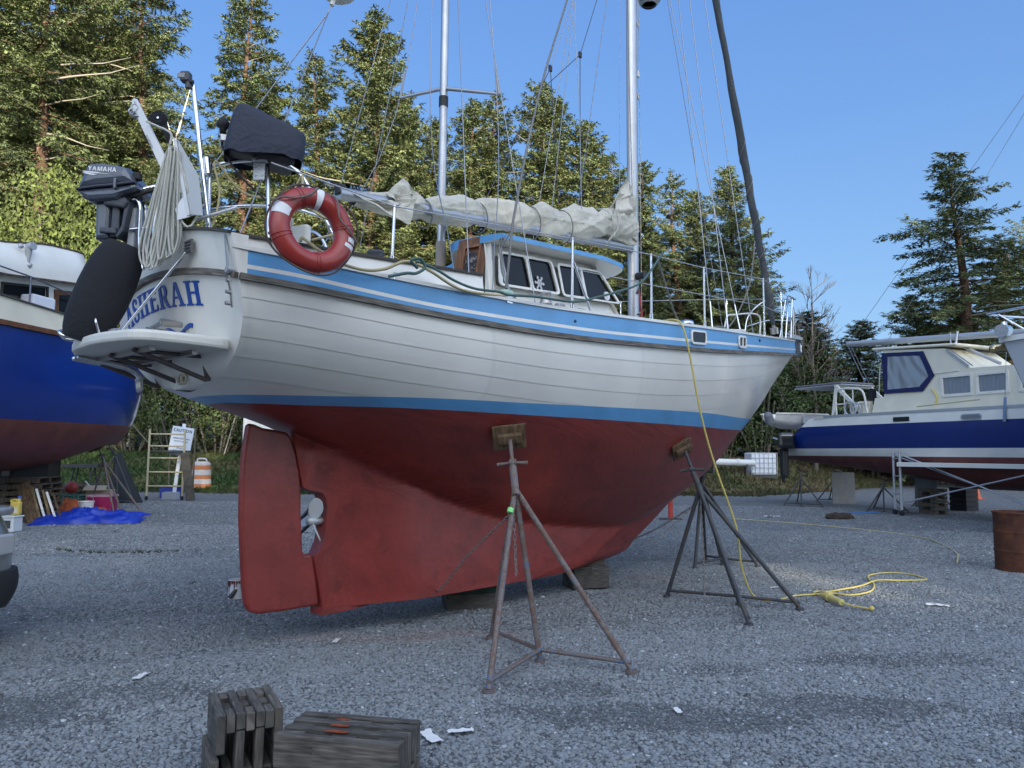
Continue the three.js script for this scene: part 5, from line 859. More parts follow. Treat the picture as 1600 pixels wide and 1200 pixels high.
// ---------- blue motor boat and the clutter beneath it ----------
function loftHull(st, prof, sides = [1, -1]) { // st: stations x; prof(x) -> [[z,h],...] from top to keel
  const out = []; for (const s of sides) { const rows = st.map((x) => prof(x).map(([z, h, dx = 0]) => V(x + dx, h, s * z))); out.push(grid(s > 0 ? rows.map((r) => r) : rows.map((r) => r.slice().reverse()))); } return out;
}
const range = (a, b, n) => Array.from({ length: n + 1 }, (_, i) => mix(a, b, i / n));
{
  const t = thing('motor_boat', 'deep blue motor boat with white wheelhouse and varnished trim propped on pallets', 'boat', [-9.75, 0, -18.3], 80 * D2R);
  const xs = [...range(-9, -2.4, 10), ...range(-2.2, -.02, 22)], b = (x) => x < -2.2 ? 1.6 : 1.6 * Math.pow(Math.max(0.0004, 1 - ((x + 2.2) / 2.2) ** 2), .5);
  const hb = (x) => mix(1.02, 1.62, sstep(-3.6, 0, x)), wl = 2.04, hr = (x) => 3.72 + .02 * x * 0;
  const body = (x, h0, h1, n) => range(h0, h1, n).map((h) => { const q = clamp((h - hb(x)) / (3.72 - hb(x))); return [b(x) * Math.pow(1 - Math.pow(1 - q, 3.2), .5), h]; });
  part('hull', loftHull(xs, (x) => body(x, 3.72, wl, 16)), M.navy, t);
  part('hull_bottom', loftHull(xs, (x) => body(x, wl, hb(x), 18)), M.oxide, t);
  part('keel', [box(5.5, .55, .3, -6.2, .95, 0), box(.9, .9, .1, -2.6, 1.15, 0)], mat([.035, .035, .035], { roughness: .9 }), t);
  part('rubbing_strake', [1, -1].map((s) => sweep(xs.map((x) => V(x, 3.74, s * (b(x) + .02))), .06, .09)), mat([.30, .11, .035], { map: mapOf(T.wood, 2), roughness: .6 }), t);
  const cap = (x) => 4.14 - (x + 3.7) * .05;
  for (const s of [1, -1]) part('bulwark', loftHull(xs.filter((x) => x < -.05), (x) => [[b(x) - .01, cap(x)], [b(x), 3.76]], [s]), M.cream, t);
  part('cap_rail', [1, -1].map((s) => sweep(xs.map((x) => V(x, cap(x) + .01, s * b(x))), .07, .025)), mat([.06, .055, .05], { roughness: .7 }), t);
  part('deck', grid(xs.map((x) => [-1, -.5, 0, .5, 1].map((s) => V(x, 3.75, s * (b(x) - .02))))), M.cream, t);
  // wheelhouse
  const z = 1.15, wall = [[-9, 3.76], [-9, 4.35], [-4.8, 4.70], [-2.75, 4.98], [-2.75, 3.76]];
  const wins = [[[-4.74, 4.34], [-4.74, 4.53], [-3.74, 4.68], [-3.72, 4.45]], [[-7.2, 4.02], [-7.2, 4.34], [-5.1, 4.5], [-5.1, 4.25]]], dr = [[-3.5, 3.85], [-3.54, 4.70], [-2.98, 4.77], [-2.96, 3.85]];
  const W = part('wheelhouse', [plate(wall, .04, 0, [...wins, dr]).translate(0, 0, z - .04), plate(wall, .04).translate(0, 0, -z), quad(V(-2.75, 3.76, -z), V(-2.75, 4.98, -z), V(-2.75, 4.98, z), V(-2.75, 3.76, z))], M.white, t);
  for (const w of wins) { part('window', plate(w, .01).translate(0, 0, z - .03), M.glass, W); const s = w.map(([x, y]) => { const cx = (w[0][0] + w[2][0]) / 2, cy = (w[0][1] + w[2][1]) / 2; return [x + Math.sign(x - cx) * .05, y + Math.sign(y - cy) * .04]; }); part('window_frame', plate(s, .02, .004, [w]).translate(0, 0, z + .002), mat([.02, .02, .02], { roughness: .6 }), W); }
  const ins = dr.map(([x, y]) => [x + (x < -3.2 ? .10 : -.10), y + (y > 4.3 ? -.09 : .1)]);
  const D = part('door', plate(dr, .04, .005, [ins]).translate(0, 0, z - .01), mat([.36, .14, .045], { map: mapOf(T.wood, 2), roughness: .5 }), W); part('door_glass', plate(ins, .01).translate(0, 0, z), M.glass, D);
  // flying bridge coaming with a rolled edge
  const rows = []; for (let i = 0; i <= 24; i++) { const u = i / 24, x = mix(-9, -2.3, u), lo = interp(x, [-9, -4.8, -2.3], [4.36, 4.70, 5.02]), hi = interp(x, [-9, -4.87, -3.85, -2.9, -2.3], [4.7, 5.30, 5.54, 5.62, 5.56]), row = []; for (let k = 0; k <= 10; k++) { const v = k / 10; row.push(V(x, mix(lo, hi, v), z + .22 - .16 * v + .06 * Math.sin(PI * v) - (x > -2.9 ? (x + 2.9) * .9 : 0))); } rows.push(row); }
  part('flying_bridge', [grid(rows.map((r) => r.slice().reverse())), grid(rows.map((r) => r.map((p) => V(p.x, p.y, -p.z)))), grid(rows.map((r) => [r[0], V(r[0].x, r[0].y, -r[0].z)])), grid(rows.map((r) => [V(r[8].x, r[8].y, -r[8].z), r[8]]))], M.white, t);
  part('bridge_trim', [sweep(rows.map((r) => r[10]), .05, .03), sweep(rows.map((r) => r[0].clone().add(V(0, -.02, .0))), .05, .035)], mat([.20, .15, .11], { map: mapOf(T.wood, 2), roughness: .8 }), t);
  part('handrail', [rod([-4.5, 4.17, 1.52], [-4.49, 4.72, 1.5], .018), rod([-9, 4.95, 1.5], [-4.49, 4.72, 1.5], .015), rod([-4.49, 4.72, 1.5], [-2.6, 4.55, 1.35], .015)], mat([.12, .13, .18], { roughness: .4, metalness: .5 }), t);
  part('search_light', [rod([-4.42, 5.33, 1.32], [-4.42, 5.33, 1.45], .06, .08, 14), rod([-4.42, 5.02, 1.33], [-4.42, 5.33, 1.36], .04, .06, 10), lathe([[0, -.16], [.06, -.05], [.07, 0], [0, .02]], 12).translate(-4.4, 5.0, 1.34), new THREE.SphereGeometry(.05, 10, 8).translate(-4.62, 5.28, 1.36)], M.galv, t);
  part('white_bin', rbox(.55, .30, .3, .04, -4.1, 4.28, 1.33), mat([.62, .64, .72], { roughness: .6 }), t);
  part('deck_hatch', rbox(.3, .05, .3, .02, -3.0, 5.62, 1.0), M.black, t);
}
// pallets stacked under the blue boat
function pallet(name, label, pos, turn, group) {
  const t = thing(name, label, 'pallet', pos, turn, group);
  for (let i = 0; i < 3; i++) part('stringer', metric(box(1.15, .088, .04, 0, .066, (i - 1) * .48), i), M.palletWood, t);
  for (let i = 0; i < 6; i++) { part('deck_board', metric(box(.10, .018, 1.0, (i - 2.5) * .205, .119, 0), i * .3, i, true), i % 2 ? M.palletWood : M.grayWood, t); if (i % 2 === 0) part('deck_board', metric(box(.10, .018, 1.0, (i - 2.5) * .205, .011, 0), i * .4, i, true), M.grayWood, t); }
  return t;
}
{ const p0 = pallet('wooden_pallet', 'grey wooden pallet in the tall stack under the blue boat', [-10.33, 0, -15.75], .12, 'pallets stacked under the blue boat'); for (let k = 1; k < 7; k++) copyOf(p0, [-10.33 + (k % 3 - 1) * .025, k * .1305, -15.75 + (k % 2) * .03], .12 + (k % 2) * .03);
  for (let k = 0; k < 5; k++) copyOf(p0, [-11.75 + (k % 2) * .03, k * .1305, -18.1], .05 + (k % 3) * .02, 'grey wooden pallet in the short stack behind the leaning boards'); for (let k = 0; k < 4; k++) copyOf(p0, [-12.2, k * .1305, -20.2 + (k % 2) * .03], .1, 'grey wooden pallet in the low stack beyond the orange tarp'); }
{ const t = thing('keel_board', 'dark upright board wedged under the blue boat above the pallets', 'board', [-11.2, .70, -17.3]); part('board', metric(box(1.3, .75, .08, 0, .37, 0, 0, .1, 0)), mat([.035, .035, .03], { roughness: .9 }), t); }
function heap(name, label, cat, m, cx, cz, L0, W0, H0, turn, seed) { // crumpled sheet lying on the ground
  const rows = [], nu = 60, nv = 34; for (let i = 0; i <= nu; i++) { const row = []; for (let j = 0; j <= nv; j++) { const u = i / nu, v = j / nv, e = Math.pow(Math.sin(PI * u) * Math.sin(PI * v), .45); const r = 1 - Math.abs(n3(u * 3.4 + seed + v * 1.5, v * 2.2, seed)), r2 = 1 - Math.abs(n3(u * 7 - v * 4, v * 5 + u * 2, seed + 2)), h = H0 * e * (.25 + .45 * Math.pow(r, 6) + .12 * Math.pow(r2, 6) + .5 * Math.abs(n3(u * 1.6, v * 1.5, seed + 4)) + .03 * n3(u * 22, v * 17, seed)); row.push(V((u - .5) * L0 + .12 * n3(v * 3, seed), .012 + Math.max(0, h), (v - .5) * W0 + .15 * n3(u * 3, seed + 9))); } rows.push(row); }
  const g = grid(rows.map((r) => r.slice().reverse())); g.rotateY(turn); const o = solo(name, g, m, label, cat); o.position.set(cx, .0, cz); return o;
}
heap('blue_tarp', 'crumpled bright blue tarpaulin spread on the gravel', 'tarp', phys([.012, .045, .42], { roughness: .34, map: mapOf(T.mottle, 1.5) }), -8.72, -15.5, 2.0, 1.2, .36, .32, 3);
heap('blue_tarp', 'small blue tarpaulin corner lying by the jack stand feet', 'tarp', phys([.012, .045, .42], { roughness: .34 }), -8.75, -17.2, .8, .5, .10, .5, 8);
heap('orange_tarp', 'crumpled rust orange tarpaulin heaped behind the blue one', 'tarp', mat([.36, .085, .025], { roughness: .6, map: mapOf(T.mottle, 1.5) }), -9.95, -16.9, 1.6, 1.1, .40, .1, 5);
{ const lean = (name, label, cat, m, w, h, d, x, z, rz, rx = -.2, y = 0) => { const q = solo(name, metric(box(w, h, d, 0, h / 2, 0, 0, 0, 0)), m, label, cat, name === 'trim_board' ? 'trim boards leaning on the pallets' : undefined); q.position.set(x, y, z); q.rotation.set(rx, 0, rz); return q; };
  lean('plywood_panel', 'tan plywood panel leaning against the pallets above the blue tarp', 'panel', M.ply, .26, .82, .02, -9.62, -15.1, .42, -.1, .05);
  [[-9.46, .40], [-9.39, .43], [-9.32, .40], [-9.24, .46], [-9.16, .44]].forEach(([x, r], i) => lean('trim_board', 'narrow lumber trim board leaning over the blue tarp', 'board', [M.lumber, M.tapeWhite, M.lumber, M.tapeWhite, M.palletWood][i], .035, .74 - i * .03, .03, x, -15.05 - i * .05, r, -.15, .05)); }
{ const t = thing('storage_tub', 'magenta plastic storage tub with a pale lid by the jack stand', 'tub', [-9.5, 0, -17.35], .15); part('body', rbox(.52, .40, .42, .03, 0, .21, 0), mat([.24, .008, .085], { roughness: .4 }), t); part('lid', rbox(.56, .05, .46, .015, 0, .43, 0), mat([.42, .22, .32], { roughness: .4 }), t); }
{ const t = thing('white_bucket', 'white plastic bucket standing behind the blue tarp', 'bucket', [-9.42, 0, -16.55]); part('pail', lathe([[0, .0], [.13, 0], [.155, .34], [.165, .34], [.165, .36], [.15, .36], [.13, .05], [0, .04]], 26), mat([.55, .58, .62], { roughness: .45 }), t); part('handle', tube([[-.165, .34, 0], [-.15, .46, .05], [0, .50, .07], [.15, .46, .05], [.165, .34, 0]], .006, 24, 6), M.galv, t); }
{ const t = thing('milk_crate', 'green plastic milk crate standing behind the orange tarp', 'crate', [-10.75, 0, -18.3], .1), m = mat([.03, .13, .11], { roughness: .5 }); for (let i = 0; i < 5; i++) { part('slat', box(.42, .035, .012, 0, .05 + i * .085, .2), m, t); part('slat', box(.012, .035, .4, .21, .05 + i * .085, 0), m, t); part('slat', box(.012, .035, .4, -.21, .05 + i * .085, 0), m, t); } for (let i = 0; i < 6; i++) part('post', box(.02, .42, .02, -.2 + i * .08, .21, .195), m, t); part('back_panel', box(.42, .4, .012, 0, .21, -.2), m, t); part('bottom', box(.42, .015, .4, 0, .01, 0), m, t);
  const b = solo('red_ball', new THREE.SphereGeometry(.15, 20, 14), mat([.30, .035, .03], { roughness: .5 }), 'dull red ball sitting on the green milk crate', 'ball'); b.position.set(-10.8, .57, -18.3); }
{ const t = thing('cardboard_box', 'open cardboard box with loose boards beside the magenta tub', 'box', [-10.3, .0, -18.7], .2); part('carton', box(.55, .5, .4, 0, .25, 0), mat([.36, .29, .20], { roughness: .9 }), t); part('flap', box(.5, .02, .2, -.05, .55, .25, .6, 0, 0), mat([.40, .32, .22], { roughness: .9 }), t); part('stick', rod([-.2, .45, .1], [-.42, .72, .2], .02), M.lumber, t); part('stick', rod([-.12, .45, .1], [-.30, .72, .22], .02), M.tapeWhite, t); }
{ // sawhorse and gear further under the boat
  const t = thing('work_stand', 'black folding work stand beyond the crates under the blue boat', 'stand', [-13.1, 0, -22.8]); part('tray', box(1.1, .10, .5, 0, 1.0, 0), M.black, t); for (const [x, z] of [[-.4, .2], [.4, .2], [-.4, -.2], [.4, -.2]]) part('leg', rod([x, 0, z], [x * .6, 1.0, z * .5], .025), M.black, t); part('shelf', box(1.3, .05, .5, .1, .42, 0), M.black, t); }
// stands under the blue boat
jackStand('rusty brown jack stand under the stern of the blue boat', [-9.0, 0, -17.2], [[-8.80, -16.6], [-8.62, -17.5], [-8.95, -17.2], [-9.95, -17.6]], [-9.45, 1.25, -17.2], [-9.56, 1.50, -17.2], [-.45, .85, 0], M.stand, [.45, .12], 'jack stands holding the blue boat');
jackStand('dark jack stand behind the rusty one under the blue boat', [-10.9, 0, -20.8], [[-11.5, -20.2], [-10.4, -20.6], [-10.9, -20.7], [-11.5, -21.4]], [-11.0, 1.35, -20.6], [-11.1, 1.75, -20.2], [-.4, .85, .2], M.standGrey, [.35, .12], 'jack stands holding the blue boat');
{ const t = thing('tripod_cover', 'dark tarp draped over a tripod beside the yellow scaffold frame', 'cover', [-11.05, 0, -21.4]); const rows = []; for (let i = 0; i <= 14; i++) { const v = i / 14, row = []; for (let k = 0; k <= 24; k++) { const a = k / 24 * 2 * PI, r = mix(.04, .5, Math.pow(v, 1.1)) * (1 + .18 * Math.sin(a * 3) + .1 * n3(Math.cos(a) * 2, v * 4, Math.sin(a) * 2)); row.push(V(Math.cos(a) * r - .25 * (1 - v), mix(1.45, .0, v), Math.sin(a) * r)); } rows.push(row); } part('sheet', grid(rows), mat([.012, .016, .018], { roughness: .85 }), t); }
{ // scaffold frame, yellow
  const t = thing('scaffold_frame', 'pale yellow ladder scaffold frame standing at the edge of the yard', 'scaffold', [-10.42, 0, -22.4], .06), m = mat([.46, .40, .26], { map: mapOf(T.mottle, 2), roughness: .7 });
  for (const x of [-.52, .52]) { part('upright', rod([x, .12, 0], [x, 2.14, 0], .032, .03, 10), m, t); part('caster', [rod([x - .02, .07, 0], [x + .02, .07, 0], .07, .07, 16), rod([x, .07, 0], [x, .16, 0], .02)], M.black, t); }
  [.42, .84, 1.26, 1.62, 1.98].forEach((h) => part('rung', rod([-.52, h, 0], [.52, h, 0], .024, .024, 8), m, t));
  for (const x of [-.40, .36]) part('upright', rod([x, .1, -1.3], [x, 2.2, -1.3], .03, .03, 8), mat([.10, .085, .06], { roughness: .8 }), t); part('platform', box(1.05, .05, .5, 0, 1.47, -.3), mat([.06, .055, .05], { roughness: .9 }), t); }
{ const t = thing('leaning_plank', 'weathered grey plank leaning on the yellow scaffold frame', 'plank', [-9.66, 0, -22.2]); part('plank', metric(box(.26, 1.45, .05, 0, .72, 0, 0, 0, .17)), M.grayWood, t); }
{ // caution sign
  const cv = document.createElement('canvas'); cv.width = 256; cv.height = 340; const c = cv.getContext('2d'); c.fillStyle = '#c9d2de'; c.fillRect(0, 0, 256, 340); c.fillStyle = '#23262c'; c.font = 'bold 50px sans-serif'; c.textAlign = 'center'; c.fillText('CAUTION', 128, 62); c.font = 'bold 25px sans-serif'; c.fillText('HARD HATS AND', 128, 150); c.fillText('SAFETY SHOES', 128, 184); c.fillText('IN ALL', 128, 262); c.fillText('WORK AREAS', 128, 300);
  const tx = new THREE.CanvasTexture(cv); tx.colorSpace = THREE.SRGBColorSpace;
  const t = thing('caution_sign', 'white caution sign board tilted on a post behind the scaffold frame', 'sign', [-10.3, 0, -23.0]); const g = new THREE.PlaneGeometry(.66, .88); g.translate(0, 0, .013); const f = part('sign_face', g, mat([.9, .9, .9], { map: tx, roughness: .5 }), t); f.position.set(.06, 1.78, .05); f.rotation.z = -.14; f.rotation.y = .05;
  const bk = part('sign_board', rbox(.66, .88, .022, .006), mat([.62, .65, .70], { roughness: .5 }), t); bk.position.copy(f.position); bk.rotation.copy(f.rotation); part('post', box(.10, 2.35, .04, 0, 1.15, 0, 0, 0, -.10), mat([.60, .63, .68], { roughness: .6 }), t); part('foot', box(.42, .22, .3, -.15, .11, .1), mat([.30, .33, .37], { roughness: .7 }), t); }
{ const t = thing('blue_bin', 'blue plastic bin on the gravel behind the scaffold frame', 'bin', [-10.75, 0, -23.6]); part('body', rbox(.55, .34, .5, .03, 0, .17, 0), mat([.012, .03, .22], { roughness: .5 }), t); part('rim', rbox(.59, .04, .55, .015, 0, .35, 0), mat([.02, .05, .3], { roughness: .5 }), t); }
{ // traffic drum
  const t = thing('traffic_drum', 'faded orange and white traffic drum at the foot of the grass bank', 'traffic drum', [-11.38, .0, -27.3]), O = mat([.50, .17, .055], { roughness: .7, map: mapOf(T.mottle, 2) }), Wh = mat([.55, .50, .47], { roughness: .7, map: mapOf(T.mottle, 2) });
  const R = (h) => mix(.37, .29, h / 1.02); [[.0, .10, Wh], [.10, .28, O], [.28, .46, Wh], [.46, .60, O], [.60, .80, Wh], [.80, .95, O], [.95, 1.05, Wh]].forEach(([a, b, m]) => part('band', [lathe([[R(a), a], [R(a) + .012, a + .012], [R(b) + .01, b - .012], [R(b), b]], 26)], m, t)); part('top', lathe([[.29, 1.05], [.24, 1.09], [0, 1.10]], 24), Wh, t); part('handle', tube([[-.17, 1.08, 0], [-.15, 1.18, 0], [0, 1.20, 0], [.15, 1.18, 0], [.17, 1.08, 0]], .03, 20, 8), Wh, t); part('base', lathe([[0, 0], [.42, 0], [.42, .04], [.37, .07]], 26), mat([.40, .30, .27], { roughness: .8 }), t); }
{ const t = thing('white_cabinet', 'plain white storage cabinet on the bank seen over the rudder', 'cabinet', [-10.45, bank(-10.45, -31), -31]); part('body', rbox(1.36, 2.2, .8, .03, .0, 1.0, 0), M.whiteOld, t); part('door', rbox(.62, 1.9, .03, .01, -.33, 1.0, .41), M.whiteOld, t); part('door', rbox(.62, 1.9, .03, .01, .33, 1.0, .41), M.whiteOld, t); }
{ const t = thing('cleaner_jug', 'yellow plastic jug with a blue cap standing on the white bucket box', 'jug', [-8.98, .31, -13.55]); part('bottle', rbox(.17, .24, .11, .03, 0, .12, 0), mat([.60, .46, .10], { roughness: .4 }), t); part('neck', rod([.04, .23, 0], [.05, .30, 0], .035, .03), mat([.60, .46, .10], { roughness: .4 }), t); part('cap', rod([.05, .29, 0], [.052, .335, 0], .032, .03, 16), mat([.03, .10, .38], { roughness: .4 }), t); part('label_print', box(.12, .10, .002, 0, .09, .0575), mat([.62, .58, .46]), t); part('grip', tube([[-.06, .22, 0], [-.10, .25, 0], [-.02, .27, 0], [.03, .25, 0]], .018, 14, 8), mat([.60, .46, .10], { roughness: .4 }), t); }
{ const t = thing('white_tub', 'square white plastic tub standing on the gravel under the yellow jug', 'tub', [-9.05, 0, -13.5]); part('body', [rbox(.32, .26, .26, .02, 0, .14, 0)], mat([.60, .63, .66], { roughness: .5 }), t); part('rim', rbox(.35, .03, .29, .01, 0, .285, 0), mat([.62, .65, .68], { roughness: .5 }), t); part('print', box(.14, .14, .002, .04, .15, .1315), mat([.045, .05, .06], { roughness: .5 }), t); }
{ // front corner of a parked silver truck
  const t = thing('parked_truck', 'silver truck with a black bumper, only its front corner in view', 'truck', [-3.82, 0, -5.95], 84 * D2R);
  const body = []; for (let i = 0; i <= 14; i++) { const v = i / 14, h = mix(.52, 1.02, v), row = []; for (let k = 0; k <= 20; k++) { const a = k / 20 * PI / 2, r = .28, bul = .05 * Math.sin(PI * v) - .10 * v; row.push(k < 1 ? V(-2.2, h, 0 + bul) : V(-r + Math.sin(a) * (r + bul), h, -r + Math.cos(a) * (r + bul))); } row.push(V(0 + (.05 * Math.sin(PI * v) - .1 * v), h, -1.9)); body.push(row); }
  part('fender', [grid(body.map((r) => r.slice().reverse()))], phys([.44, .46, .48], { metalness: .4, roughness: .3, clearcoat: .8, clearcoatRoughness: .05 }), t);
  part('hood', [plate(roundPoly([[-2.2, 0.1], [-.2, .06], [-.06, -.2], [-.08, -1.9], [-2.2, -1.9]].map(([x, z]) => [x, -z]), .15), .06, .02).rotateX(-PI / 2).translate(0, 1.0, 0)], phys([.44, .46, .48], { metalness: .4, roughness: .3, clearcoat: .8 }), t);
  const bp = []; for (let i = 0; i <= 10; i++) { const v = i / 10, h = mix(.30, .58, v), row = []; for (let k = 0; k <= 20; k++) { const a = k / 20 * PI / 2, r = .28, o = .05 + .02 * Math.sin(PI * v) - .05 * (1 - v) * (1 - v); row.push(k < 1 ? V(-2.2, h, o) : V(-r + Math.sin(a) * (r + o), h, -r + Math.cos(a) * (r + o))); } row.push(V(.04, h, -.9)); bp.push(row); }
  part('bumper', [grid(bp.map((r) => r.slice().reverse())), grid([bp[10], bp[10].map((p) => V(p.x * .95 - .05, p.y + .002, p.z - .08))])], mat([.035, .037, .042], { roughness: .6 }), t);
  part('marker_light', rbox(.012, .10, .05, .005, .045, .80, -.36, 0, 0, 0), mat([.42, .14, .05], { roughness: .25 }), t);
  part('headlight', rbox(.30, .16, .05, .03, -.36, .78, .035), phys([.55, .57, .6], { roughness: .08, clearcoat: 1 }), t);
  part('wheel', [rod([-.02, .36, -1.25], [-.26, .36, -1.25], .36, .36, 32)], M.rubber, t); part('wheel', [rod([-1.85, .36, -1.25], [-2.1, .36, -1.25], .36, .36, 32)], M.rubber, t);
  part('cab', [rbox(1.9, .75, 1.5, .2, -1.1, 1.38, -2.4)], phys([.02, .025, .03], { roughness: .08, clearcoat: 1 }), t); part('body_side', rbox(2.0, .62, 3.2, .1, -1.1, .74, -3.2), phys([.44, .46, .48], { metalness: .4, roughness: .3, clearcoat: .8 }), t);
}

// ---------- blue sloop beyond the bow, with its stands and scaffold ----------
{
  const t = thing('sailing_sloop', 'dark blue sloop with white waterline, cream wheelhouse and stern arch on stands', 'sailboat', [8.7, 0, -22.3], -67.4 * D2R);
  const xs = range(-1.3, 12, 54), c = -1.45;
  const bz = (x) => 1.45 * interp(x, [-1.3, 0, 1, 2.5, 4.5, 6.5, 8.5, 10.5, 11.4, 12], [.90, .93, .96, .99, 1.0, .97, .82, .45, .2, .02]);
  const hb = (x) => interp(x, [-1.3, .25, 1.9, 3, 4.0, 4.3, 8.0, 8.6, 11, 12], [1.34, 1.2, 1.03, .92, .80, .70, .72, .9, 1.3, 1.7]);
  const hr = (x) => 2.60 + .012 * Math.max(0, x - 6) * (x - 6);
  const sec = (x, h0, h1, n) => range(h0, h1, n).map((h) => { const q = clamp((h - hb(x)) / (hr(x) - hb(x))); const rake = x < 1.3 ? (h - 1.5) * 1.08 * (1.3 - x) / 2.0 : 0; return [bz(x) * Math.pow(1 - Math.pow(1 - q, 3), .45), h, rake]; });
  const sh = (g) => { for (const q of g) q.translate(0, 0, c); return g; };
  part('hull_bottom', sh(loftHull(xs, (x) => sec(x, 1.5, hb(x), 10))), M.oxideDark, t);
  part('waterline_stripe', sh(loftHull(xs, (x) => sec(x, 1.715, 1.5, 3))), M.white, t);
  part('hull', sh(loftHull(xs, (x) => sec(x, 2.36, 1.715, 6))), M.navy2, t);
  part('sheer_band', sh(loftHull(xs, (x) => sec(x, hr(x), 2.36, 3))), M.white, t);
  part('transom', grid(range(0, 1, 8).map((v) => { const h = mix(1.5, 2.6, v), w = bz(-1.3) * Math.pow(1 - Math.pow(1 - clamp((h - 1.34) / 1.26), 3), .45); return range(-1, 1, 8).map((s) => V(-1.3 + (h - 1.5) * 1.40, h, c + s * w)); })), M.navy2, t);
  part('toe_rail', sweep(xs.filter((x) => x > 0).map((x) => V(x + (x < 1.3 ? 1.1 * (1.3 - x) / 2 * 1.08 : 0), hr(x) + .035, c + bz(x) - .02)), .06, .075), M.galv, t);
  part('deck', grid(xs.map((x) => range(-1, 1, 4).map((s) => V(Math.max(x, .45), hr(x) - .01, c + s * bz(x))))), M.whiteOld, t);
  for (const [x0, x1, h0, h1, r] of [[3.28, 3.76, 2.40, 2.52, .02], [5.14, 5.66, 2.37, 2.52, .07], [6.9, 7.4, 2.37, 2.52, .07]]) { const p = part('portlight', plate(roundRect(x0, h0, x1, h1, r), .02, .004).translate(0, 0, c + bz((x0 + x1) / 2) - .005), r > .05 ? M.galv : M.black, t); part('pane', plate(roundRect(x0 + .03, h0 + .025, x1 - .03, h1 - .025, r * .8), .004).translate(0, 0, c + bz((x0 + x1) / 2) + .016), r > .05 ? mat([.18, .20, .22], { roughness: .3 }) : M.glass, p); }
  // wheelhouse
  const z = -.55, wall = [[2.15, 2.6], [2.30, 3.1], [2.60, 3.12], [2.62, 4.40], [4.43, 4.22], [5.1, 3.66], [9, 3.52], [9.5, 2.62]], canv = [[2.62, 3.20], [2.60, 4.32], [3.86, 4.22], [4.15, 3.56], [3.80, 3.18]], win = [roundRect(4.36, 3.06, 5.08, 3.47, .02), roundRect(5.28, 3.06, 5.94, 3.45, .02), roundRect(6.3, 3.06, 7.0, 3.43, .02)];
  const H = part('wheelhouse', [plate(wall, .04, 0, win).translate(0, 0, z), plate(wall, .04).translate(0, 0, 2 * c - z - .04), quad(V(4.43, 4.22, z), V(5.1, 3.66, z), V(5.1, 3.66, 2 * c - z), V(4.43, 4.22, 2 * c - z)), quad(V(5.1, 3.66, z), V(9, 3.52, z), V(9, 3.52, 2 * c - z), V(5.1, 3.66, 2 * c - z)), quad(V(2.62, 2.6, z), V(2.62, 4.4, z), V(2.62, 4.4, 2 * c - z), V(2.62, 2.6, 2 * c - z))], M.cream, t);
  for (const w of win) { const x0 = Math.min(...w.map((p) => p[0])), x1 = Math.max(...w.map((p) => p[0])), h0 = Math.min(...w.map((p) => p[1])), h1 = Math.max(...w.map((p) => p[1])); part('window_frame', plate(roundRect(x0 - .07, h0 - .07, x1 + .07, h1 + .07, .03), .03, .006, [w]).translate(0, 0, z + .038), M.whiteOld, H); const rows = range(0, 1, 30).map((u) => [0, 1].map((v) => V(mix(x0, x1, u), mix(h1, h0, v), z + .012 + .008 * Math.sin(u * 42)))); part('curtain', grid(rows), mat([.24, .23, .24], { roughness: .9 }), H); part('pane', plate(w, .004).translate(0, 0, z + .028), phys([.9, .92, .95], { transmission: 1, roughness: .02, thickness: 0 }), H); }
  const C = part('canvas_enclosure', plate(canv, .02, .004, [[[2.74, 3.30], [2.78, 4.20], [3.76, 4.12], [4.0, 3.56], [3.70, 3.30]]]).translate(0, 0, z + .06), mat([.006, .012, .075], { roughness: .85 }), t);
  { const o = [[2.74, 3.30], [2.78, 4.20], [3.76, 4.12], [4.0, 3.56], [3.70, 3.30]], rows = []; for (let i = 0; i <= 24; i++) { const row = []; for (let k = 0; k <= 16; k++) { const u = i / 24, v = k / 16, x = mix(mix(2.74, 3.70, u), mix(2.78, 3.76, u), v), xx = x + (u > .5 ? (u - .5) * 2 * .27 * (1 - Math.abs(v - .3) / .7) : 0); row.push(V(xx, mix(3.30, mix(4.20, 4.12, u), v), z + .075 + .03 * n3(u * 4, v * 2 + u * 3, 5))); } rows.push(row); } part('clear_panel', grid(rows.map((r) => r.slice().reverse())), phys([.20, .23, .27], { roughness: .18, clearcoat: 1, clearcoatRoughness: .1 }), C); }
  part('roof', rbox(2.5, .07, 2.0, .03, 3.55, 4.37, c, 0, 0, -.075), M.cream, H);
  part('side_locker', [box(.35, .42, .6, 1.9, 2.83, z - .25)], M.cream, t); part('trim_line', box(.9, .03, .02, 4.35, 3.62, z + .05, 0, 0, .02), M.whiteOld, H);
  part('windscreen', [sweep([V(4.50, 4.17, z + .05), V(5.05, 3.70, z + .05)], .03, .06), sweep([V(4.62, 4.15, z + .05), V(5.16, 3.70, z + .05)], .02, .03)], M.galv, H);
  part('yellow_rope', [tube([[4.05, 3.22, z + .06], [4.12, 3.16, z + .08], [4.2, 2.98, z + .08], [4.15, 2.85, z + .08]], .02, 20, 6)], M.hoseYellow, t); part('boat_hook', rod([3.95, 2.76, z + .5], [5.6, 2.84, z + .5], .014), M.hoseTan, t);
  // stern arch with solar panel, rails
  const zz = -.75; const A = part('stern_arch', [sweep([V(.75, 3.55, zz), V(1.75, 2.62, zz)], .07, .10), sweep([V(.72, 3.58, zz), V(.55, 2.62, zz)], .05, .06), sweep([V(.75, 3.55, 2 * c - zz), V(1.75, 2.62, 2 * c - zz)], .07, .10), sweep([V(.72, 3.58, 2 * c - zz), V(.55, 2.62, 2 * c - zz)], .05, .06), box(.08, .06, 1.5, .74, 3.58, c)], M.whiteOld, t);
  part('solar_panel', [rbox(1.85, .05, 1.3, .01, -.05, 3.68, c)], mat([.16, .16, .17], { roughness: .5 }), A);
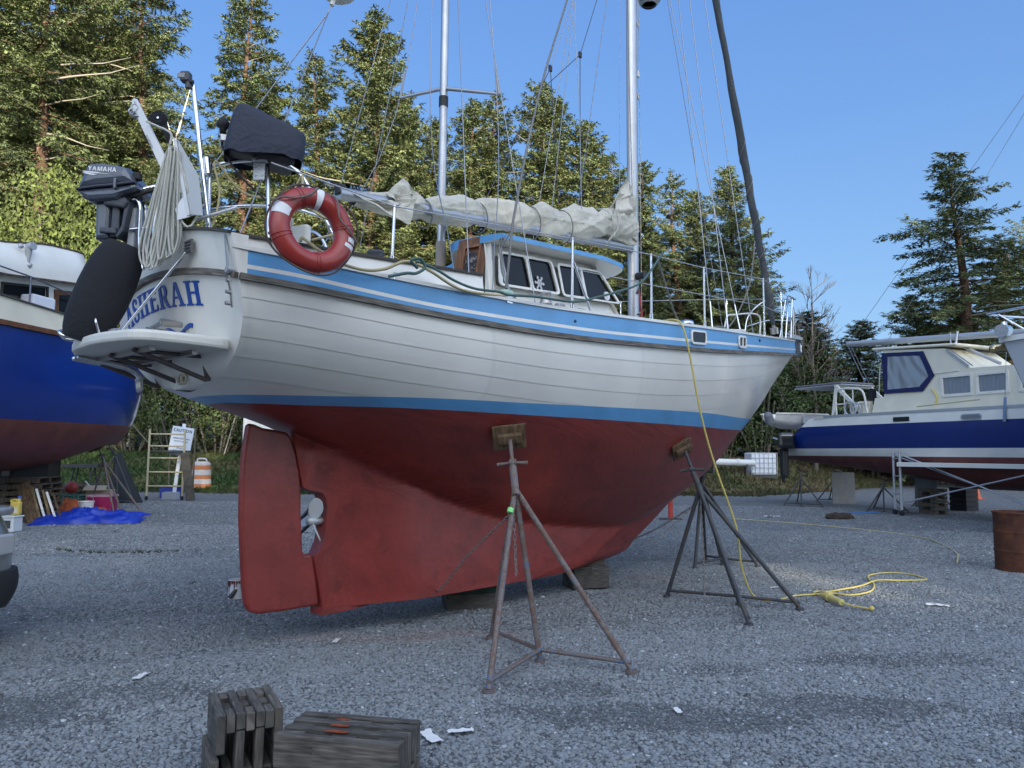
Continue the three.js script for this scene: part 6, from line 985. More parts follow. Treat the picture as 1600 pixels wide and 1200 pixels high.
  part('panel_edge', rbox(1.9, .035, 1.34, .01, -.05, 3.62, c), M.galv, A);
  part('stern_rail', [tube([[1.0, 2.62, zz + .3], [.98, 3.2, zz + .3], [1.1, 3.42, zz + .3], [1.6, 3.42, zz + .3], [1.95, 3.3, zz + .3], [2.1, 2.65, zz + .3]], .03, 40, 8), rod([1.0, 3.0, zz + .3], [2.0, 3.0, zz + .3], .018), rod([1.3, 2.6, zz + .3], [1.3, 3.4, zz + .3], .018), rod([1.6, 2.6, zz + .3], [1.6, 3.4, zz + .3], .018)], M.whiteOld, t);
  part('hose_coil', [new THREE.TorusGeometry(.2, .03, 8, 24).translate(1.55, 2.85, zz + .36), new THREE.TorusGeometry(.17, .03, 8, 24).translate(1.7, 2.82, zz + .32)], M.plasticGrey, t);
  part('black_bag', rbox(.18, .5, .2, .06, 2.0, 3.15, zz), M.blackCloth, t); part('sunlit_gold_pole', rod([2.35, 2.6, -.9], [2.35, 3.75, -.9], .05, .05, 12), mat([.62, .46, .22], { metalness: .8, roughness: .3 }), t);  // sunlit pole: the low sun is painted in as its golden colour
  part('stern_post', rod([.9, 2.6, -2.2], [1.05, 4.3, -2.2], .015), M.galv, t);
  // boom and mast
  part('boom', [rod([.75, 4.86, -1.25], [9.5, 4.2, -1.35], .085, .085, 14), rod([4.1, 4.72, -1.2], [4.1, 4.2, -1.2], .02), rod([4.3, 4.72, -1.2], [4.3, 4.3, -1.1], .03)], M.galv, t);
  part('strut', rod([4.4, 4.35, -1.1], [5.5, 3.75, -1.0], .04), M.plasticGrey, t);
  part('mast', rod([9.6, 2.6, -1.4], [9.6, 14, -1.4], .10, .09, 14), M.alu, t);
  const w = (a, b) => part('stay', rod(a, b, .007, .006, 5, false), M.wire, t);
  w([.8, 2.7, -.9], [9.5, 13.9, -1.4]); w([.78, 4.9, -1.25], [9.5, 13.5, -1.4]); w([.82, 4.8, -1.3], [2.3, 2.7, -.8]); w([.80, 4.8, -1.2], [2.2, 2.7, -.75]); w([8.6, 2.9, -.2], [9.6, 13, -1.4]); w([9.3, 2.9, -.2], [9.6, 13.8, -1.4]); w([8.9, 2.9, -2.6], [9.6, 13.4, -1.4]);
  part('shroud_tensioner', rod([6.2, 2.3, .02], [6.22, 2.85, -.02], .035, .03), mat([.12, .2, .35], { roughness: .6 }), t); w([6.22, 2.85, -.02], [6.3, 4.6, -.1]);
  part('rudder', [box(.62, 1.0, .06, 3.0, .62, c, 0, 0, -.04)], mat([.13, .14, .14], { roughness: .8, map: mapOf(T.mottle, 1) }), t);
}
{ // dinghy slung at the stern
  const t = thing('white_dinghy', 'small white dinghy with a grey fender slung behind the blue sloop', 'dinghy', [9.15, 2.35, -24.1], 22 * D2R);
  const rows = range(-1, 1, 16).map((x) => range(-1, 1, 12).map((a) => { const w = .62 * Math.pow(1 - Math.pow(Math.max(0, -x) * .8, 2), .6); return V(x * .95, .48 - .48 * Math.pow(Math.max(0, 1 - a * a), .5) * (x < -.4 ? 1 - (-.4 - x) * .6 : 1), a * w); }));
  part('shell', [grid(rows), grid(rows.map((r) => r.map((p) => V(p.x * .97, p.y + .03, p.z * .95))).reverse())], M.white, t); part('gunwale', [sweep(rows.map((r) => r[12]), .05, .04), sweep(rows.map((r) => r[0]), .05, .04)], M.whiteOld, t); part('transom', quad(rows[16][0], rows[16][12], rows[16][9], rows[16][3]), M.white, t);
  part('side_pad', rbox(.34, .26, .06, .02, .05, .30, .60), M.plasticGrey, t); part('fender', [rod([-1.05, .40, .1], [-.95, .16, .1], .14, .14, 18), new THREE.SphereGeometry(.14, 16, 10).translate(-1.05, .40, .1)], mat([.14, .15, .17], { roughness: .6 }), t);
}
{ // outboard on the stern bracket
  const t = thing('black_outboard', 'black outboard motor with a white stripe on the stern of the blue sloop', 'outboard', [8.5, 1.55, -23.1], -1.0);
  part('cowl', rbox(.52, .50, .86, .12, 0, .40, 0, 0, .9, 0, 4), phys([.012, .012, .014], { roughness: .25, clearcoat: 1 }), t); part('stripe', rbox(.525, .07, .6, .02, 0, .48, 0, .10, .9, 0), M.tapeWhite, t); part('leg', [rbox(.20, .95, .34, .05, 0, -.2, 0, 0, .9, 0)], M.black, t); part('gearcase', [rbox(.10, .14, .5, .05, .0, -.66, 0, 0, .9, 0), rbox(.05, .2, .2, .02, 0, -.78, .05, 0, .9, 0)], M.black, t); part('propeller', [0, 1, 2].map((k) => box(.03, .16, .07, 0, .08, 0).rotateX(k * 2.1).rotateY(.9).translate(-.2, -.66, -.16)), M.black, t);
}
jackStand('dark jack stand under the stern of the blue sloop', [8.6, 0, -22.2], [[8.21, -22.43], [9.15, -21.9], [8.6, -22.1], [8.9, -23.2]], [8.66, .82, -22.2], [8.75, 1.02, -22.3], [.3, .9, -.2], M.standGrey, [.30, .16], 'jack stands holding the blue sloop');
jackStand('dark jack stand beside the grey board under the blue sloop', [10.6, 0, -24.6], [[10.1, -24.6], [11.1, -24.2], [10.6, -24.4], [10.8, -25.3]], [10.65, .75, -24.5], [10.7, .95, -24.4], [.1, .95, .2], M.standGrey, [.28, .16], 'jack stands holding the blue sloop');
jackStand('dark jack stand amidships under the blue sloop beside the scaffold', [10.15, 0, -20.3], [[9.62, -20.16], [10.6, -19.9], [10.1, -20.2], [10.3, -21.2]], [10.2, .66, -20.4], [10.3, .84, -20.5], [.4, .9, -.2], M.standGrey, [.28, .16], 'jack stands holding the blue sloop');
jackStand('dark jack stand on the far side of the blue sloop keel', [12.9, 0, -22.8], [[12.3, -22.8], [13.3, -22.5], [12.9, -22.6], [12.8, -23.5]], [12.75, .72, -22.7], [12.65, .9, -22.6], [-.3, .9, .2], M.standGrey, [.28, .16], 'jack stands holding the blue sloop');
{ const b = solo('grey_board', metric(box(.72, .98, .05, 0, .49, 0)), mat([.30, .29, .28], { map: mapOf(T.mottle, 1.5), roughness: .9 }), 'upright grey weathered board standing under the stern of the blue sloop', 'board'); b.position.set(10.55, 0, -23.6); b.rotation.set(-.05, 0, 0); }
{ const t = thing('keel_crib', 'dark slatted timber crib under the keel of the blue sloop', 'crib', [11.15, 0, -19.7], -67 * D2R); for (let k = 0; k < 7; k++) for (const s of [-1, 1]) part('timber', k % 2 ? metric(box(.12, .085, .5, s * .17, .05 + k * .095, 0)) : metric(box(.5, .085, .12, 0, .05 + k * .095, s * .17)), k % 2 ? M.blockWood : M.palletWood, t); }
{ const t = thing('keel_crib', 'black plastic crib with pale slots under the keel of the blue sloop', 'crib', [12.7, 0, -20.9], -67 * D2R); for (let k = 0; k < 5; k++) part('slab', rbox(.5, .125, .5, .01, 0, .068 + k * .132, 0), M.rubber, t); }
{ // rolling scaffold beside the sloop
  const t = thing('rolling_scaffold', 'grey aluminium rolling scaffold with crossed braces beside the blue sloop', 'scaffold', [9.9, 0, -18.9]);
  for (const [x, z] of [[0, .0], [.12, -.55]]) { part('upright', rod([x, .12, z], [x, 1.62, z], .035, .033, 10), M.galv, t); part('caster', [rod([x - .03, .08, z], [x + .03, .08, z], .08, .08, 16), rod([x, .08, z], [x, .2, z], .025)], M.rubber, t); }
  for (const h of [.55, 1.0, 1.45]) part('rung', rod([0, h, 0], [.12, h, -.55], .018, .018, 8), M.galv, t);
  part('upright', rod([1.75, .1, 2.9], [1.75, 2.55, 2.9], .055, .05, 10), M.galv, t); part('upright', rod([2.0, .1, 2.4], [2.0, 2.3, 2.4], .04, .04, 10), M.galv, t);
  part('walkway', rbox(.38, .11, 3.35, .01, .93, 1.30, 1.35, 0, .54, 0), M.whiteOld, t);
  part('brace', rod([.1, 1.52, 0], [1.75, .25, 2.9], .02), M.galv, t); part('brace', rod([.1, .35, 0], [1.75, 1.25, 2.9], .02), M.galv, t); part('brace', rod([.2, 1.5, -.5], [2.0, .3, 2.4], .016), M.galv, t);
  part('brace', rod([0, .14, 0], [.12, .14, -.55], .016), M.galv, t);
}
heap('blue_cloth', 'small pale blue cloth lying by the scaffold wheels', 'cloth', mat([.06, .14, .30], { roughness: .8 }), 9.3, -19.6, .9, .3, .06, .3, 6);
{ const t = thing('traffic_cone', 'small orange traffic cone beyond the keel of the blue sloop', 'cone', [16.6, 0, -26.6]); part('cone', lathe([[.17, .03], [.04, .68], [0, .70]], 20), mat([.55, .10, .03], { roughness: .6 }), t); part('base', rbox(.4, .04, .4, .01, 0, .02, 0), mat([.50, .09, .03], { roughness: .6 }), t); }
{ // grey bow of a third boat
  const t = thing('white_cruiser', 'pale grey cruiser with flared bow and stainless rail beside the blue sloop', 'boat', [9.08, 0, -13.5], -14 * D2R);
  const sh = (x) => 3.62 + .02 * x, stem = (h) => interp(h, [.45, 1.1, 2.2, 3.62], [.72, .62, .50, 0]), prof = (x, h) => { const q = clamp((h - .4) / 3.2); return (1 - Math.exp(-x * 1.1)) * 1.9 * (.45 + .55 * q); };
  const band = (h0, h1, n) => [1, -1].map((s) => grid(range(0, 1, 26).map((u) => { const d = Math.pow(u, 1.6) * 7; return range(h0, h1, n).map((h) => V(stem(h) + d, h, s * (prof(d, h) + .01))); })));
  part('hull', band(2.2, 3.62, 8), phys([.60, .62, .66], { roughness: .3, clearcoat: .4 }), t); part('boot_band', band(2.06, 2.2, 2), M.navy2, t); part('lower_hull', band(1.65, 2.06, 3), phys([.60, .62, .66], { roughness: .3 }), t); part('hull_bottom', band(.45, 1.65, 5), M.oxide, t);
  part('gunwale', [1, -1].map((s) => sweep(range(0, 1, 20).map((u) => { const d = Math.pow(u, 1.6) * 7; return V(d - .03, 3.66, s * (prof(d, 3.62) + .02)); }), .08, .09)), M.white, t);
  part('deck', grid(range(0, 1, 16).map((u) => { const d = Math.pow(u, 1.6) * 7; return range(-1, 1, 4).map((s) => V(d, 3.68, s * prof(d, 3.62))); })), M.white, t);
  part('rub_line', sweep(range(.35, 4, 8).map((x) => V(x + .2, 3.12, prof(x, 3.1) + .03)), .03, .03), M.black, t); part('bow_eye', new THREE.TorusGeometry(.04, .012, 8, 16).translate(.75, 3.02, prof(.7, 3.0) + .02), M.steel, t);
  part('bow_rail', [tube([[-.25, 4.15, 0], [.5, 4.2, .7], [2, 4.25, 1.5], [5, 4.3, 1.9]], .022, 40, 8), tube([[-.25, 4.15, 0], [.5, 4.2, -.7], [2, 4.25, -1.5], [5, 4.3, -1.9]], .022, 40, 8), rod([-.1, 4.12, .1], [.38, 3.7, .3], .02), rod([1.2, 3.7, 1.0], [1.1, 4.23, 1.05], .018), rod([.3, 3.95, .45], [3, 4.0, 1.7], .015)], M.steel, t);
  part('search_light', [rod([.05, 3.83, .05], [-.12, 3.80, .25], .10, .12, 18), rod([.0, 3.68, .1], [.0, 3.76, .1], .03), rod([-.02, 3.9, .1], [-.02, 3.98, .1], .06, .05, 14)], M.steel, t);
  part('gold_glint_vent', [rod([-.02, 3.55, -.4], [.5, 3.6, -.4], .085, .085, 16), new THREE.SphereGeometry(.09, 14, 10).translate(-.02, 3.55, -.4)], mat([.72, .56, .30], { metalness: 1, roughness: .2 }), t);  // stand-in vent, its gold colour paints in a warm sun reflection
}
{ // caged water tank on the bank
  const x = 10.9, z = -32.5, t = thing('water_tank', 'white caged plastic water tank standing on the bank beyond the bow', 'tank', [x, bank(x, z), z]), m = M.galv;
  part('tank', rbox(1.08, .95, 1.0, .06, 0, .62, 0, 0, 0, 0, 3), mat([.62, .65, .70], { roughness: .5 }), t); part('pallet', box(1.2, .13, 1.0, 0, .07, 0), M.blockWood, t);
  for (let i = 0; i < 7; i++) part('cage_bar', rod([-.56 + i * .187, .14, .52], [-.56 + i * .187, 1.12, .52], .012, .012, 6), m, t); for (let i = 0; i < 5; i++) part('cage_bar', rod([-.57, .25 + i * .21, .53], [.57, .25 + i * .21, .53], .012, .012, 6), m, t); part('filler_cap', rod([0, 1.08, 0], [0, 1.15, 0], .12, .12, 16), M.black, t);
}
{ const x = 9.3, z = -31.6, y = bank(x, z), t = thing('drain_pipe', 'long white drain pipe lying on a trestle on the bank beyond the bow', 'pipe', [x, y, z]); part('pipe', rod([-1.3, .55, 0], [1.05, .50, 0], .15, .15, 18), mat([.55, .56, .55], { roughness: .5 }), t); part('coupling', rod([.3, .52, 0], [.42, .52, 0], .17, .17, 18), mat([.5, .51, .5], { roughness: .5 }), t); part('trestle', [box(.08, .5, .3, -.7, .2, 0)], M.blockWood, t); part('trestle', [box(.08, .5, .3, .7, .2, 0)], M.blockWood, t); }

// ---------- trees ----------
const firLeaf = mat([1, 1, 1], { vertexColors: true, roughness: .85 });
const barkM = mat([.50, .42, .37], { map: mapOf(T.bark, [1.2, .35]), roughness: .95 });
const deadM = mat([.30, .27, .23], { roughness: .9 });
function tri(P, C, a, b, c, col) { P.push(a.x, a.y, a.z, b.x, b.y, b.z, c.x, c.y, c.z); for (let k = 0; k < 3; k++) C.push(...col); }
function leafGeo(P, C) { const g = new THREE.BufferGeometry(); g.setAttribute('position', new THREE.Float32BufferAttribute(P, 3)); g.setAttribute('color', new THREE.Float32BufferAttribute(C, 3)); g.computeVertexNormals(); return g; }
// o: H height, crown base share, width, droop, gaps
function firShape(seed, o) {
  const R = rng(seed), H = o.H, P = [], C = [], limbs = [], dead = [];
  const bx = o.lean || 0, axis = (y) => V(bx * Math.sin(y / H * 2.2) + .25 * Math.sin(y * .35 + seed), y, .25 * Math.sin(y * .3 + seed * 2));
  const tp = []; for (let i = 0; i <= 14; i++) tp.push(axis(H * i / 14));
  const r0 = .018 * H, trunk = [];
  { const rows = []; for (let i = 0; i <= 28; i++) { const y = H * i / 28, p = axis(y), r = Math.max(.03, r0 * Math.pow(1 - i / 28, .8) + (i === 0 ? .12 : 0)); const row = []; for (let k = 0; k <= 9; k++) { const a = k / 9 * 2 * PI; row.push(V(p.x + Math.cos(a) * r, y, p.z + Math.sin(a) * r)); } rows.push(row); } trunk.push(grid(rows)); }
  const nB = o.n || 170;
  for (let b = 0; b < nB; b++) {
    const f = Math.pow((b + R()) / nB, o.pow || .82), y = H * mix(o.base, .995, f), up = 1 - f;
    const bare = R() < (o.gap || .1);
    const azz = b * 2.39996 + R() * .9, irr = .62 + 1.15 * clamp(.5 + .95 * n3(Math.cos(azz) * 1.1 + seed, y * .16, Math.sin(azz) * 1.1)); let Lb = o.width * H * (.035 + .93 * Math.pow(up, o.cone || .62)) * (.55 + .55 * R()) * irr; if (f > .93) Lb *= .8; if (R() < .06) Lb *= 1.35; Lb = Math.min(Lb, o.width * H * 1.3);
    const az = azz, elev = mix(-.18, .75, Math.pow(f, 1.6)) + (R() - .5) * .55, dx = Math.cos(az), dz = Math.sin(az), p0 = axis(y), sag = (o.sag ?? .28) * (.5 + R());
    const at = (s) => V(p0.x + dx * Lb * s, y + Lb * s * Math.tan(elev) * .9 - sag * Lb * s * s + .16 * Lb * Math.pow(s, 4), p0.z + dz * Lb * s);
    const wood = bare ? dead : limbs;
    { const q = [0, .35, .7, 1].map(at); for (let i = 0; i < 3; i++) wood.push(rod(q[i], q[i + 1], (.011 * Lb + .012) * (1 - i * .3), (.011 * Lb + .012) * (.72 - i * .3), 4, false)); }
    if (bare) continue;
    const tone = .72 + .55 * R(), yel = R() * .5 + (o.warm || 0);
    const step = .105, nS = Math.max(4, Math.round(Lb / step));
    for (let i = 1; i <= nS; i++) {
      const s = mix(.10, 1, i / nS), c0 = at(s); if (R() < .06) continue;
      for (const sd of [-1, 1, 0]) {
        if (sd === 0 && i < nS && R() < .45) continue;
        const c = c0.clone(); c.y += (R() - .55) * .42 * Math.min(1, Lb / 2); c.x += (R() - .5) * .16; c.z += (R() - .5) * .16;
        const len = (sd === 0 ? .34 : (.26 + .30 * Math.sin(PI * Math.min(1, s * 1.05)) * Math.min(1, Lb / 2.5))) * (.7 + .6 * R()), sw = sd * (.9 + .35 * R());
        const dir = V(dx * Math.cos(sw) - dz * Math.sin(sw), .35 - .95 * R(), dz * Math.cos(sw) + dx * Math.sin(sw)).normalize();
        const side = V(-dir.z, 0, dir.x).normalize(), upv = side.clone().cross(dir);
        const k = tone * (.75 + .5 * R()), t = clamp(yel + .25 * R()); const col = [mix(.095, .165, t) * k, mix(.132, .185, t) * k, mix(.058, .070, t) * k];
        const nT = 7;
        for (let j = 0; j < nT; j++) {
          const g0 = j / nT, base = c.clone().addScaledVector(dir, len * g0), w = .047 * (1.15 - g0 * .6), a = (R() - .5) * 1.7, sp = side.clone().multiplyScalar(Math.cos(a)).addScaledVector(upv, Math.sin(a));
          const tip = base.clone().addScaledVector(dir, len * .30).addScaledVector(sp, .12 * (j % 2 ? 1 : -1) * (.6 + .6 * R())); tip.y -= .02 + .06 * R();
          const n = sp.clone().cross(dir).normalize();
          tri(P, C, base.clone().addScaledVector(dir, -w).addScaledVector(n, w * .5), base.clone().addScaledVector(dir, w * 1.6).addScaledVector(n, -w * .5), tip, col);
        }
        { const e = c.clone().addScaledVector(dir, len), w = .045; tri(P, C, c.clone().addScaledVector(dir, len * .55).addScaledVector(side, w), c.clone().addScaledVector(dir, len * .55).addScaledVector(side, -w), e.addScaledVector(dir, .1), col); }
      }
    }
  }
  for (let i = 0; i < (o.snags || 0); i++) { // dead lower branches
    const y = H * mix(.12, o.base + .12, R()), a = R() * 6.28, l = H * (.06 + .09 * R()), p = axis(y), e = mix(-.5, .25, R());
    dead.push(tube([p, V(p.x + Math.cos(a) * l * .5, y + l * e * .35, p.z + Math.sin(a) * l * .5), V(p.x + Math.cos(a + .2) * l, y + l * e * .9 - .1 * l, p.z + Math.sin(a + .2) * l)], .035, 6, 4));
  }
  return { trunk: metric(merge(trunk)), limbs: limbs.length ? merge(limbs) : null, dead: dead.length ? merge(dead) : null, crown: leafGeo(P, C), H };
}
const firs = [
  firShape(11, { H: 26, base: .10, width: .19, n: 230, gap: .05, sag: .30 }),
  firShape(12, { H: 27, base: .18, width: .19, n: 200, gap: .12, snags: 14, sag: .34, warm: .1 }),
  firShape(13, { H: 27, base: .34, width: .19, n: 170, gap: .16, snags: 30, sag: .25 }),
  firShape(14, { H: 24, base: .12, width: .20, n: 230, gap: .06, warm: .2 }),
  firShape(15, { H: 28, base: .24, width: .18, n: 180, gap: .14, snags: 16, sag: .4, lean: .4 }),
  firShape(16, { H: 26, base: .16, width: .21, n: 170, gap: .08, snags: 8, sag: .42, pow: .9 }),
  firShape(17, { H: 25, base: .08, width: .195, n: 280, gap: .05, lean: -.5, sag: .24, warm: .12 }),
];
function plantFir(x, z, h, k, turn, label, group, y, wide = 1) {
  const f = firs[k], t = thing('fir_tree', label, 'tree', [x, (y ?? bank(x, z)) - .1, z], turn, group), s = h / f.H; t.scale.set(Math.max(s, .62) * wide, s, Math.max(s, .62) * wide);
  part('trunk', f.trunk, barkM, t); part('limbs', f.limbs, barkM, t).userData.kind = 'stuff'; if (f.dead) part('dead_branches', f.dead, deadM, t).userData.kind = 'stuff';
  const c = part('crown', f.crown, firLeaf, t); c.userData.kind = 'stuff'; return t;
}
const frontFir = ['giant dense fir at the edge of the wood behind the blue motor boat', 'fir with a long bare trunk and dead twigs above the leafy tree', 'tall fir with pale trunk and long dead branches behind the outboard motor', 'bushy yellow green fir between the two bare trunked firs', 'tall gappy fir beside the white dead snag', 'dense fir behind the white dead snag', 'fir with dead lower twigs behind the stern pole', 'bushy fir with a rounded top behind the covered barbecue', 'open fir with wide drooping boughs above the covered barbecue', 'dense dark fir behind the backstay of the ketch', 'fir with dead lower twigs behind the lifebuoy', 'thin gappy fir behind the boom end of the ketch', 'full fir with a crooked top beside the mizzenmast', 'fir with dead twigs directly behind the mizzenmast', 'bushy fir just forward of the mizzenmast', 'dense fir behind the mizzen spreader', 'tall twiggy fir behind the lazy jacks', 'full round topped fir behind the bundled mainsail', 'open drooping fir behind the middle of the mainsail', 'bushy yellowish fir behind the forward mainsail folds', 'thin gappy fir just aft of the mainmast', 'dense fir right behind the mainmast', 'open fir just forward of the mainmast', 'bushy fir behind the ketch shrouds', 'full fir with a crooked top beside the rolled headsail', 'fir with dead twigs behind the ketch bow rail', 'short bushy fir at the low end of the wood by the bare tree'];
[[-32.3, -40, 33.4, 0], [-27.8, -38, 30.4, 2], [-24.6, -37, 28.8, 2], [-25.9, -43, 29.9, 3], [-22, -41, 29, 4], [-25.4, -46, 27.3, 0], [-21.1, -46, 19, 1], [-20.3, -48, 17, 3], [-15.9, -42, 27.2, 5], [-15, -47, 20, 0], [-12.3, -44, 24.5, 1], [-11.1, -47, 21.5, 4], [-8.2, -42, 26, 6], [-6.8, -46, 23, 1], [-5.3, -48, 22, 3], [-2.6, -44, 21.8, 0], [-1.2, -46, 23.1, 1], [1.3, -42, 22, 6], [2.8, -45, 22.3, 5], [4.5, -44, 20.5, 3], [6.5, -47, 19.5, 4], [7.8, -44, 17.8, 0], [9.4, -42, 16.4, 5], [11.4, -45, 16.5, 3], [12, -41, 16.7, 6], [14.6, -44, 13.6, 1], [17.1, -47, 9.5, 3]].forEach(([x, z, h, k], i) => plantFir(x, z, h, k, i * 1.7, frontFir[i], 'firs of the wood behind the yard'));
// filler ranks deeper in the wood
[[-36, -52, 27, 3], [-30, -50, 28, 0], [-18, -53, 26, 6], [-9.5, -54, 22, 0], [-4, -53, 20, 3], [.6, -52, 19, 6], [5.5, -53, 17, 0], [9.6, -50, 15, 3], [13, -52, 13, 6], [-13.6, -39.5, 13, 3], [-19, -38.5, 16, 0], [-6, -39, 12, 3], [-.6, -40, 14, 6], [4.2, -39.5, 12.5, 0], [7.2, -40, 11, 3]].forEach(([x, z, h, k], i) => plantFir(x, z, h, k, i * 2.3 + 1, 'smaller fir deeper in the wood, half hidden behind taller firs', 'firs filling the wood'));
plantFir(22.2, -36, 17.0, 5, 4.1, 'dark open fir with long drooping boughs rising alone above the blue sloop', 'firs beyond the blue sloop', undefined, 1.35);
plantFir(20.9, -38, 10.1, 3, .4, 'short dark fir tucked beside the open fir above the blue sloop', 'firs beyond the blue sloop');
plantFir(27.5, -40, 13.7, 4, 2, 'thin dark fir beyond the masts of the blue sloop', 'firs beyond the blue sloop', undefined, 1.4);
plantFir(24.2, -40, 10.7, 6, 1, 'dense dark fir low behind the cabin of the blue sloop', 'firs beyond the blue sloop');
plantFir(32.2, -44, 17, 1, 2, 'tall dark fir at the end of the wood behind the blue sloop', 'firs beyond the blue sloop');
[[13.2, -44.5, 9.5, 6], [15.6, -43, 8.5, 3], [17.6, -44, 9, 0], [19.4, -46, 8.4, 6], [16.4, -48, 10, 0], [21.5, -45, 9, 3], [26.5, -46, 10, 6], [12.2, -46, 9.5, 0]].forEach(([x, z, h, k], i) => plantFir(x, z, h, k, i * 2.1, 'short dark fir in the low wood between the ketch bow and the sloop', 'short firs of the low wood', undefined, 1.25));
// the tall wood behind the viewer that keeps the low sun off the yard
[[2, 36, 23, 0], [7, 38, 24, 3], [12, 36, 25, 6], [17, 37, 26, 0], [22, 36, 27, 3], [27, 35, 28, 6], [32, 33, 29, 0], [37, 31, 31, 3], [42, 29, 32, 6], [47, 27, 32, 0], [52, 26, 32, 3], [-3, 37, 22, 6], [-8, 38, 21, 3], [-13, 37, 20, 0], [-18, 38, 20, 6], [10, 42, 25, 3], [20, 42, 27, 6], [30, 40, 29, 0], [40, 36, 31, 3], [4.5, 42, 24, 3], [-6, 43, 21, 0], [15, 41, 26, 0], [25, 41, 28, 3], [35, 38, 30, 6], [45, 33, 32, 0]].forEach(([x, z, h, k], i) => plantFir(x, z, h, k, i * 1.3, 'fir in the tall row across the yard that shades the boats', 'firs across the yard that shade the boats', -.1));

// leafy trees and shrubs
function leafyShape(seed, o) {
  const R = rng(seed), P = [], C = [], wood = [];
  for (let k = 0; k < o.stems; k++) {
    const a = R() * 6.28, d = o.w * .45 * R(), h = o.h * (.55 + .4 * R()), q = [V(Math.cos(a) * d * .3, 0, Math.sin(a) * d * .3), V(Math.cos(a) * d * .7, h * .45, Math.sin(a) * d * .7), V(Math.cos(a + .3) * d * 1.2, h, Math.sin(a + .3) * d * 1.2)];
    wood.push(tube(q, .02 * o.h * .35 + .01, 8, 5));
  }
  for (let c = 0; c < o.clumps; c++) {
    const a = R() * 6.28, t = R(), y = o.h * mix(.12, 1, Math.pow(t, .8)), rr = o.w * .5 * Math.sqrt(R()) * Math.sin(PI * clamp(.12 + .80 * y / o.h)) * (1 + .25 * n3(a * 1.3, y * .6, seed)), cx = Math.cos(a) * rr, cz = Math.sin(a) * rr, cr = o.cr * (.6 + .8 * R());
    const tone = .65 + .7 * R(), yel = clamp((o.yel || 0) + .5 * R());
    for (let l = 0; l < o.leaves; l++) {
      const u = R() * 2 - 1, b = R() * 6.28, s = Math.sqrt(1 - u * u) * cr * Math.cbrt(R()), p = V(cx + Math.cos(b) * s, y + u * cr * .7, cz + Math.sin(b) * s), n = V(R() - .5, R() - .2, R() - .5).normalize(), e = V(R() - .5, R() - .5, R() - .5).cross(n).normalize(), f = n.clone().cross(e), z = o.leaf * (.6 + .8 * R()), k = tone * (.75 + .5 * R());
      const col = [mix(o.c[0], o.c2[0], yel) * k, mix(o.c[1], o.c2[1], yel) * k, mix(o.c[2], o.c2[2], yel) * k];
      const A = p.clone().addScaledVector(e, z), B = p.clone().addScaledVector(f, z * .45), D = p.clone().addScaledVector(f, -z * .45), E = p.clone().addScaledVector(e, -z * .8); tri(P, C, A, B, D, col); tri(P, C, E, D, B, col);
    }
  }
  return { wood: merge(wood), crown: leafGeo(P, C) };
}
const twigM = mat([.15, .13, .11], { roughness: .95 });
const leafy = [
  leafyShape(41, { h: 7, w: 7, stems: 7, clumps: 330, leaves: 26, cr: .5, leaf: .085, c: [.055, .085, .022], c2: [.115, .14, .03], yel: .3 }),
  leafyShape(42, { h: 4.2, w: 5, stems: 8, clumps: 230, leaves: 24, cr: .42, leaf: .075, c: [.032, .056, .020], c2: [.075, .10, .026], yel: .1 }),
  leafyShape(43, { h: 3, w: 4.4, stems: 10, clumps: 170, leaves: 22, cr: .36, leaf: .065, c: [.030, .050, .018], c2: [.09, .11, .03], yel: .2 }),
];
function plantLeafy(k, x, z, s, turn, label, group, sy) {
  const t = thing(k === 0 ? 'leafy_tree' : 'shrub', label, k === 0 ? 'tree' : 'shrub', [x, bank(x, z) - .1, z], turn, group); t.scale.set(s, sy || s, s);
  part(k === 0 ? 'trunk' : 'stems', leafy[k].wood, twigM, t); part('crown', leafy[k].crown, firLeaf, t).userData.kind = 'stuff'; return t;
}
plantLeafy(0, -21.6, -33.5, 1.15, .3, 'bright yellow green leafy tree above the white cabin roof of the blue boat', null, 1.85);
plantLeafy(0, -24.5, -34.5, 1.0, 2.3, 'sunlit leafy tree half hidden by the blue boat cabin', null, 1.5);
plantLeafy(0, -16.6, -35, .8, 4.3, 'low leafy tree growing between the firs behind the outboard motor', null, 1.2);
[[-18, -35, 1.2, 1], [-15.5, -34.2, 1.1, 2], [-13.8, -34.8, 1.35, 1], [-11.6, -34.2, 1.15, 2], [-9.8, -34.6, 1.25, 1], [-7.4, -35, 1.2, 2], [-5, -35.3, 1.2, 1], [-2, -35.5, 1.2, 1], [1.5, -36, 1.2, 2], [5, -36.2, 1.2, 1], [8.2, -36.4, 1.1, 1], [10.6, -36.8, 1.1, 2], [12.6, -37.5, 1.15, 1], [15, -39, 1.25, 1], [17.5, -40, 1.1, 2], [19.5, -40.5, 1.2, 1], [23.5, -41, 1.3, 1], [28, -42, 1.4, 1]].forEach(([x, z, s, k], i) => plantLeafy(k, x, z, s, i * 1.9, x < 0 ? 'dark leafy shrub at the foot of the wood behind the grass bank' : 'dark undergrowth shrub along the track beyond the dry bank', x < 0 ? 'shrubs behind the grass bank' : 'shrubs along the track'));
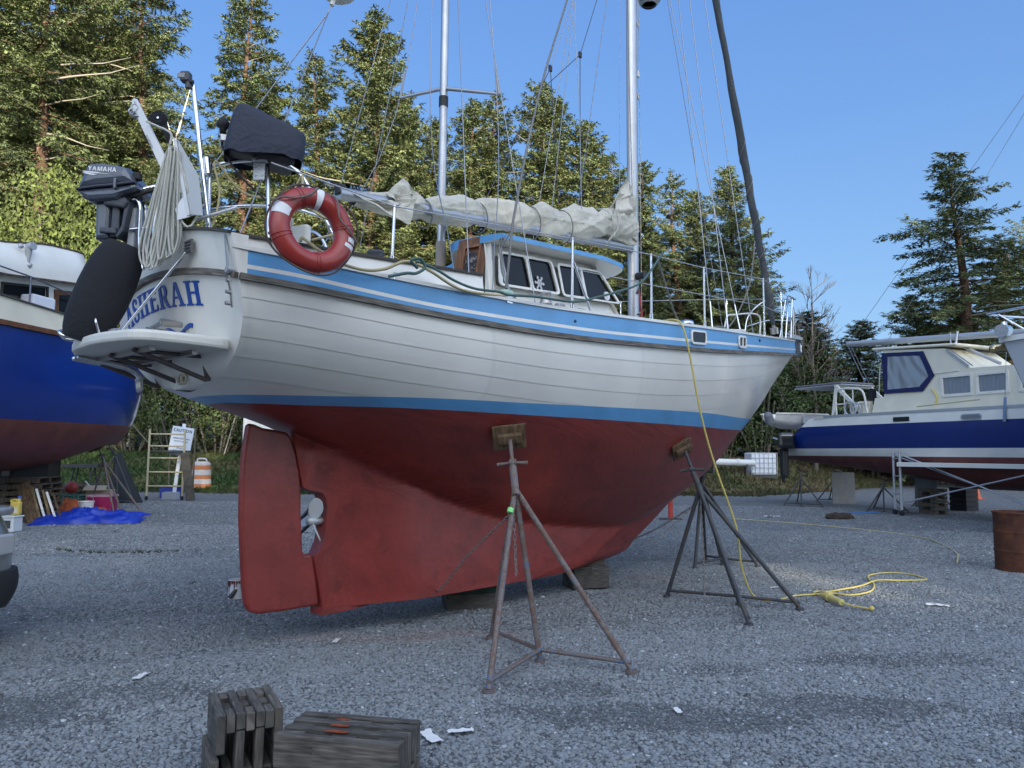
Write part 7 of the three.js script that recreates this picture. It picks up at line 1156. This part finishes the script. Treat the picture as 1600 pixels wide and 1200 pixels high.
// thin pale saplings leaning out of the shrubs
[[-12.9, -33.2, .55, 5.2], [-12.1, -33.4, .3, 3.4], [-11.2, -33.0, .45, 4.2], [-9.2, -33.2, -.25, 3.6], [-8.5, -32.8, .35, 3.2], [-7.9, -32.6, .5, 2.8], [-10.2, -33.1, .25, 3]].forEach(([x, z, lean, h]) => { const y = bank(x, z) - .05; solo('sapling', tube([V(x, y, z), V(x + lean * h * .25, y + h * .5, z + .1), V(x + lean * h * .55, y + h, z + .2)], .035, 10, 5), deadM, 'thin pale sapling stem leaning out of the shrubs', 'sapling', 'saplings in front of the wood'); });
{ // white dead snag among the firs
  const t = thing('dead_snag', 'bare white dead tree leaning among the firs behind the outboard', 'tree', [-19.4, 1.6, -40]);
  part('trunk', [rod([-1.2, 0, 0], [-.6, 6, 0], .2, .17), rod([-.6, 6, 0], [.1, 12, 0], .17, .12), rod([.1, 12, 0], [.35, 17, 0], .12, .07), rod([.35, 17, 0], [1.1, 20.4, 0], .07, .02), tube([[.3, 15, 0], [1.1, 14.3, .3], [1.9, 13.5, .4]], .05, 8, 5), tube([[.1, 12, 0], [1.0, 11.7, .2], [2.0, 11, .3]], .05, 8, 5), tube([[.33, 17, 0], [.0, 18, .1], [-.15, 18.4, .1]], .04, 6, 5)], mat([.52, .48, .43], { roughness: .9 }), t);
}
{ // bare tree against the sky
  const R = rng(9), t = thing('bare_tree', 'leafless twiggy tree standing against the sky between the two sailboats', 'tree', [15.6, bank(15.6, -38), -38]), g = [], leafP = [], leafC = [];
  const grow = (p, d, l, r, n) => {
    const q = p.clone().addScaledVector(d, l); g.push(tube([p, p.clone().lerp(q, .5).add(V((R() - .5) * l * .12, 0, (R() - .5) * l * .12)), q], r, 4, 5));
    if (n === 0) return;
    const k = n > 3 ? 2 : 3; for (let i = 0; i < k; i++) { const e = d.clone().add(V((R() - .5) * 1.25, .12 + .25 * R(), (R() - .5) * 1.25)).normalize(); grow(p.clone().addScaledVector(d, l * mix(.6, 1, R())), e, l * mix(.6, .8, R()), r * .62, n - 1); }
  };
  part('trunk', [rod([0, 0, 0], [.08, 3, 0], .12, .095, 7), rod([.08, 3, 0], [-.02, 6, 0], .095, .06, 7), rod([-.02, 6, 0], [.05, 8.4, 0], .06, .035, 6), rod([.05, 8.4, 0], [.0, 10.8, .05], .035, .008, 5)], twigM, t);
  for (let i = 0; i < 20; i++) { const y = 3.2 + i * .34, a = i * 2.4 + R(); grow(V(0, y, 0), V(Math.cos(a), .8 + .3 * R(), Math.sin(a)).normalize(), (1.5 - i * .05) * (.8 + .4 * R()), .026 - i * .0006, 3); }
  part('twigs', g, twigM, t).userData.kind = 'stuff';
  for (let i = 0; i < 2600; i++) { const a = R() * 6.28, y = 1 + 5.6 * Math.pow(R(), 1.3), rr = (2.6 - Math.abs(y - 3.4) * .45) * Math.sqrt(R()), k = Math.floor(R() * 40), p = V(Math.cos(a) * rr + n3(k, 1) * .5, y, Math.sin(a) * rr), e = V(R() - .5, R() - .5, R() - .5).normalize(), f = V(R() - .5, R() - .5, R() - .5).cross(e).normalize(), z = .09, c = [.05 * (.6 + R() * .8), .07 * (.6 + R() * .8), .022]; if (n3(p.x * .9, p.y * .9, p.z * .9) < -.05) continue; tri(leafP, leafC, p.clone().addScaledVector(e, z), p.clone().addScaledVector(f, z * .5), p.clone().addScaledVector(f, -z * .5), c); tri(leafP, leafC, p.clone().addScaledVector(e, -z), p.clone().addScaledVector(f, z * .5), p.clone().addScaledVector(f, -z * .5), c); }
  part('crown', leafGeo(leafP, leafC), firLeaf, t).userData.kind = 'stuff';
}

renderer.render(scene, camera);
